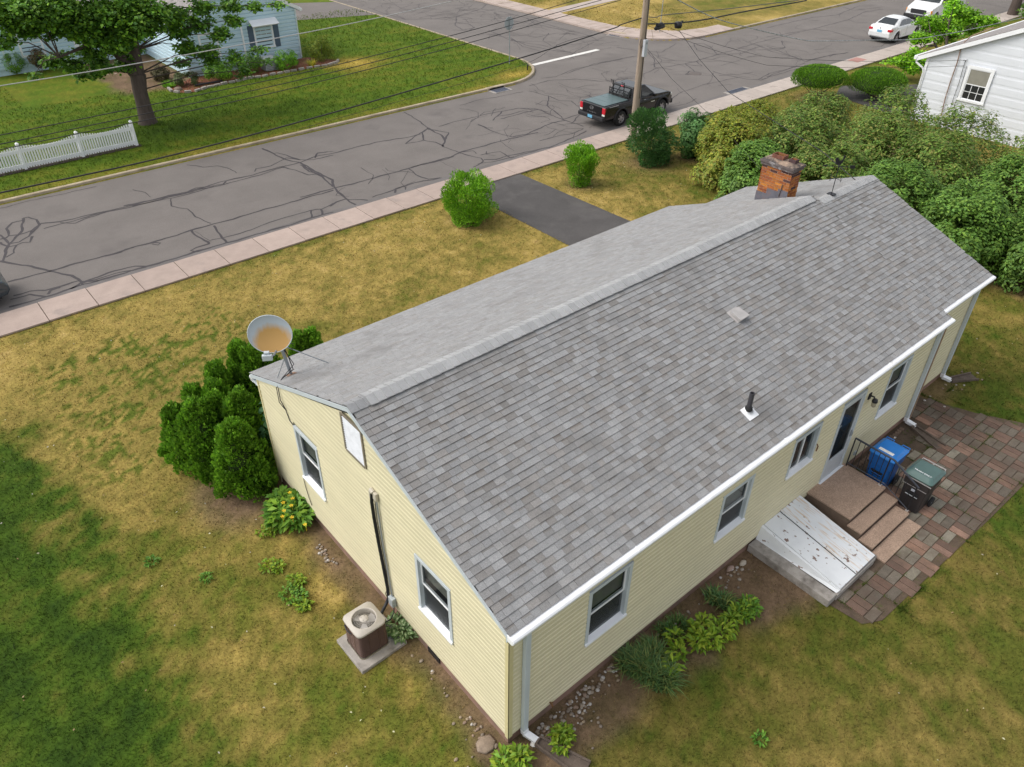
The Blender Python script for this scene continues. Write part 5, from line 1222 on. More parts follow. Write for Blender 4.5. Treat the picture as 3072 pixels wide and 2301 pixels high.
# bed along the rear wall
p = G('G',550,1600,.15); clump('day_lily', 'lime leafy perennial at the near corner of the house', 'plant', [(p.x, p.y, .22), (p.x+.18, p.y-.12, .2), (p.x-.15, p.y-.1, .18)], 130, .13, LIME+DKG[2:], .28, .4)
p = G('G',985,1440,.12); clump('day_lily', 'small lime perennial beyond the near downspout', 'plant', [(p.x-.08, p.y-.06, .14), (p.x+.10, p.y+.05, .16), (p.x+.0, p.y+.1, .12)], 90, .11, LIME, .2, .4)
def tuft(label, spots, n, L, cols, w=.010):
    cx = sum(s[0] for s in spots)/len(spots); cy = sum(s[1] for s in spots)/len(spots); t = thing('grass_clump', label, 'plant', (cx, cy, 0)); Vs, Fs, Cs, o = [], [], [], 0
    for (x, y, r) in spots:
        a = rng.random(n)*6.283; rb = rng.random(n)**.5*r; B = np.stack([x+rb*np.cos(a), y+rb*np.sin(a), np.full(n, .01)], -1); a2 = a+rng.normal(0, .9, n); d = np.stack([np.cos(a2), np.sin(a2), 0*a], -1); ln = L*rng.uniform(.5, 1.2, n)[:, None]; lean = rng.uniform(.15, .9, n)[:, None]
        s = np.stack([-np.sin(a2), np.cos(a2), 0*a], -1)*w; z = np.array([0, 0, 1.0])
        p1 = B+(d*lean*.35+z*.75)*ln*.6; p2 = B+(d*lean+z*(.85-.45*lean))*ln
        Vs.append(np.stack([B-s, B+s, p1+s*.8, p1-s*.8, p2], 1).reshape(-1, 3)); i = np.arange(n)*5+o; o += n*5
        Fs.append(np.concatenate([np.stack([i, i+1, i+2], -1), np.stack([i, i+2, i+3], -1), np.stack([i+3, i+2, i+4], -1)])); Cs.append(np.repeat(pick(cols, n, .35), 5, axis=0))
    npmesh('blades', np.concatenate(Vs), np.concatenate(Fs), m_leaf, t, np.concatenate(Cs)); return t
q = [G('H',720,1080,.15), G('H',600,1010,.15), G('H',860,1150,.15), G('H',780,950,.15)]; tuft('shaggy blue-green grass clump below the near rear window', [(v.x, v.y, .24) for v in q], 420, .42, BLU, .009)
q = [G('H',900,730,.1), G('H',1010,660,.1), G('H',760,880,.1)]; tuft('low dark grass tuft against the foundation below the near rear window', [(v.x, v.y, .17) for v in q], 200, .26, BLU+DKG[:1], .008)
q = [G('H',1330,420,.1), G('H',1420,470,.1)]; tuft('blue-green iris tuft by the foundation, farthest along the rear bed', [(v.x, v.y, .16) for v in q], 110, .30, BLU, .016)
q = [G('H',980,800,.15), G('H',1000,920,.15), G('H',950,1050,.15)]; clump('day_lily', 'lime perennial beside the shaggy grass clump', 'plant', [(v.x, v.y, .16) for v in q], 80, .14, LIME, .30, .34)
q = [G('H',1220,680,.15), G('H',1300,800,.15), G('H',1200,820,.15), G('H',1400,720,.15)]; clump('day_lily', 'largest lime perennial in the middle of the rear bed', 'plant', [(v.x, v.y, .22) for v in q], 110, .14, LIME, .32, .36)
q = [G('H',1480,640,.15), G('H',1540,580,.15)]; clump('day_lily', 'lime perennial next to the farthest one in the rear bed', 'plant', [(v.x, v.y, .17) for v in q], 90, .13, LIME+DKG[:1], .30, .34)
q = [G('H',1640,490,.15), G('H',1680,540,.15), G('H',1600,560,.15)]; clump('day_lily', 'farthest lime perennial in the rear bed, towards the cellar doors', 'plant', [(v.x, v.y, .17) for v in q], 90, .13, LIME[:2]+DKG, .30, .34)
p = G('J',870,760,.3); bush('yew_seedling', 'small dark shrub at the inner corner beside the garage downspout', 'shrub', (p.x, p.y, 0), (.28,.26,.28), .32, 900, .06, [(.03,.07,.02),(.05,.10,.03)], nb=12, nst=2)
# ---- front and side shrubs
FRESH = [(.10,.235,.012), (.14,.30,.015), (.07,.175,.012), (.19,.36,.02)]
bush('forsythia_bush', 'big round bright green bush at the left side of the driveway', 'bush', (11.85, 16.3, 0), (1.0,1.0,.74), .84, 17000, .085, FRESH, 'bright green bushes by the driveway', nb=80, br=.30, prof=BALL, stick=70, vert=.35, asp=.36)
bush('forsythia_bush', 'narrow vase-shaped bright green bush at the right side of the driveway', 'bush', (17.43, 16.22, 0), (.62,.62,.70), .76, 10000, .085, FRESH, 'bright green bushes by the driveway', nb=60, br=.33, prof=VASE, stick=46, vert=.4, asp=.36, nst=6)
JUN = [(.030,.085,.020), (.045,.115,.025), (.060,.145,.030), (.035,.09,.03)]
t = bush('juniper', 'big irregular dark juniper bush in front of the pickup', 'bush', (21.75, 16.25, 0), (1.08,.98,.95), 1.02, 15000, .085, JUN, nb=38, br=.40, prof=BALL, vert=.15, asp=.5)
bush('shrub', 'blue-green leafy shrub right of the juniper', 'bush', (23.5, 15.35, 0), (.85,.8,.86), .98, 7500, .12, [(.05,.125,.035),(.065,.15,.045),(.09,.17,.05)], nb=40, br=.36, prof=VASE, asp=.55, nst=6)
YEW = [(.062,.150,.010), (.092,.20,.012), (.045,.11,.010), (.125,.245,.015)]
def yew(label, c, R, zc):
    t = thing('clipped_yew', label, 'hedge bush', (c[0], c[1], 0), 0, 'clipped yews by the neighbour\'s drive'); n = 9000
    d = norm(rng.normal(size=(n, 3))); d[:, 2] = np.where(d[:, 2] < -.3, -d[:, 2], d[:, 2]); sq = np.sign(d)*np.abs(d)**.8; sq = norm(sq)
    P = np.array([c[0], c[1], zc])+sq*np.array(R)*rng.uniform(.88, 1.03, (n, 1))*(1+.05*(fbm(d[:, 0]*5+3, d[:, 1]*5, 2)-.5))[:, None]; leafmesh('foliage', t, [leaf_arrays(P, norm(d+rng.normal(0, .4, (n, 3))), rng.uniform(.06, .11, n), pick(YEW, n, .3), .4, tipdir=norm(d*.5+np.array([0, 0, .8])))])
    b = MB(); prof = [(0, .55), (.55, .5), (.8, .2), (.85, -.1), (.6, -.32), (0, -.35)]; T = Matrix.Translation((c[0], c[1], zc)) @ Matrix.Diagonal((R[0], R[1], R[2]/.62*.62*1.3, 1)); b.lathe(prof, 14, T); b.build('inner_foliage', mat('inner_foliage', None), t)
    stems('stem', t, (c[0], c[1], 0), [(c[0]+R[0]*.6*math.cos(k*.8), c[1]+R[1]*.6*math.sin(k*.8), zc-.2) for k in range(8)], .03)
yew('flat-topped clipped yew on bare stems beside the sidewalk', (35.6, 16.75), (1.55,1.35,.60), 1.02); yew('clipped oval yew partly behind the hedge, nearer the white house', (38.3, 14.9), (1.75,1.4,.68), .74)
# ---- the tall burning-bush hedge along the lot line
HB = [(.082,.148,.024), (.104,.170,.027), (.062,.120,.022), (.128,.178,.032), (.168,.160,.042)]
HG = [(.090,.175,.028), (.065,.135,.025), (.120,.20,.03)]
HY = [(.15,.19,.022), (.19,.215,.022), (.10,.15,.022), (.21,.18,.03)]
def hedge(label, x, y, R, h, n=3600, cols=HB, size=.125):
    bush('hedge_bush', label, 'bush', (x, y, 0), (R[0]*1.15, R[1]*1.15, h*.48), h*.52, n, size, cols, 'tall hedge along the lot line', nb=120, br=.24, prof=DOME, asp=.55, nst=4, up=1.1, droop=.1, var=.26, stick=26)
HS = [(22.6,12.6,(1.5,1.4),2.5,HY,'yellowish hedge bush at the front-left end of the hedge'),(24.6,13.9,(1.6,1.3),2.1,HY,'sparse yellow-green hedge bush behind the blue-green shrub'),(27.4,14.9,(1.3,1.0),1.6,HY,'low feathery hedge bush nearest the sidewalk'),
 (21.4,10.7,(1.2,1.2),2.2,HG,'green hedge bush just left of the chimney'),(24.6,10.9,(1.7,1.5),2.7,HB,'hedge bush directly behind the chimney'),(27.6,11.9,(1.7,1.4),2.6,HB,'pale hedge bush in front of the right-hand clipped yew'),
 (22.2,8.2,(1.5,1.5),2.6,HB,'hedge bush right of the weathervane'),(25.4,8.2,(1.7,1.5),3.0,HB,'reddish-tipped hedge bush in the middle of the hedge'),(28.8,9.2,(1.8,1.5),3.1,HB,'hedge bush at the lower left corner of the white house'),
 (21.9,5.6,(1.5,1.5),2.7,HG,'green hedge bush beyond the far roof peak'),(24.8,5.6,(1.6,1.5),3.1,HB,'hedge bush below the white house window'),(28.0,6.2,(1.8,1.6),3.2,HB,'hedge bush against the white house siding'),
 (22.0,3.2,(1.4,1.3),2.7,HG,'green hedge bush beside the far rake of the garage'),(24.6,2.8,(1.6,1.5),3.0,HG,'dark green hedge bush at the right edge, middle'),(27.4,3.2,(1.8,1.6),3.3,HB,'hedge bush at the right edge, farthest back'),
 (22.9,.9,(1.4,1.2),2.5,HG,'dark green hedge bush at the right end above the rear lawn'),(25.6,.3,(1.6,1.4),3.0,HG,'green hedge bush at the right edge above the rear lawn'),(24.5,-2.0,(1.5,1.4),2.6,HG,'hedge bush out at the end of the hedge')]
for x, y, R, h, c, lab in HS: hedge(lab, x, y, R, h, 13000 if x < 26 else 9500, c)
p = G('Q',330,690,.3); t = thing('dead_branch', 'bare grey dead branches at the foot of the hedge left of the chimney', 'branch', (p.x, p.y, 0))
for k in range(9):
    b = MB(); a = 2.4+random.gauss(0, .7); L = random.uniform(.5, 1.1); s = Vector((p.x, p.y, .1)); e = s+Vector((math.cos(a)*L, math.sin(a)*L, random.uniform(.1, .7))); b.tube([s, s.lerp(e, .5)+Vector((0, 0, .1)), e], [.016, .011, .004], 5); b.build('twig', mat('grey_twig', (.34,.30,.25), .9), t)
# ---- trees
def leaf_tree(name, label, base, trunk, boughs, nleaf, size, cols, group=None, mt=None, rad=.3, flat=.45):
    """trunk: list of (points, radii); boughs: (centre, radius) clumps of leaf sprays, each on its own limb"""
    t = thing(name, label, 'tree', base, 0, group); tr = MB()
    for pts, rs in trunk: tr.tube(pts, rs, 12)
    tr.build('trunk', mt or m_bark, t); limbs = MB(); parts = []
    tot = sum(r**2 for _, r in boughs)
    for c, r in boughs:
        c = np.array(c); n = int(nleaf*r**2/tot); ns = max(6, int(n/46)); d = norm(rng.normal(size=(ns, 3))); S_ = c+d*rng.uniform(.25, 1, (ns, 1))**.6*np.array([r, r, r*.62]); k = rng.integers(0, ns, n)
        P = S_[k]+rng.normal(0, 1, (n, 3))*np.array([.20, .20, .09])*(1 if r > .8 else .8); N = np.array([0, 0, 1.0])+rng.normal(0, .38, (n, 3)); col = pick(cols, n, .28)*rng.uniform(.66, 1.5, ns)[k][:, None]
        parts.append(leaf_arrays(P, N, size*rng.uniform(.65, 1.25, n), col, .82, fold=.08, droop=.25))
        # limb from the nearest trunk point
        best = min((Vector(q) for pts, _ in trunk for q in pts), key=lambda q: (q-Vector(c)).length+max(0, q.z-c[2])*1.5); mid = best.lerp(Vector(c), .55)+Vector((0, 0, .25)); limbs.tube([best, mid, Vector(c)], [.035, .022, .010], 5)
        for q in S_[:4]: limbs.tube([Vector(c).lerp(mid, .15), Vector(q)], [.012, .005], 4, caps=False)
    limbs.build('limbs', mt or m_bark, t); leafmesh('crown', t, parts); return t
MAP = [(.060,.140,.014), (.085,.180,.016), (.130,.235,.018), (.050,.115,.016), (.050,.115,.025)]
tb_ = Vector((6.45, 34.75, .08))
fork = Vector((6.6, 34.85, 2.3))
trunk = [([tb_+Vector((-.02, 0, -.1)), tb_+Vector((0, 0, .15)), tb_+Vector((.0, .0, .8)), Vector((6.48, 34.8, 1.6)), fork], [.52, .40, .34, .33, .36]),
 ([fork-Vector((0, 0, .25)), Vector((6.0, 34.9, 3.3)), Vector((5.2, 35.0, 4.3)), Vector((4.3, 35.1, 5.4)), Vector((3.6, 35.2, 7.5))], [.26, .22, .18, .14, .08]),
 ([fork-Vector((0, 0, .25)), Vector((6.75, 34.95, 3.3)), Vector((6.9, 35.0, 4.4)), Vector((7.1, 35.1, 6.0)), Vector((7.2, 35.2, 9))], [.30, .26, .24, .2, .1]),
 ([Vector((5.6, 34.95, 3.7)), Vector((4.6, 34.4, 3.9)), Vector((3.4, 34.0, 3.7))], [.11, .08, .04])]
def UB(k, px, py, Y, r): return (tuple(onY(k, px, py, Y)), r)
bo = []
for (px, py, Y, r) in ((30,30,34,1.0),(110,35,33.5,1.0),(195,40,34,1.0),(60,82,34.5,.7),(150,80,34.2,.7),(232,78,33.8,.8),(18,125,34.6,.38),(300,45,34.2,1.0),(370,38,33.4,1.0),(440,35,33.2,.85),(292,108,33.8,.65),(345,122,33.6,.65),(400,88,33.0,.75),(455,80,33.0,.5),
   (148,182,35.8,.30),(192,174,35.5,.36),(226,194,35.2,.42),(271,152,34.6,.46),(316,198,34.5,.46),(344,140,34.4,.5),(370,194,34.9,.36),(246,230,35.4,.22),(104,224,35.6,.15),(400,160,35.2,.45),(290,225,35,.25),
   (515,40,34.4,.65),(530,90,34.8,.55),(560,140,34.6,.45),(590,68,34.8,.55),(620,150,34.3,.45),(655,100,34.4,.42),(700,58,34.2,.38),(640,190,34.0,.36),(698,168,33.8,.32),(730,212,33.9,.28),(778,150,33.6,.24),(803,186,34.0,.17),(690,14,34.5,.45),(760,14,34.5,.32),(830,12,34.4,.22),(600,20,34.8,.55),(545,185,35.2,.28)):
    bo.append(UB('X', px, py, Y, r*1.05))
for (x, y, z, r) in ((3.2,35.3,7.2,1.1),(6.5,35.5,8.2,1.3),(8.6,35.6,6.9,1.0),(5.2,36.6,7.0,1.1),(1.0,35.6,6.2,.9),(4.6,34.4,6.4,.9),(7.8,34.6,6.2,.8),(2.4,36.2,6.3,.8),(9.4,35.4,5.9,.7),(5.8,36.2,6.0,.8),(7.2,36.4,7.4,.9),(4.6,35.2,8.4,.9)): bo.append(((x, y, z), r))
mp = leaf_tree('maple_tree', 'big dark-trunked maple with spreading crown on the blue house\'s lawn', (6.45, 34.75, .08), trunk, bo, 60000, .18, MAP)
DOG = [(.15,.31,.012), (.11,.25,.012), (.20,.37,.015), (.085,.20,.014)]
bo = [UB('D', px, py, Y, r) for px, py, Y, r in ((1600,80,16.2,.7),(1700,150,16.0,.9),(1500,200,16.2,.8),(1400,260,16.4,.7),(1330,330,16.0,.6),(1560,280,15.6,.9),(1750,220,15.6,.8),(1880,180,15.2,.6),(1940,190,15,.4),(1360,180,16.6,.45),(1620,20,16.4,.4),(1290,310,16.2,.4),(1300,490,15.2,.55),(1170,530,15.8,.5),(1230,590,15.4,.5),(1320,560,14.8,.55),(1090,525,16.0,.28),(1260,460,15.6,.4))]
p = G('D',1330,640); dx, dy = p.x+1.2, p.y-.6
leaf_tree('dogwood_tree', 'bright green layered dogwood beside the white house', (dx, dy, 0), [([(dx, dy, -.1), (dx, dy, .8), (dx+.3, dy+.4, 1.7), (dx+.8, dy+.8, 2.6)], [.12, .10, .08, .04]), ([(dx, dy, .7), (dx-.5, dy+.6, 1.5), (dx-.8, dy+1.0, 2.2)], [.08, .06, .03])], bo, 13000, .16, DOG)
p = G('D',2110,130); qx, qy = p.x, p.y
leaf_tree('street_tree', 'dark-trunked street tree at the top right corner', (qx, qy, 0), [([(qx, qy, -.1), (qx, qy, 1.2), (qx+.1, qy, 2.4), (qx+.2, qy, 5)], [.42, .34, .30, .2])], [((qx+a, qy+b_, z), r) for a, b_, z, r in ((-.5,-.9,.5,.6),(.6,-.6,.7,.5),(0,0,3.6,1.4),(1.2,-.5,3.4,1.3),(2.6,-.8,3.8,1.5),(.4,1.2,4.6,1.5),(2,1,5,1.6))], 7000, .17, MAP)
# ---- grass blades: near lawns (stuff)
N0 = 4200000
gx_ = rng.uniform(-13, 48, N0); gy_ = rng.uniform(-8, 52, N0); dd = np.sqrt((gx_-CAM[0])**2+(gy_-CAM[1])**2+CAM[2]**2); k = rng.random(N0) < np.minimum(1, (13.5/dd)**2.3); gx_, gy_, dd = gx_[k], gy_[k], dd[k]
ok = ~((gx_ > -.02) & (gx_ < 15.9) & (gy_ > -.02) & (gy_ < 8)); ok &= ~((gy_ > 18.62+.06*np.sin(gx_*3)) & ~far_left(gx_, gy_, .16) & ~far_right(gx_, gy_, 1.9)); ok &= ~((gx_ > 13.30+.05*np.sin(gy_*4)+.03*np.sin(gy_*11)) & (gx_ < 16.48-.018*(gy_-7)+.05*np.sin(gy_*5)) & (gy_ > 7) & (gy_ < 18.7))
ok &= ~((gx_ > 6.5) & (gx_ < 15.2) & (gy_ < .3) & (gy_ > -2.70+.10*np.sin(gx_*5)+.06*np.sin(gx_*13)) & (gx_ < 14.6-.2*gy_)); ok &= ~((gx_ > 36.4) & (gy_ < 17) & (gy_ > 9)); ok &= ~((gx_ > -1.15) & (gx_ < -.2) & (gy_ > 2.65) & (gy_ < 3.55))
ok &= ~((gy_ > 40.8) & (gx_ > 2.5) & (gx_ < 18)); ok &= ~((gx_ > 39.4) & (gy_ > 40.8) & (gy_ < 43.2))
gx_, gy_, dd = gx_[ok], gy_[ok], dd[ok]
jx, jy = [], []        # grass rooted in the patio joints and creeping over its edge
for _ in range(95):
    cx_ = gx0+PM*(random.randint(-8, 14)+.5*random.choice((-1, 1))); cy_ = gy0+PM*(random.randint(-2, 6)+.5); al = random.random() < .5; n_ = random.randint(30, 150); L_ = random.uniform(.08, .35)
    if 6.4 < cx_ < 10.1 and cy_ > -2.0: continue
    u_ = rng.normal(0, L_*.5, n_); w_ = rng.normal(0, .012, n_); jx.append(cx_+(u_ if al else w_)); jy.append(cy_+(w_ if al else u_))
jx, jy = np.concatenate(jx), np.concatenate(jy); k = (jy < -.1) | (jx > 13.3); jx, jy = jx[k], jy[k]; nj = len(jx)
gx_, gy_ = np.concatenate([gx_, jx]), np.concatenate([gy_, jy]); dd = np.concatenate([dd, np.full(nj, 17.0)])
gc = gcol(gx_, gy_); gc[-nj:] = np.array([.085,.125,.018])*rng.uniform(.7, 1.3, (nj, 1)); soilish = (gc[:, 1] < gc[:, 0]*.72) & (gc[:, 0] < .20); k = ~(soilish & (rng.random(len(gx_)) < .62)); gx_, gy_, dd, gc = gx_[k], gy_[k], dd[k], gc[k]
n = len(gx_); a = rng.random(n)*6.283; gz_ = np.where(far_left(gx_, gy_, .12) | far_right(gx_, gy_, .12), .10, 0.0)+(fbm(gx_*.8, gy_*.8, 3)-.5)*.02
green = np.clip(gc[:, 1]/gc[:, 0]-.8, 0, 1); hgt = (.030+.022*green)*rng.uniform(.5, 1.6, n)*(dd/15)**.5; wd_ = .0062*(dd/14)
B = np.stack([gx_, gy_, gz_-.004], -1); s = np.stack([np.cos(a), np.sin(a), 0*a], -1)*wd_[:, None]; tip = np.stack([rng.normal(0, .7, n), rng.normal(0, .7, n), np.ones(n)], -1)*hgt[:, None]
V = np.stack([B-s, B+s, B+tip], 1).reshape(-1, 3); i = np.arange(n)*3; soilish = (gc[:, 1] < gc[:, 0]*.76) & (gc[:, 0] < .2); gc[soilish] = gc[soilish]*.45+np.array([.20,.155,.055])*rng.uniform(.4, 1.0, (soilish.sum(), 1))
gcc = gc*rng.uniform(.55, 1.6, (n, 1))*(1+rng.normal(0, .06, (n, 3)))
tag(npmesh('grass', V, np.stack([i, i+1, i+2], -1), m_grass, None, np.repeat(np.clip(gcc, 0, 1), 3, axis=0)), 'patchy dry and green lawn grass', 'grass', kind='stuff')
n = 900; lx = rng.uniform(-9, 22, n); ly = rng.uniform(-6, 18.4, n); k = ~((lx > -.1) & (lx < 16.6) & (ly > -3) & (ly < 8.3)) & ~((lx > 13.2) & (lx < 16.6)); lx, ly = lx[k], ly[k]; n = len(lx)
lc = np.array([(.42,.30,.16), (.55,.52,.46), (.30,.20,.10), (.62,.60,.40)])[rng.integers(0, 4, n)]
lv, lf, lcc = leaf_arrays(np.stack([lx, ly, np.full(n, .045)], -1), np.array([0, 0, 1.0])+rng.normal(0, .3, (n, 3)), rng.uniform(.02, .06, n), lc, .6)
tag(npmesh('leaf_litter', lv, lf, m_leaf, None, lcc), 'tiny fallen leaves and petals strewn on the lawn', 'leaf litter', kind='stuff')
# ================================================================ NEIGHBOURS' HOUSES
def simple_window(parent, P, u0, u1, v0, v1, grid=False, shade=.5, casing=.09, mt=None):
    def bar(mb, a, c, e, f, d0, d1):
        q = [P(a, e, d0), P(c, e, d0), P(c, f, d0), P(a, f, d0), P(a, e, d1), P(c, e, d1), P(c, f, d1), P(a, f, d1)]; mb.mesh(q, [(0,3,2,1),(4,5,6,7),(0,1,5,4),(1,2,6,5),(2,3,7,6),(3,0,4,7)])
    w = MB(); c_ = casing; bar(w, u0, u0+c_, v0, v1, .0, .04); bar(w, u1-c_, u1, v0, v1, .0, .04); bar(w, u0+c_, u1-c_, v1-c_, v1, .0, .039); bar(w, u0-.02, u1+.02, v0-.03, v0+.06, .0, .06); win = w.build('window', mt or m_white, parent)
    a, c, e, f = u0+c_, u1-c_, v0+.06, v1-c_; m_ = (e+f)/2
    s = MB(); r = .04
    for (e0, f0, d) in ((m_-.02, f, .02), (e, m_+.02, .012)): bar(s, a, a+r, e0, f0, .0, d); bar(s, c-r, c, e0, f0, 0, d); bar(s, a+r, c-r, e0, e0+r, 0, d-.001); bar(s, a+r, c-r, f0-r, f0, 0, d-.001)
    s.build('sash', m_white, win)
    g = MB(); g.face([P(a, e, .005), P(c, e, .005), P(c, m_, .005), P(a, m_, .005)]); g.build('pane', mat('dark_pane', (.03,.032,.032), .06, 0, spec=.7), win)
    g = MB(); g.face([P(a, m_, .005), P(c, m_, .005), P(c, f, .005), P(a, f, .005)]); g.build('pane', mat('shade_pane', (.26,.25,.21), .4, .12, 4) if shade else mat('dark_pane', None), win)
    if grid:
        k = MB(); e0, f0 = (e+r, m_-.02) if grid == 'low' else (m_+.02, f-r)
        for t in (1/3, 2/3): x = a+(c-a)*t; bar(k, x-.011, x+.011, e0, f0, .006, .016)
        bar(k, a+r, c-r, (e0+f0)/2-.011, (e0+f0)/2+.011, .006, .015); k.build('muntin', m_white, win)
    return win
# ---- blue house across the street
BLUE = (.55,.715,.805)
m_bside = mat('blue_siding', None, .55, .05, 1, objcol=True, fine=.03, fscale=20)
blu = thing('blue_house', 'light blue sided house across the street behind the maple', 'house', (13, 44, .1))
bx0, bx1, by0, by1, be = 11.0, 17.95, 41.0, 52.0, 2.95
b = MB(); grid_wall(b, lambda u, v: (u, by0+.02, v), bx0, bx1, 0, be, []); b.face([(bx0, by0+.02, be), (bx1, by0+.02, be), ((bx0+bx1)/2, by0+.02, be+1.75)]); b.face([(bx0+.02, by0, 0), (bx0+.02, 48, 0), (bx0+.02, 48, be), (bx0+.02, by0, be)]); b.face([(bx1-.02, by0, 0), (bx1-.02, by1, 0), (bx1-.02, by1, be), (bx1-.02, by0, be)])
wb = b.build('wall', mat('blue_core', BLUE, .7), blu)
bsl = 1.75/((bx1-bx0)/2); bm_ = (bx0+bx1)/2
def btop(v):
    if v < be: return (bx0, bx1)
    y = (be+1.75-v)/bsl; return (bm_-y, bm_+y)
siding(wb, lambda u, v: (u, by0, v), (0, -1, 0), bx0, bx1, .42, be+1.6, [], btop, .2, BLUE, m_bside, proud=.055, jit=.02)
siding(wb, lambda u, v: (bx0, u, v), (-1, 0, 0), by0, 48, .42, be, [], None, .2, BLUE, m_bside, proud=.055, jit=.02)
wx0, wy = 2.2, 47.9
b = MB(); grid_wall(b, lambda u, v: (u, wy+.02, v), wx0, bx0, 0, be, []); wl = b.build('wall', mat('blue_core', None), blu)
siding(wl, lambda u, v: (u, wy, v), (0, -1, 0), wx0, bx0, .42, be, [], None, .2, BLUE, m_bside, proud=.055, jit=.02)
b = MB(); b.box(bx0+.05, bx1-.05, by0+.05, by1, -.2, .43); b.box(wx0+.05, bx0, wy+.05, by1, -.2, .43); b.build('foundation', mat('grey_foundation', (.16,.13,.11), .9, .2), blu)
m_broof = mat('far_roof', (.27,.25,.245), .95, .25, 3, .4, 40, fine=.2, fscale=12)
b = MB(); zc = be+1.75+.06
b.prism([(bx0-.3, by0-.12, be-.3*bsl+.06), (bm_, by0-.12, zc), (bm_, by0-.12, zc+.1), (bx0-.3, by0-.12, be-.3*bsl+.16)], (0, 12, 0)); b.prism([(bx1+.3, by0-.12, be-.3*bsl+.06), (bm_, by0-.12, zc), (bm_, by0-.12, zc+.1), (bx1+.3, by0-.12, be-.3*bsl+.16)], (0, 12, 0)); b.build('roof', m_broof, blu)
b = MB(); b.prism([(wx0-.3, wy-.35, be-.08), (wx0-.3, wy+5, be+2.1), (wx0-.3, wy+5, be+2.2), (wx0-.3, wy-.35, be+.02)], (bx0-wx0+.2, 0, 0)); b.build('roof', m_broof, blu)
b = MB(); b.box(bx0-.34, bx0-.22, by0-.15, 47.8, be-.18, be-.06); b.box(bx1+.22, bx1+.36, by0-.2, by1, be-.18, be-.05); b.box(wx0-.3, bx0-.3, wy-.47, wy-.36, be-.14, be-.02); b.build('gutter', m_gutter, blu)
for s_ in (-1, 1):
    b = MB(); x_ = bx0-.3 if s_ < 0 else bx1+.3; b.prism([(x_, by0-.15, be-.3*bsl-.04), (bm_, by0-.15, zc-.1), (bm_, by0-.15, zc+.1), (x_, by0-.15, be-.3*bsl+.16)], (0, .028, 0)); b.build('rake_board', m_white, blu)
for x_, y_ in ((bx0-.02, by0-.08), (bx1-.10, by0-.08), (3.35, wy-.1)):
    b = MB(); b.box(x_, x_+.09, y_, y_+.07, .2, be-.05); b.build('downspout', mat('pale_blue_trim', (.62,.72,.76), .5), blu)
PB = lambda u, v, d: (u, by0-.02-d, v); PW = lambda u, v, d: (u, wy-.02-d, v)
simple_window(blu, PB, 15.15, 16.35, 1.05, 2.32, 'up'); simple_window(blu, PB, 11.9, 13.0, 1.05, 2.3); simple_window(blu, PW, 4.25, 5.5, .95, 2.25); simple_window(blu, PW, 7.1, 8.2, 1.1, 2.3)
for a, c in ((14.80, 15.14), (16.36, 16.70)):
    b = MB(); b.box(a, c, by0-.06, by0-.022, 1.02, 2.34); 
    sh_ = b.build('shutter', mat('slate_blue', (.085,.125,.18), .6, .1), blu); b = MB(); b.box(a+.05, c-.05, by0-.068, by0-.061, 1.1, 1.6); b.box(a+.05, c-.05, by0-.068, by0-.061, 1.7, 2.25); b.build('panel', mat('slate_blue', None), sh_)
b = MB(); b.prism([(14.95, by0-.04, 2.62), (14.95, by0-.04, 2.58), (14.95, by0-.52, 2.32), (14.95, by0-.55, 2.36)], (1.65, 0, 0)); b.build('awning', m_white, blu)
b = MB(); b.tube([(14.45, by0-.06, .3), (14.45, by0-.06, 2.75), (14.45, by0-.02, 2.85)], .06, 8); b.build('conduit', m_white, blu)
b = MB(); b.box(13.9, 14.35, by0-.05, by0-.02, 3.6, 4.2); b.build('attic_vent', m_white, blu)
# condenser and shrubs in the mulch bed
bed = [G('V', x, y, .1) for x, y in ((340,865),(380,900),(470,910),(600,900),(720,860),(850,830),(1000,800),(1120,770),(1250,755),(1400,725),(1600,690),(1760,660),(1900,640),(1990,615),(2005,590))]
b = MB(); b.face([(p.x, p.y, .118) for p in bed]+[(18.3, 41.05, .118), (11, 41.05, .118), (10.6, 40.6, .118)]); tag(b.build('mulch_bed', mat('red_mulch', (.20,.075,.04), .95, .35, 14, .6, 60, fine=.3, fscale=40)), kind='structure')
b = MB(); b.box(-.17, .17, -.07, .07, -.05, .09); bme = b.me('edging_stone', m_conc); edg = thing('bed_edging', 'row of pale stones edging the mulch bed of the blue house', 'edging', (14, 39, .1))
L_ = 0; PTS = []
for p, q in zip(bed[:-1], bed[1:]):
    d = (q-p); 
    n_ = max(1, int(d.length/.36))
    for i_ in range(n_): PTS.append((p+d*((i_+.5)/n_), math.atan2(d.y, d.x)))
for p, a_ in PTS: place(bme, 'stone', edg, (p.x, p.y, .12+random.uniform(-.015, .015)), a_+random.gauss(0, .08))
p = G('V',1360,690,.12); cd = thing('condenser', 'grey air conditioning condenser by the blue house', 'air conditioner', (p.x, p.y, .12))
b = MB(); b.box(p.x-.38, p.x+.38, p.y-.02, p.y+.7, .13, .82); b.build('cabinet', mat('condenser_grey', (.40,.43,.44), .5), cd, bevel=.03)
for k in range(7):
    b = MB(); b.box(p.x-.36, p.x+.36, p.y-.035, p.y-.021, .2+k*.085, .225+k*.085); b.build('louvre', mat('condenser_dark', (.16,.17,.18), .5), cd)
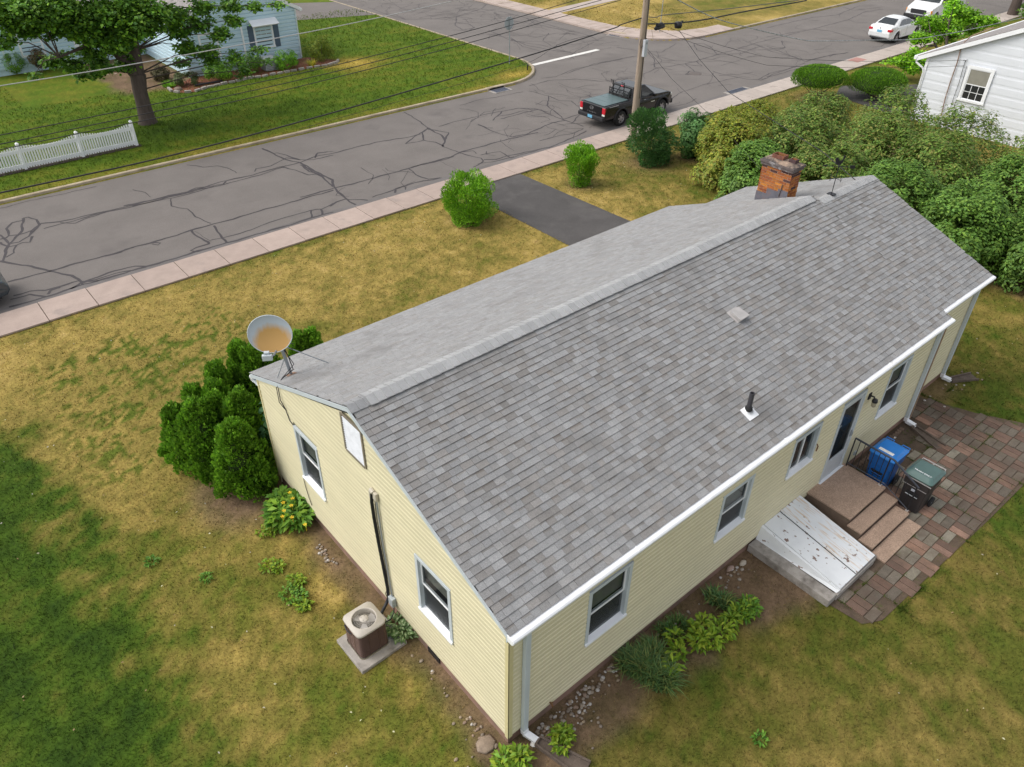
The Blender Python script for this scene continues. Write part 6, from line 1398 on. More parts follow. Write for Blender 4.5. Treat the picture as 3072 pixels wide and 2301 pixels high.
for q, R, h, cols, lab in ((('V',890,800),(.95,.7),1.0,YEW,'rounded green shrub by the blue house wall, in the middle of the bed'), (('V',1540,690),(.85,.65),1.05,FRESH[:3],'bright rounded shrub right of the condenser at the blue house'), (('V',1870,610),(.95,.8),1.35,[(.12,.155,.015),(.16,.175,.02),(.085,.135,.015)],'olive rhododendron at the right corner of the blue house'), (('V',550,850),(.75,.6),.65,[(.05,.075,.025),(.08,.085,.03),(.06,.09,.03)],'low brownish azalea in front of the blue house corner'), (('V',310,800),(.45,.5),.7,[(.07,.06,.03),(.09,.085,.04)],'brown-leaved shrub behind the maple trunk'), (('V',1180,730),(.9,.6),1.1,MAP,'dark leafy shrub left of the condenser at the blue house')):
    p = G(*q, .1); bush('garden_shrub', lab, 'shrub', (p.x, p.y+.4, .1), (R[0], R[1], h*.48), h*.52, 3000, .085, cols, 'shrubs along the blue house', nb=26, br=.42, nst=2)
p = G('V',370,850,.1); tuft('bright green daylily tuft at the left end of the mulch bed', [(p.x, p.y+.2, .35)], 260, .5, FRESH, .018)
p = G('V',1760,650,.1); tuft('yellow-flowered spike plant before the blue house corner', [(p.x, p.y+.2, .16)], 90, .62, [(.45,.36,.03), (.25,.28,.03)], .02)
p = G('V',450,885,.1); rock('brown boulder at the left end of the mulch bed', p.x, p.y+.15, .28, (.22,.17,.13), .8, 'boulder')
p = G('V',740,825,.12); b = MB(); b.tube([(p.x-.75, p.y+.05, .2), (p.x+.75, p.y-.05, .2)], .055, 8); tag(b.build('drain_pipe', m_black), 'black drain pipe lying in the mulch bed', 'pipe')
p = G('U',265,1050,.1); bush('garden_shrub', 'round clipped boxwood at the left wing of the blue house', 'shrub', (p.x, p.y+.4, .1), (.62,.55,.55), .58, 2600, .07, YEW, 'shrubs along the blue house', nb=30, br=.36, nst=1)
p = G('U',620,1030,.1); bush('garden_shrub', 'reddish shrub under the maple at the blue house wing', 'shrub', (p.x, p.y+.6, .1), (.6,.5,.55), .7, 1800, .09, [(.10,.05,.03),(.07,.09,.03)], 'shrubs along the blue house', nb=20, nst=2)
p = G('U',1600,1040,.1)
for k in range(5): rock(('pale round stone, %s of the row in the bare bed behind the maple' % ('first','second','third','fourth','last')[k]), p.x-.7+k*.4, p.y+.35+.05*(k % 2), .14, (.55,.45,.36), .6)
p = G('U',425,920,.3); b = MB(); b.lathe([(0, -.12), (.08, -.1), (.13, 0), (.08, .1), (0, .12)], 14, Matrix.Translation((p.x, p.y, .55))); gb_ = thing('gazing_globe', 'blue gazing globe beside the clipped boxwood', 'garden ornament', (p.x, p.y, .1)); b.build('globe', mat('cobalt', (.03,.10,.45), .1, 0), gb_); b = MB(); b.tube([(p.x, p.y, .1), (p.x, p.y, .44)], .04, 8); b.build('stand', m_conc, gb_)
# ---- white house on the right
WX, WYC, WE = 36.2, 11.72, 3.10
wh = thing('white_house', 'white wide-clapboard house at the right edge', 'house', (40, 8, 0))
P_ = lambda u, v, d=0: (WX-d, u, v)
WYL = -1.5; wym = (WYC+WYL)/2; wsl = .47
b = MB(); b.face([P_(WYC, 0), P_(WYL, 0), P_(WYL, WE), P_(wym, WE+wsl*(WYC-wym)), P_(WYC, WE)]); b.face([(WX, WYC, 0), (50, WYC, 0), (50, WYC, WE), (WX, WYC, WE)]); ww = b.build('wall', mat('white_core', (.74,.76,.80), .6), wh)
m_wside = mat('white_clapboard', None, .5, .05, .8, objcol=True, stain=(.62,.63,.66), sscale=.6, sthr=(.6,.8))
siding(ww, lambda u, v: (WX, u, v), (-1, 0, 0), WYL, WYC, .35, WE+2.2, [], lambda v: (WYL, WYC) if v < WE else (max(WYL, wym-(WE+wsl*(WYC-wym)-v)/wsl), min(WYC, wym+(WE+wsl*(WYC-wym)-v)/wsl)), .42, (.72,.745,.79), m_wside, proud=.013, jit=.015)
b = MB(); ov = .5
zt_ = WE+wsl*(WYC-wym)
b.prism([(WX-.18, WYC+ov, WE-wsl*ov), (WX-.18, wym, zt_), (WX-.18, wym, zt_+.14), (WX-.18, WYC+ov, WE-wsl*ov+.14)], (14, 0, 0)); b.prism([(WX-.18, WYL-ov, WE-wsl*ov), (WX-.18, wym, zt_), (WX-.18, wym, zt_+.14), (WX-.18, WYL-ov, WE-wsl*ov+.14)], (14, 0, 0)); b.build('roof', m_broof, wh)
b = MB(); b.prism([(WX-.22, WYC+ov, WE-wsl*ov-.1), (WX-.22, wym, zt_-.1), (WX-.22, wym, zt_+.1), (WX-.22, WYC+ov, WE-wsl*ov+.1)], (.036, 0, 0)); b.build('rake_board', m_white, wh)
b = MB(); b.box(WX-.25, 50, WYC+ov, WYC+ov+.13, WE-wsl*ov-.04, WE-wsl*ov+.12); b.build('gutter', m_gutter, wh)
b = MB(); b.tube([(WX-.12, WYC+ov+.05, WE-.26), (WX-.12, WYC+ov+.0, WE-.42), (WX-.12, WYC+.12, WE-.62), (WX-.06, WYC+.06, WE-.8), (WX-.06, WYC+.06, .2)], .05, 8); b.build('downspout', m_white, wh)
b = MB(); b.box(WX-.06, WX-.0, WYC-.02, WYC+.10, .3, WE); b.build('corner_post', m_white, wh)
q0 = onX('D',1745,555,WX); q1 = onX('D',1865,900,WX); simple_window(wh, lambda u, v, d: (WX-.05-d, u, v), q1.y, q0.y, q1.z, q0.z, 'low', casing=.12)
b = MB(); pts = [onX('D', x, y, WX-.09) for x, y in ((1950,240),(1850,275),(1760,310),(1700,360),(1665,430),(1640,530),(1580,700),(1530,860),(1500,1000))]; b.tube(pts, .026, 6); b.build('conduit', mat('rusty_conduit', (.30,.21,.17), .7, .2), wh)
for xs in (((1710,520),(1690,580),(1650,720),(1600,860),(1570,960)), ((1720,570),(1700,640),(1660,780),(1610,920)), ((1690,520),(1730,515))):
    b = MB(); b.tube([onX('D', x, y, WX-.07) for x, y in xs], .012, 5); b.build('cable', m_wire, wh)
# ---- white picket fence
fn = thing('picket_fence', 'white scalloped vinyl picket fence on the lawn by the maple', 'fence', (2, 31.9, .1))
px_ = [4.95-2.28*k for k in range(5)]; FY = 31.9; pk = {}
for x_ in px_:
    b = MB(); b.box(x_-.055, x_+.055, FY-.055, FY+.055, .05, 1.18); b.mesh([(x_-.07, FY-.07, 1.18), (x_+.07, FY-.07, 1.18), (x_+.07, FY+.07, 1.18), (x_-.07, FY+.07, 1.18), (x_, FY, 1.25)], [(0,1,4),(1,2,4),(2,3,4),(3,0,4)]); b.build('post', m_white, fn)
for a, c in zip(px_[1:], px_[:-1]):
    for z0_, z1_ in ((.20, .34), (.80, .94)):
        b = MB(); b.box(a+.056, c-.056, FY-.022, FY+.022, z0_, z1_); b.build('rail', m_white, fn)
    n_ = 21
    for i_ in range(n_):
        x_ = a+.056+(c-a-.112)*(i_+.5)/n_; u = (i_+.5)/n_*2-1; tz = round(.98+.17*u*u, 2)
        if tz not in pk:
            b2 = MB(); b2.box(-.033, .033, -.009, .009, .16, tz-.03); b2.mesh([(-.033, -.009, tz-.03), (.033, -.009, tz-.03), (.033, .009, tz-.03), (-.033, .009, tz-.03), (0, 0, tz)], [(0,1,4),(1,2,4),(2,3,4),(3,0,4)]); pk[tz] = b2.me('picket', m_white)
        place(pk[tz], 'picket', fn, (x_, FY-.033, 0))
b = MB(); b.face([(-6, FY-.25, .118), (5.1, FY-.25, .118), (5.1, FY+.2, .118), (-6, FY+.2, .118)]); tag(b.build('fence_bed', mat('dark_soil', (.05,.035,.028), .95, .3, 9, .5, 50)), kind='structure')
# ---- stop sign seen from behind
sp = G('B',1390,425,.1); sg_ = thing('stop_sign', 'stop sign seen from behind on the grassy street corner', 'sign', sp)
b = MB(); b.tube([(sp.x, sp.y, .0), (sp.x, sp.y, 2.72)], .03, 6); b.build('post', m_galv, sg_)
b = MB(); b.prism([(sp.x+.38*math.cos(math.radians(22.5+45*k))*.98, sp.y+.045, 2.36+.38*math.sin(math.radians(22.5+45*k))) for k in range(8)], (0, .008, 0)); b.build('plate', mat('sign_back', (.40,.44,.46), .4, .06, 4, metal=.3), sg_)
b = MB(); b.prism([(sp.x+.37*math.cos(math.radians(22.5+45*k))*.98, sp.y+.0545, 2.36+.37*math.sin(math.radians(22.5+45*k))) for k in range(8)], (0, .001, 0)); b.build('face', mat('sign_red', (.45,.02,.025), .4, 0), sg_)
b = MB(); b.box(sp.x+.08, sp.x+.16, sp.y+.03, sp.y+.044, 2.19, 2.26); b.build('sticker', m_white, sg_)
p = G('C',745,260,.1); b = MB(); b.tube([(p.x, p.y, 0), (p.x, p.y, 2.9)], .025, 6); t = thing('sign_post', 'thin grey sign post on the dry lawn across the side street', 'sign post', (p.x, p.y, .1)); b.build('post', m_galv, t); b = MB(); b.box(p.x-.3, p.x+.3, p.y-.02, p.y-.005, 2.6, 3.0); b.build('plate', m_galv, t)
p = G('B',1510,465,.1); b = MB(); b.tube([(p.x, p.y, .05), (p.x, p.y, .36)], .035, 8); b.lathe([(.05, .36), (.04, .42), (0, .43)], 8, Matrix.Translation((p.x, p.y, 0))); tag(b.build('marker_post', m_black), 'short black marker post at the grassy corner', 'post')
# ---- utility pole
PX, PY = 22.93, 18.36
up_ = thing('utility_pole', 'weathered wooden utility pole beside the juniper', 'utility pole', (PX, PY, 0))
b = MB(); b.tube([(PX, PY, -.2), (PX-.0, PY, 3), (PX-.0, PY, 6), (PX, PY, 9.6)], [.165, .155, .145, .12], 14); b.build('pole', m_wood, up_)
bc = onY('C',618,385,PY-.19); b = MB(); b.box(bc.x-.02, bc.x+.17, PY-.26, PY-.13, bc.z-.36, bc.z+.33); bx_ = b.build('meter_box', mat('pole_box', (.50,.52,.56), .4, .05), up_, bevel=.012)
b = MB()
for k, (u, w) in enumerate(((.045, .10), (.085, .06), (.10, .06), (.13, .10))): b.box(bc.x+u-.006, bc.x+u+.006, PY-.2635, PY-.2615, bc.z+.15, bc.z+.15+w)
b.build('marking', mat('ink_dark', (.16,.16,.18), .7), bx_)
b = MB(); b.tube([(PX-.17, PY-.05, bc.z+.35), (PX-.24, PY-.08, bc.z+.15), (PX-.18, PY-.1, bc.z-.02), (PX-.1, PY-.14, bc.z+.1), (PX, PY-.17, bc.z+.35), (PX+.1, PY-.15, bc.z+.36)], .014, 6); b.tube([(PX-.02, PY-.165, 2), (PX-.02, PY-.16, 9)], .012, 5); b.build('ground_wire', m_wire, up_)
b = MB(); b.box(PX-1.2, PX+1.2, PY-.22, PY-.12, 8.7, 8.82); b.build('crossarm', m_wood, up_)
def plane_wire(name, label, k_pts, Y, r, mt=m_wire, ext=None, group='overhead wires'):
    P = [onY(k, x, y, Y) for k, x, y in k_pts]
    if ext: P = [Vector(e) for e in ext[0]]+P+[Vector(e) for e in ext[1]]
    Q = []
    for i in range(len(P)-1):        # catmull-rom
        p0, p1, p2, p3 = P[max(i-1, 0)], P[i], P[i+1], P[min(i+2, len(P)-1)]
        for s_ in range(6):
            t = s_/6; Q.append(.5*((2*p1)+(p2-p0)*t+(2*p0-5*p1+4*p2-p3)*t*t+(3*p1-p0-3*p2+p3)*t**3))
    Q.append(P[-1]); b = MB(); b.tube(Q, r, 6, caps=False); return tag(b.build(name, mt), label, 'wire', group)
plane_wire('overhead_wire', 'thick black telephone cable along the near side of the street', [('A',0,1280),('A',1100,1040),('A',2200,750),('B',1480,380),('B',2060,195),('C',430,200),('C',600,145)], PY, .022, ext=([(-9, PY, 4.15)], []))
plane_wire('overhead_wire', 'black cable leaving the pole to the right, upper', [('C',640,135),('C',720,138),('C',800,118),('C',1250,75),('C',1870,0)], PY, .018, mat('cable_mid', (.10,.10,.11), .6, 0))
plane_wire('overhead_wire', 'thick black cable leaving the pole to the right, lower', [('C',640,192),('C',860,187),('C',1120,155),('C',1400,98),('C',1870,14),('D',340,0)], PY, .03)
plane_wire('overhead_wire', 'highest of three black power lines over the blue house lawn', [('A',0,897),('A',920,712),('B',0,487),('B',700,315),('B',1395,130),('B',1830,0)], PY, .012, ext=([(-9, PY, 5.5)], []))
plane_wire('overhead_wire', 'middle of three black power lines over the blue house lawn', [('A',0,957),('B',0,530),('B',1000,278),('B',2000,0)], PY+.01, .012, ext=([(-9, PY+.01, 5.3)], []))
plane_wire('overhead_wire', 'lowest of three black power lines over the blue house lawn', [('A',330,925),('A',1100,770),('B',0,573),('B',1100,290),('B',2130,0)], PY+.02, .012, ext=([(-9, PY+.02, 5.1)], []))
plane_wire('overhead_wire', 'pale grey wire crossing in front of the maple', [('A',0,570),('A',1030,400),('A',2212,180),('B',1000,10)], PY+.3, .013, m_wireg, ext=([(-9, PY+.3, 6.65)], []))
plane_wire('overhead_wire', 'thin wire just below the thick telephone cable', [('B',0,855),('B',700,660),('B',1480,430),('C',0,330),('C',560,215)], PY+.03, .006)
p1 = onX('D',1790,245,WX-.3)
def free_wire(label, P, r, mt=m_wire, name='service_drop', sag=.0):
    P = [Vector(p) for p in P]; Q = []
    for a, c in zip(P[:-1], P[1:]):
        for s_ in range(14): t = s_/14; Q.append(a.lerp(c, t)-Vector((0, 0, sag*4*t*(1-t))))
    Q.append(P[-1]); b = MB(); b.tube(Q, r, 6, caps=False); return tag(b.build(name, mt), label, 'wire', 'service drops')
plane_wire('service_drop', 'twisted black and white service cable sagging towards the white house', [('C',890,0),('C',1190,145),('C',1500,232),('C',1870,315),('D',450,352),('D',900,345),('D',1250,338),('D',1560,290),('D',1800,242),('D',2212,150)], 14.2, .018, mat('twisted_cable', (.30,.32,.33), .5, .8, 6, stretch=(1.5,.1,.1)), group='service drops')
pr_ = (14.9, EYC, EZ+.12)
free_wire('service cable from the pole to the far ridge of the yellow house', [onY('C',900,240,PY), onY('C',1060,470,16.5), onY('C',1300,740,14), (15.6, 5.2, EZ+.28), pr_], .011)
free_wire('thin cable from the pole box down towards the hedge', [(PX+.1, PY-.15, bc.z), onY('C',840,630,16.8), onY('C',1200,970,14.2), (19.5, 9.4, 2.2)], .007)
free_wire('thin cable from the street to the white house window, upper', [onY('C',640,150,PY), onY('D',0,490,15.5), onX('D',1700,516,WX-.08)], .008, sag=.12); free_wire('thin cable from the street to the white house window, lower', [onY('C',640,200,PY), onY('D',0,560,15.2), onX('D',1700,565,WX-.08)], .008, sag=.1)
# splice cases and transformer can hanging on the cable
for k, (px, py, L_, lab) in enumerate(((745,203,.42,'upper black splice case hanging on the cable right of the pole'), (745,222,.62,'lower black splice case hanging on the cable right of the pole'))):
    p = onY('C', px, py, PY); b = MB(); b.tube([p+Vector((-L_/2, 0, -.01)), p+Vector((-L_/2+.06, 0, 0)), p+Vector((L_/2-.06, 0, .03)), p+Vector((L_/2, 0, .03))], [.05, .085, .085, .05], 10); tag(b.build('splice_case', m_black), lab, 'splice case')
p = onY('C',895,200,PY); b = MB(); b.lathe([(0, .14), (.15, .12), (.18, 0), (.15, -.12), (0, -.14)], 12, Matrix.Translation(p)); b.tube([p+Vector((-.25, 0, .05)), p+Vector((0, -.05, .1)), p+Vector((.3, 0, .12))], .03, 6); tag(b.build('cable_coil', m_black), 'round black cable coil hanging right of the pole', 'cable coil')
# ================================================================ VEHICLES (local frame: +X forward, Y left, Z up, ground at 0)
m_blk = mat('black_paint', (.007,.007,.009), .25, .05, 4, spec=.35, coat=.3)
m_wht = mat('white_car_paint', (.78,.79,.80), .25, .02, 3, coat=.5)
m_cglass = mat('car_glass', (.018,.024,.028), .05, 0, spec=.9)
m_red = mat('tail_red', (.55,.015,.03), .25, .1, 9, coat=.5); m_clear = mat('lamp_clear', (.70,.70,.66), .15, .1, 9, coat=.5); m_plas = mat('black_plastic', (.022,.022,.025), .6, .1, 6)
m_alloy = mat('alloy', (.36,.35,.36), .35, .08, 6, metal=.5); m_plate = mat('plate_blue', (.16,.42,.62), .5, .12, 30)
def wheel(t, x, y, r, w, spokes=6, dark=False):
    T = Matrix.Translation((x, y, r)) @ Matrix.Rotation(math.pi/2, 4, 'X'); b = MB(); b.lathe([(r*.62, -w/2), (r*.92, -w/2), (r, -w*.36), (r, w*.36), (r*.92, w/2), (r*.62, w/2)], 28, T); o = b.build('wheel', m_rubber, t, local=True)
    s = 1 if y > 0 else -1; b = MB(); T2 = T; zo = -s*w*.42
    b.lathe([(r*.63, zo+s*.0), (r*.60, zo+s*.03), (r*.55, zo+s*.05)], 24, T2)
    for k in range(spokes):
        a = 2*math.pi*k/spokes; R_ = Matrix.Rotation(a, 4, 'Z'); b.mesh([T2 @ R_ @ Vector(p) for p in ((.03,-.045,zo),(r*.61,-.032,zo+s*.01),(r*.61,.032,zo+s*.01),(.03,.045,zo),(.03,-.045,zo+s*.03),(r*.61,-.032,zo+s*.03),(r*.61,.032,zo+s*.03),(.03,.045,zo+s*.03))], [(0,1,2,3),(4,5,6,7),(0,1,5,4),(2,3,7,6)])
    b.lathe([(0, zo-s*.012), (.06, zo-s*.01), (.07, zo+s*.02)], 12, T2); b.build('rim', m_alloy, o, local=True)
    b = MB(); b.lathe([(0, zo+s*.06), (r*.62, zo+s*.06)], 20, T2); b.build('brake', m_plas, o, local=True)
def arch_profile(prof, wheels, r, zb):
    """closed side outline from top points plus underside with wheel arches"""
    P = list(prof); xs = sorted(wheels, reverse=True)
    for wx in xs:
        n = 10
        for k in range(n+1):
            a = math.radians(0+180*k/n); P.append((wx+r*math.cos(a), max(zb, r*.93+r*math.sin(a)*1.0) if 0 < k < n else zb))
    return P
def body_shell(t, prof, hw, mt, nm, plan=None, bevel=.05, seg=3):
    V = []; n = len(prof)
    for s in (-1, 1):
        for x, z in prof: V.append((x, s*hw*(plan(x, z) if plan else 1), z))
    F = [tuple(range(n)), tuple(range(n, 2*n))[::-1]]+[(i, n+i, n+(i+1) % n, (i+1) % n) for i in range(n)]
    b = MB(); b.mesh(V, F); o = b.build(nm, mt, t, bevel=bevel, local=True, seg=seg); o.modifiers['bevel'].angle_limit = math.radians(50); return o
def quad(t, nm, pts, mt, parent=None): b = MB(); b.face(pts); return b.build(nm, mt, parent or t, local=True)
def slabp(t, nm, x0, x1, y0, y1, z0, z1, mt, bevel=.01): b = MB(); b.box(x0, x1, y0, y1, z0, z1); return b.build(nm, mt, t, bevel=bevel, local=True)
# ---------------- pickup
tk = thing('pickup_truck', 'black pickup truck with a grey tonneau cover parked at the near curb', 'pickup truck', (22.92, 21.10, .004), 0); tk.matrix_basis = tk.matrix_basis @ Matrix.Scale(.93, 4); WM[tk.name] = tk.matrix_basis.copy()
RWX, FWX, WR = 1.30, 4.50, .385
prof = [(5.32,.50),(5.38,.62),(5.36,.92),(5.20,1.06),(4.95,1.12),(3.75,1.17),(3.6,1.18),(2.05,1.17),(2.03,1.16),(.10,1.16),(.06,1.10),(.05,.58),(.12,.50)]
outline = prof[:0]+[(5.30,.46)]+prof[1:]+[(RWX-.46,.46)]+[(RWX+.46*math.cos(math.radians(180-18*k)), .42+.46*math.sin(math.radians(180-18*k))) for k in range(1,10)]+[(RWX+.46,.46),(FWX-.46,.46)]+[(FWX+.46*math.cos(math.radians(180-18*k)), .42+.46*math.sin(math.radians(180-18*k))) for k in range(1,10)]+[(FWX+.46,.46)]
bd = body_shell(tk, outline, .92, m_blk, 'body', lambda x, z: (1-.10*max(0, (x-4.9)/.5)**1.6)*(1-.035*max(0, (z-.95)/.22)))
slabp(tk, 'chassis', .3, 5.1, -.62, .62, .28, .8, m_plas)
# greenhouse
gh = MB(); A = [(2.10,.86,1.16),(3.98,.86,1.16),(3.22,.66,1.72),(2.28,.68,1.72)]
V = []
for s in (-1, 1): V += [(x, s*y, z) for x, y, z in A]
gh.mesh(V, [(0,1,2,3),(7,6,5,4),(3,2,6,7),(0,3,7,4),(1,5,6,2)]); cab = gh.build('cab', m_blk, tk, bevel=.05, local=True, seg=3)
def inset(q, k, off):
    c = sum((Vector(p) for p in q), Vector())/len(q); n_ = (Vector(q[1])-Vector(q[0])).cross(Vector(q[2])-Vector(q[1])).normalized(); return [c+(Vector(p)-c)*k+n_*off for p in q]
quad(tk, 'rear_window', [(2.085,.66,1.24),(2.085,-.66,1.24),(2.235,-.58,1.62),(2.235,.58,1.62)], m_cglass, cab); quad(tk, 'windshield', [(3.93,-.76,1.21),(3.93,.76,1.21),(3.29,.60,1.69),(3.29,-.60,1.69)], m_cglass, cab)
for s in (-1, 1):
    f = .002
    quad(tk, 'side_window', [(2.25, s*.855, 1.20), (2.78, s*.855, 1.20), (2.78, s*.715, 1.62), (2.36, s*.718, 1.62)][::s], m_cglass, cab); quad(tk, 'side_window', [(2.86, s*.855, 1.20), (3.72, s*.855, 1.20), (3.22, s*.715, 1.62), (2.86, s*.715, 1.62)][::s], m_cglass, cab)
    b = MB(); b.box(2.835, 2.84, s*.921-.002, s*.921+.002, .55, 1.15); b.box(3.92, 3.925, s*.921-.002, s*.921+.002, .6, 1.1); b.build('door_gap', m_dark, bd, local=True)
    b = MB(); b.box(2.95, 3.10, s*.93-.012, s*.93+.012, 1.02, 1.05); b.build('door_handle', m_galv, bd, local=True); b = MB(); b.box(3.62, 3.80, s*1.0-.10, s*1.0+.09, 1.12, 1.27); b.build('mirror', m_blk, tk, bevel=.03, local=True)
    for wx in (RWX, FWX):
        b = MB(); n_ = 14
        V = []
        for k in range(n_+1):
            a = math.radians(180*k/n_)
            for rr, yy in ((.46, .915), (.46, .965), (.535, .955), (.55, .90)): V.append((wx+rr*math.cos(a), s*yy, .42+rr*math.sin(a)))
        b.mesh(V, [(i*4+k, (i+1)*4+k, (i+1)*4+k+1, i*4+k+1) for i in range(n_) for k in range(3)], None, True); b.build('fender_flare', m_plas, tk, local=True)
        wheel(tk, wx, s*.80, WR, .26, 6)
    b = MB(); b.box(.035, .14, s*.80-.10, s*.80+.10, .80, 1.10); b.build('tail_light', m_red, tk, bevel=.02, local=True); b = MB(); b.box(.034, .13, s*.80-.095, s*.80+.095, .70, .795); b.build('reverse_light', m_clear, tk, bevel=.015, local=True)
    b = MB(); b.box(5.10, 5.33, s*.70-.16, s*.70+.14, .86, 1.0); b.build('headlight', m_clear, tk, bevel=.03, local=True)
    b = MB(); b.box(3.55, 3.85, s*.926-.003, s*.926+.003, .82, .86); b.build('badge', m_clear, bd, local=True)
    b = MB(); b.box(.35, 1.0, s*.935-.004, s*.935-.0, 1.10, 1.135); b.build('bed_decal', mat('decal', (.40,.41,.42), .5), bd, local=True)
slabp(tk, 'tailgate', .032, .10, -.68, .68, .66, 1.12, m_blk, .015)
bmp = slabp(tk, 'rear_bumper', -.10, .14, -.90, .90, .46, .66, m_plas, .04); slabp(tk, 'front_bumper', 5.28, 5.46, -.86, .86, .42, .66, m_plas, .05); slabp(tk, 'grille', 5.33, 5.40, -.5, .5, .66, .98, m_plas, .02)
pl = slabp(tk, 'license_plate', -.108, -.098, -.16, .16, .50, .65, m_plate, .004)
T = Matrix.Translation((.029, 0, .76)) @ Matrix.Rotation(-math.pi/2, 4, 'Z') @ Matrix.Rotation(math.pi/2, 4, 'X'); text_mesh('lettering', 'TACOMA', .085, T, m_alloy, tk, True, .003, 2.2)
b = MB(); b.lathe([(.085, .0), (.10, .006), (.115, 0)], 20, Matrix.Translation((.028, .04, .98)) @ Matrix.Rotation(math.pi/2, 4, 'Y') @ Matrix.Diagonal((.75, 1.15, 1, 1))); b.box(.026, .030, -.05, .13, .975, .985); b.build('emblem', m_alloy, tk, local=True)
m_ton = mat('tonneau', (.085,.135,.14), .33, .06, 5, spec=.6)
for k in range(3): slabp(tk, 'tonneau_panel', .16+k*.59, .16+k*.59+.575, -.74, .74, 1.165, 1.19, m_ton, .006)
b = MB()
for k in (-.70, .70): b.tube([(1.98, k, 1.15), (2.0, k, 1.55)], .022, 6)
for z in (1.28, 1.40, 1.53): b.tube([(1.99, -.72, z), (1.99, .72, z)], .018, 6)
for k in (-.42, 0, .42): b.tube([(1.99, k, 1.18), (1.99, k, 1.53)], .014, 6)
for k in (-.35, .42):
    b.tube([(1.97, k, 1.30), (1.95, k, 1.95)], .022, 6); b.tube([(1.95, k-.04, 1.70), (1.80, k-.05, 1.98), (1.74, k, 2.02), (1.80, k+.05, 1.98), (1.95, k+.04, 1.70)], .013, 6); b.tube([(1.95, k, 1.62), (1.75, k+.02, 1.55), (1.70, k, 1.70)], .014, 6)
b.build('cab_rack', m_plas, tk, local=True); slabp(tk, 'brake_light', 2.17, 2.24, -.09, .09, 1.66, 1.70, m_red, .006)
# ---------------- generic sedan
def sedan(name, label, loc, rz, paint, L=4.5, plate=True, group=None):
    t = thing(name, label, 'car', loc, rz, group); R0, R1, r, ar = .92, 3.60, .32, .38; W = .88
    out = [(4.38,.30),(4.50,.42),(4.49,.60),(4.38,.74),(4.05,.84),(3.45,.95),(3.2,.97),(.98,.99),(.42,1.02),(.12,1.0),(.03,.85),(.0,.62),(.03,.40),(.12,.28),(R0-ar,.26)]+[(R0+ar*math.cos(math.radians(180-18*k)), .33+ar*math.sin(math.radians(180-18*k))) for k in range(1,10)]+[(R0+ar,.26),(R1-ar,.24)]+[(R1+ar*math.cos(math.radians(180-18*k)), .33+ar*math.sin(math.radians(180-18*k))) for k in range(1,10)]+[(R1+ar,.28)]
    bd = body_shell(t, out, W, paint, 'body', lambda x, z: (1-.22*max(0, (x-3.7)/.8)**2)*(1-.16*max(0, (.7-x)/.7)**2)*(1-.06*max(0, (z-.75)/.3)), .07, 4)
    slabp(t, 'chassis', .3, 4.2, -.66, .66, .2, .7, m_plas)
    st_ = [(.45,1.0,.70,1.0),(.95,1.22,.68,1.0),(1.35,1.385,.60,1.0),(1.75,1.43,.57,1.0),(2.25,1.42,.58,1.0),(2.7,1.30,.62,1.0),(3.15,1.10,.70,1.0),(3.45,.955,.74,1.0)]
    b = MB(); rings = []
    for x, z, w, _ in st_: rings.append([(x, -.80, .965), (x, -w-.02, max(.966, z-.06)), (x, -w*.72, z), (x, 0, z+.012), (x, w*.72, z), (x, w+.02, max(.966, z-.06)), (x, .80, .965)])
    for i in range(len(rings)-1): b.mesh(rings[i]+rings[i+1], [(k, k+1, 8+k, 7+k) for k in range(6)], None, True)
    b.build('roof', paint, t, local=True)
    e = .012
    quad(t, 'rear_window', [(.62,.60,1.08+e),(.62,-.60,1.08+e),(1.28,-.47,1.36+e),(1.28,.47,1.36+e)], m_cglass); quad(t, 'windshield', [(3.28,-.62,1.04+e),(3.28,.62,1.04+e),(2.45,.47,1.39+e),(2.45,-.47,1.39+e)], m_cglass)
    for s in (-1, 1):
        quad(t, 'side_window', [(1.02,s*.795,1.02),(1.95,s*.795,1.02),(1.95,s*.64,1.35),(1.42,s*.655,1.33)][::s], m_cglass); quad(t, 'side_window', [(2.0,s*.795,1.02),(3.0,s*.795,1.02),(2.55,s*.66,1.28),(2.0,s*.64,1.36)][::s], m_cglass)
        wheel(t, R0, s*.76, r, .2, 5); wheel(t, R1, s*.76, r, .2, 5)
        b = MB(); b.box(-.0, .30, s*.66-.15, s*.66+.12, .74, .90); b.build('tail_light', m_red, t, bevel=.03, local=True); b = MB(); b.mesh([(4.05, s*.80, .72), (4.43, s*.58, .66), (4.40, s*.42, .70), (4.02, s*.62, .83), (4.12, s*.84, .60)], [(0,1,2,3)[::s], (0,4,1)[::s]]); b.build('headlight', m_clear, t, local=True)
        b = MB(); b.box(2.75, 2.92, s*.93-.09, s*.93+.08, 1.0, 1.11); b.build('mirror', paint, t, bevel=.03, local=True); b = MB(); b.box(1.98, 1.985, s*.885-.004, s*.885, .35, .98); b.build('door_gap', m_dark, bd, local=True)
    if plate: slabp(t, 'license_plate', -.012, .0, -.16, .16, .66, .80, m_plate, .003); slabp(t, 'emblem', -.004, .02, -.05, .05, .90, .96, m_alloy, .01)
    slabp(t, 'lower_grille', 4.40, 4.47, -.45, .45, .32, .46, m_plas, .02); slabp(t, 'rear_valance', .02, .1, -.6, .6, .24, .34, m_plas, .02)
    return t
sedan('sedan', 'white sedan parked at the near curb in front of the van', (50.15, 21.25, .004), 0, m_wht)
sedan('parked_car', 'front end of a dark blue-grey car at the left edge of the street', (-7.12, 21.25, .004), 0, mat('slate_paint', (.035,.05,.062), .22, .05, 4, spec=.6, coat=.6), plate=False)
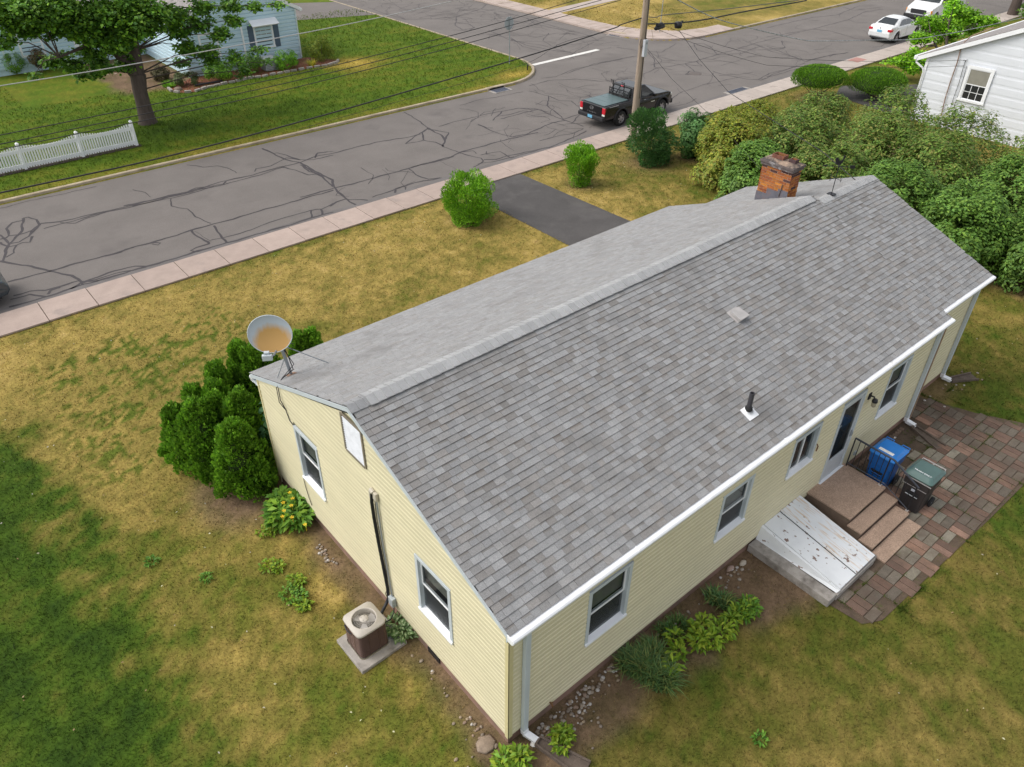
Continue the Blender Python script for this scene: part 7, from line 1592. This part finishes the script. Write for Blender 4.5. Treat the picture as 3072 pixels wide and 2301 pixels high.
# ---------------- van
vn = thing('cargo_van', 'white cargo van facing the camera behind the dogwood', 'van', (63.0, 22.4, .004), math.pi)
o_ = [(5.25,.45),(5.34,.55),(5.30,.98),(5.15,1.10),(4.25,1.36),(3.45,2.05),(3.2,2.12),(.1,2.14),(.02,2.0),(.0,.55),(.06,.42)]
R0, R1, ar = 1.15, 4.45, .44
o_ += [(R0-ar,.42)]+[(R0+ar*math.cos(math.radians(180-18*k)), .42+ar*math.sin(math.radians(180-18*k))) for k in range(1,10)]+[(R0+ar,.42),(R1-ar,.42)]+[(R1+ar*math.cos(math.radians(180-18*k)), .42+ar*math.sin(math.radians(180-18*k))) for k in range(1,10)]+[(R1+ar,.42)]
body_shell(vn, o_, 1.0, m_wht, 'body', lambda x, z: (1-.08*max(0, (x-4.4)/.9)**2)*(1-.10*max(0, (z-1.2)/.9)), .06, 3)
def lerp3(z): return 4.25-(z-1.36)/.69*.80
quad(vn, 'windshield', [(lerp3(1.40)+.03,-.84,1.40),(lerp3(1.40)+.03,.84,1.40),(lerp3(1.98)+.03,.74,1.98),(lerp3(1.98)+.03,-.74,1.98)], m_cglass)
for s in (-1, 1):
    quad(vn, 'side_window', [(3.0,s*.985,1.38),(3.95,s*.985,1.38),(3.45,s*.93,1.95),(3.0,s*.93,1.95)][::s], m_cglass); wheel(vn, R0, s*.88, .35, .22, 5); wheel(vn, R1, s*.88, .35, .22, 5)
    b = MB(); b.box(5.18, 5.33, s*.70-.13, s*.70+.13, .80, .98); b.build('headlight', m_clear, vn, bevel=.02, local=True); b = MB(); b.box(5.12, 5.30, s*.90-.05, s*.90+.05, .78, 1.0); b.build('turn_signal', mat('amber', (.7,.25,.02), .4), vn, bevel=.01, local=True)
    b = MB(); b.box(4.0, 4.12, s*1.12-.13, s*1.12+.08, 1.40, 1.68); b.build('mirror', m_plas, vn, bevel=.02, local=True)
slabp(vn, 'grille', 5.26, 5.36, -.56, .56, .72, 1.0, m_plas, .015); slabp(vn, 'front_bumper', 5.22, 5.46, -.98, .98, .40, .66, m_plas, .04)
b = MB(); b.tube([(4.30, -.5, 1.40), (4.02, .1, 1.66)], .012, 4); b.tube([(4.30, .2, 1.40), (4.02, .75, 1.66)], .012, 4); b.build('wipers', m_black, vn, local=True)
slabp(vn, 'chassis', .3, 5.0, -.7, .7, .25, .7, m_plas)
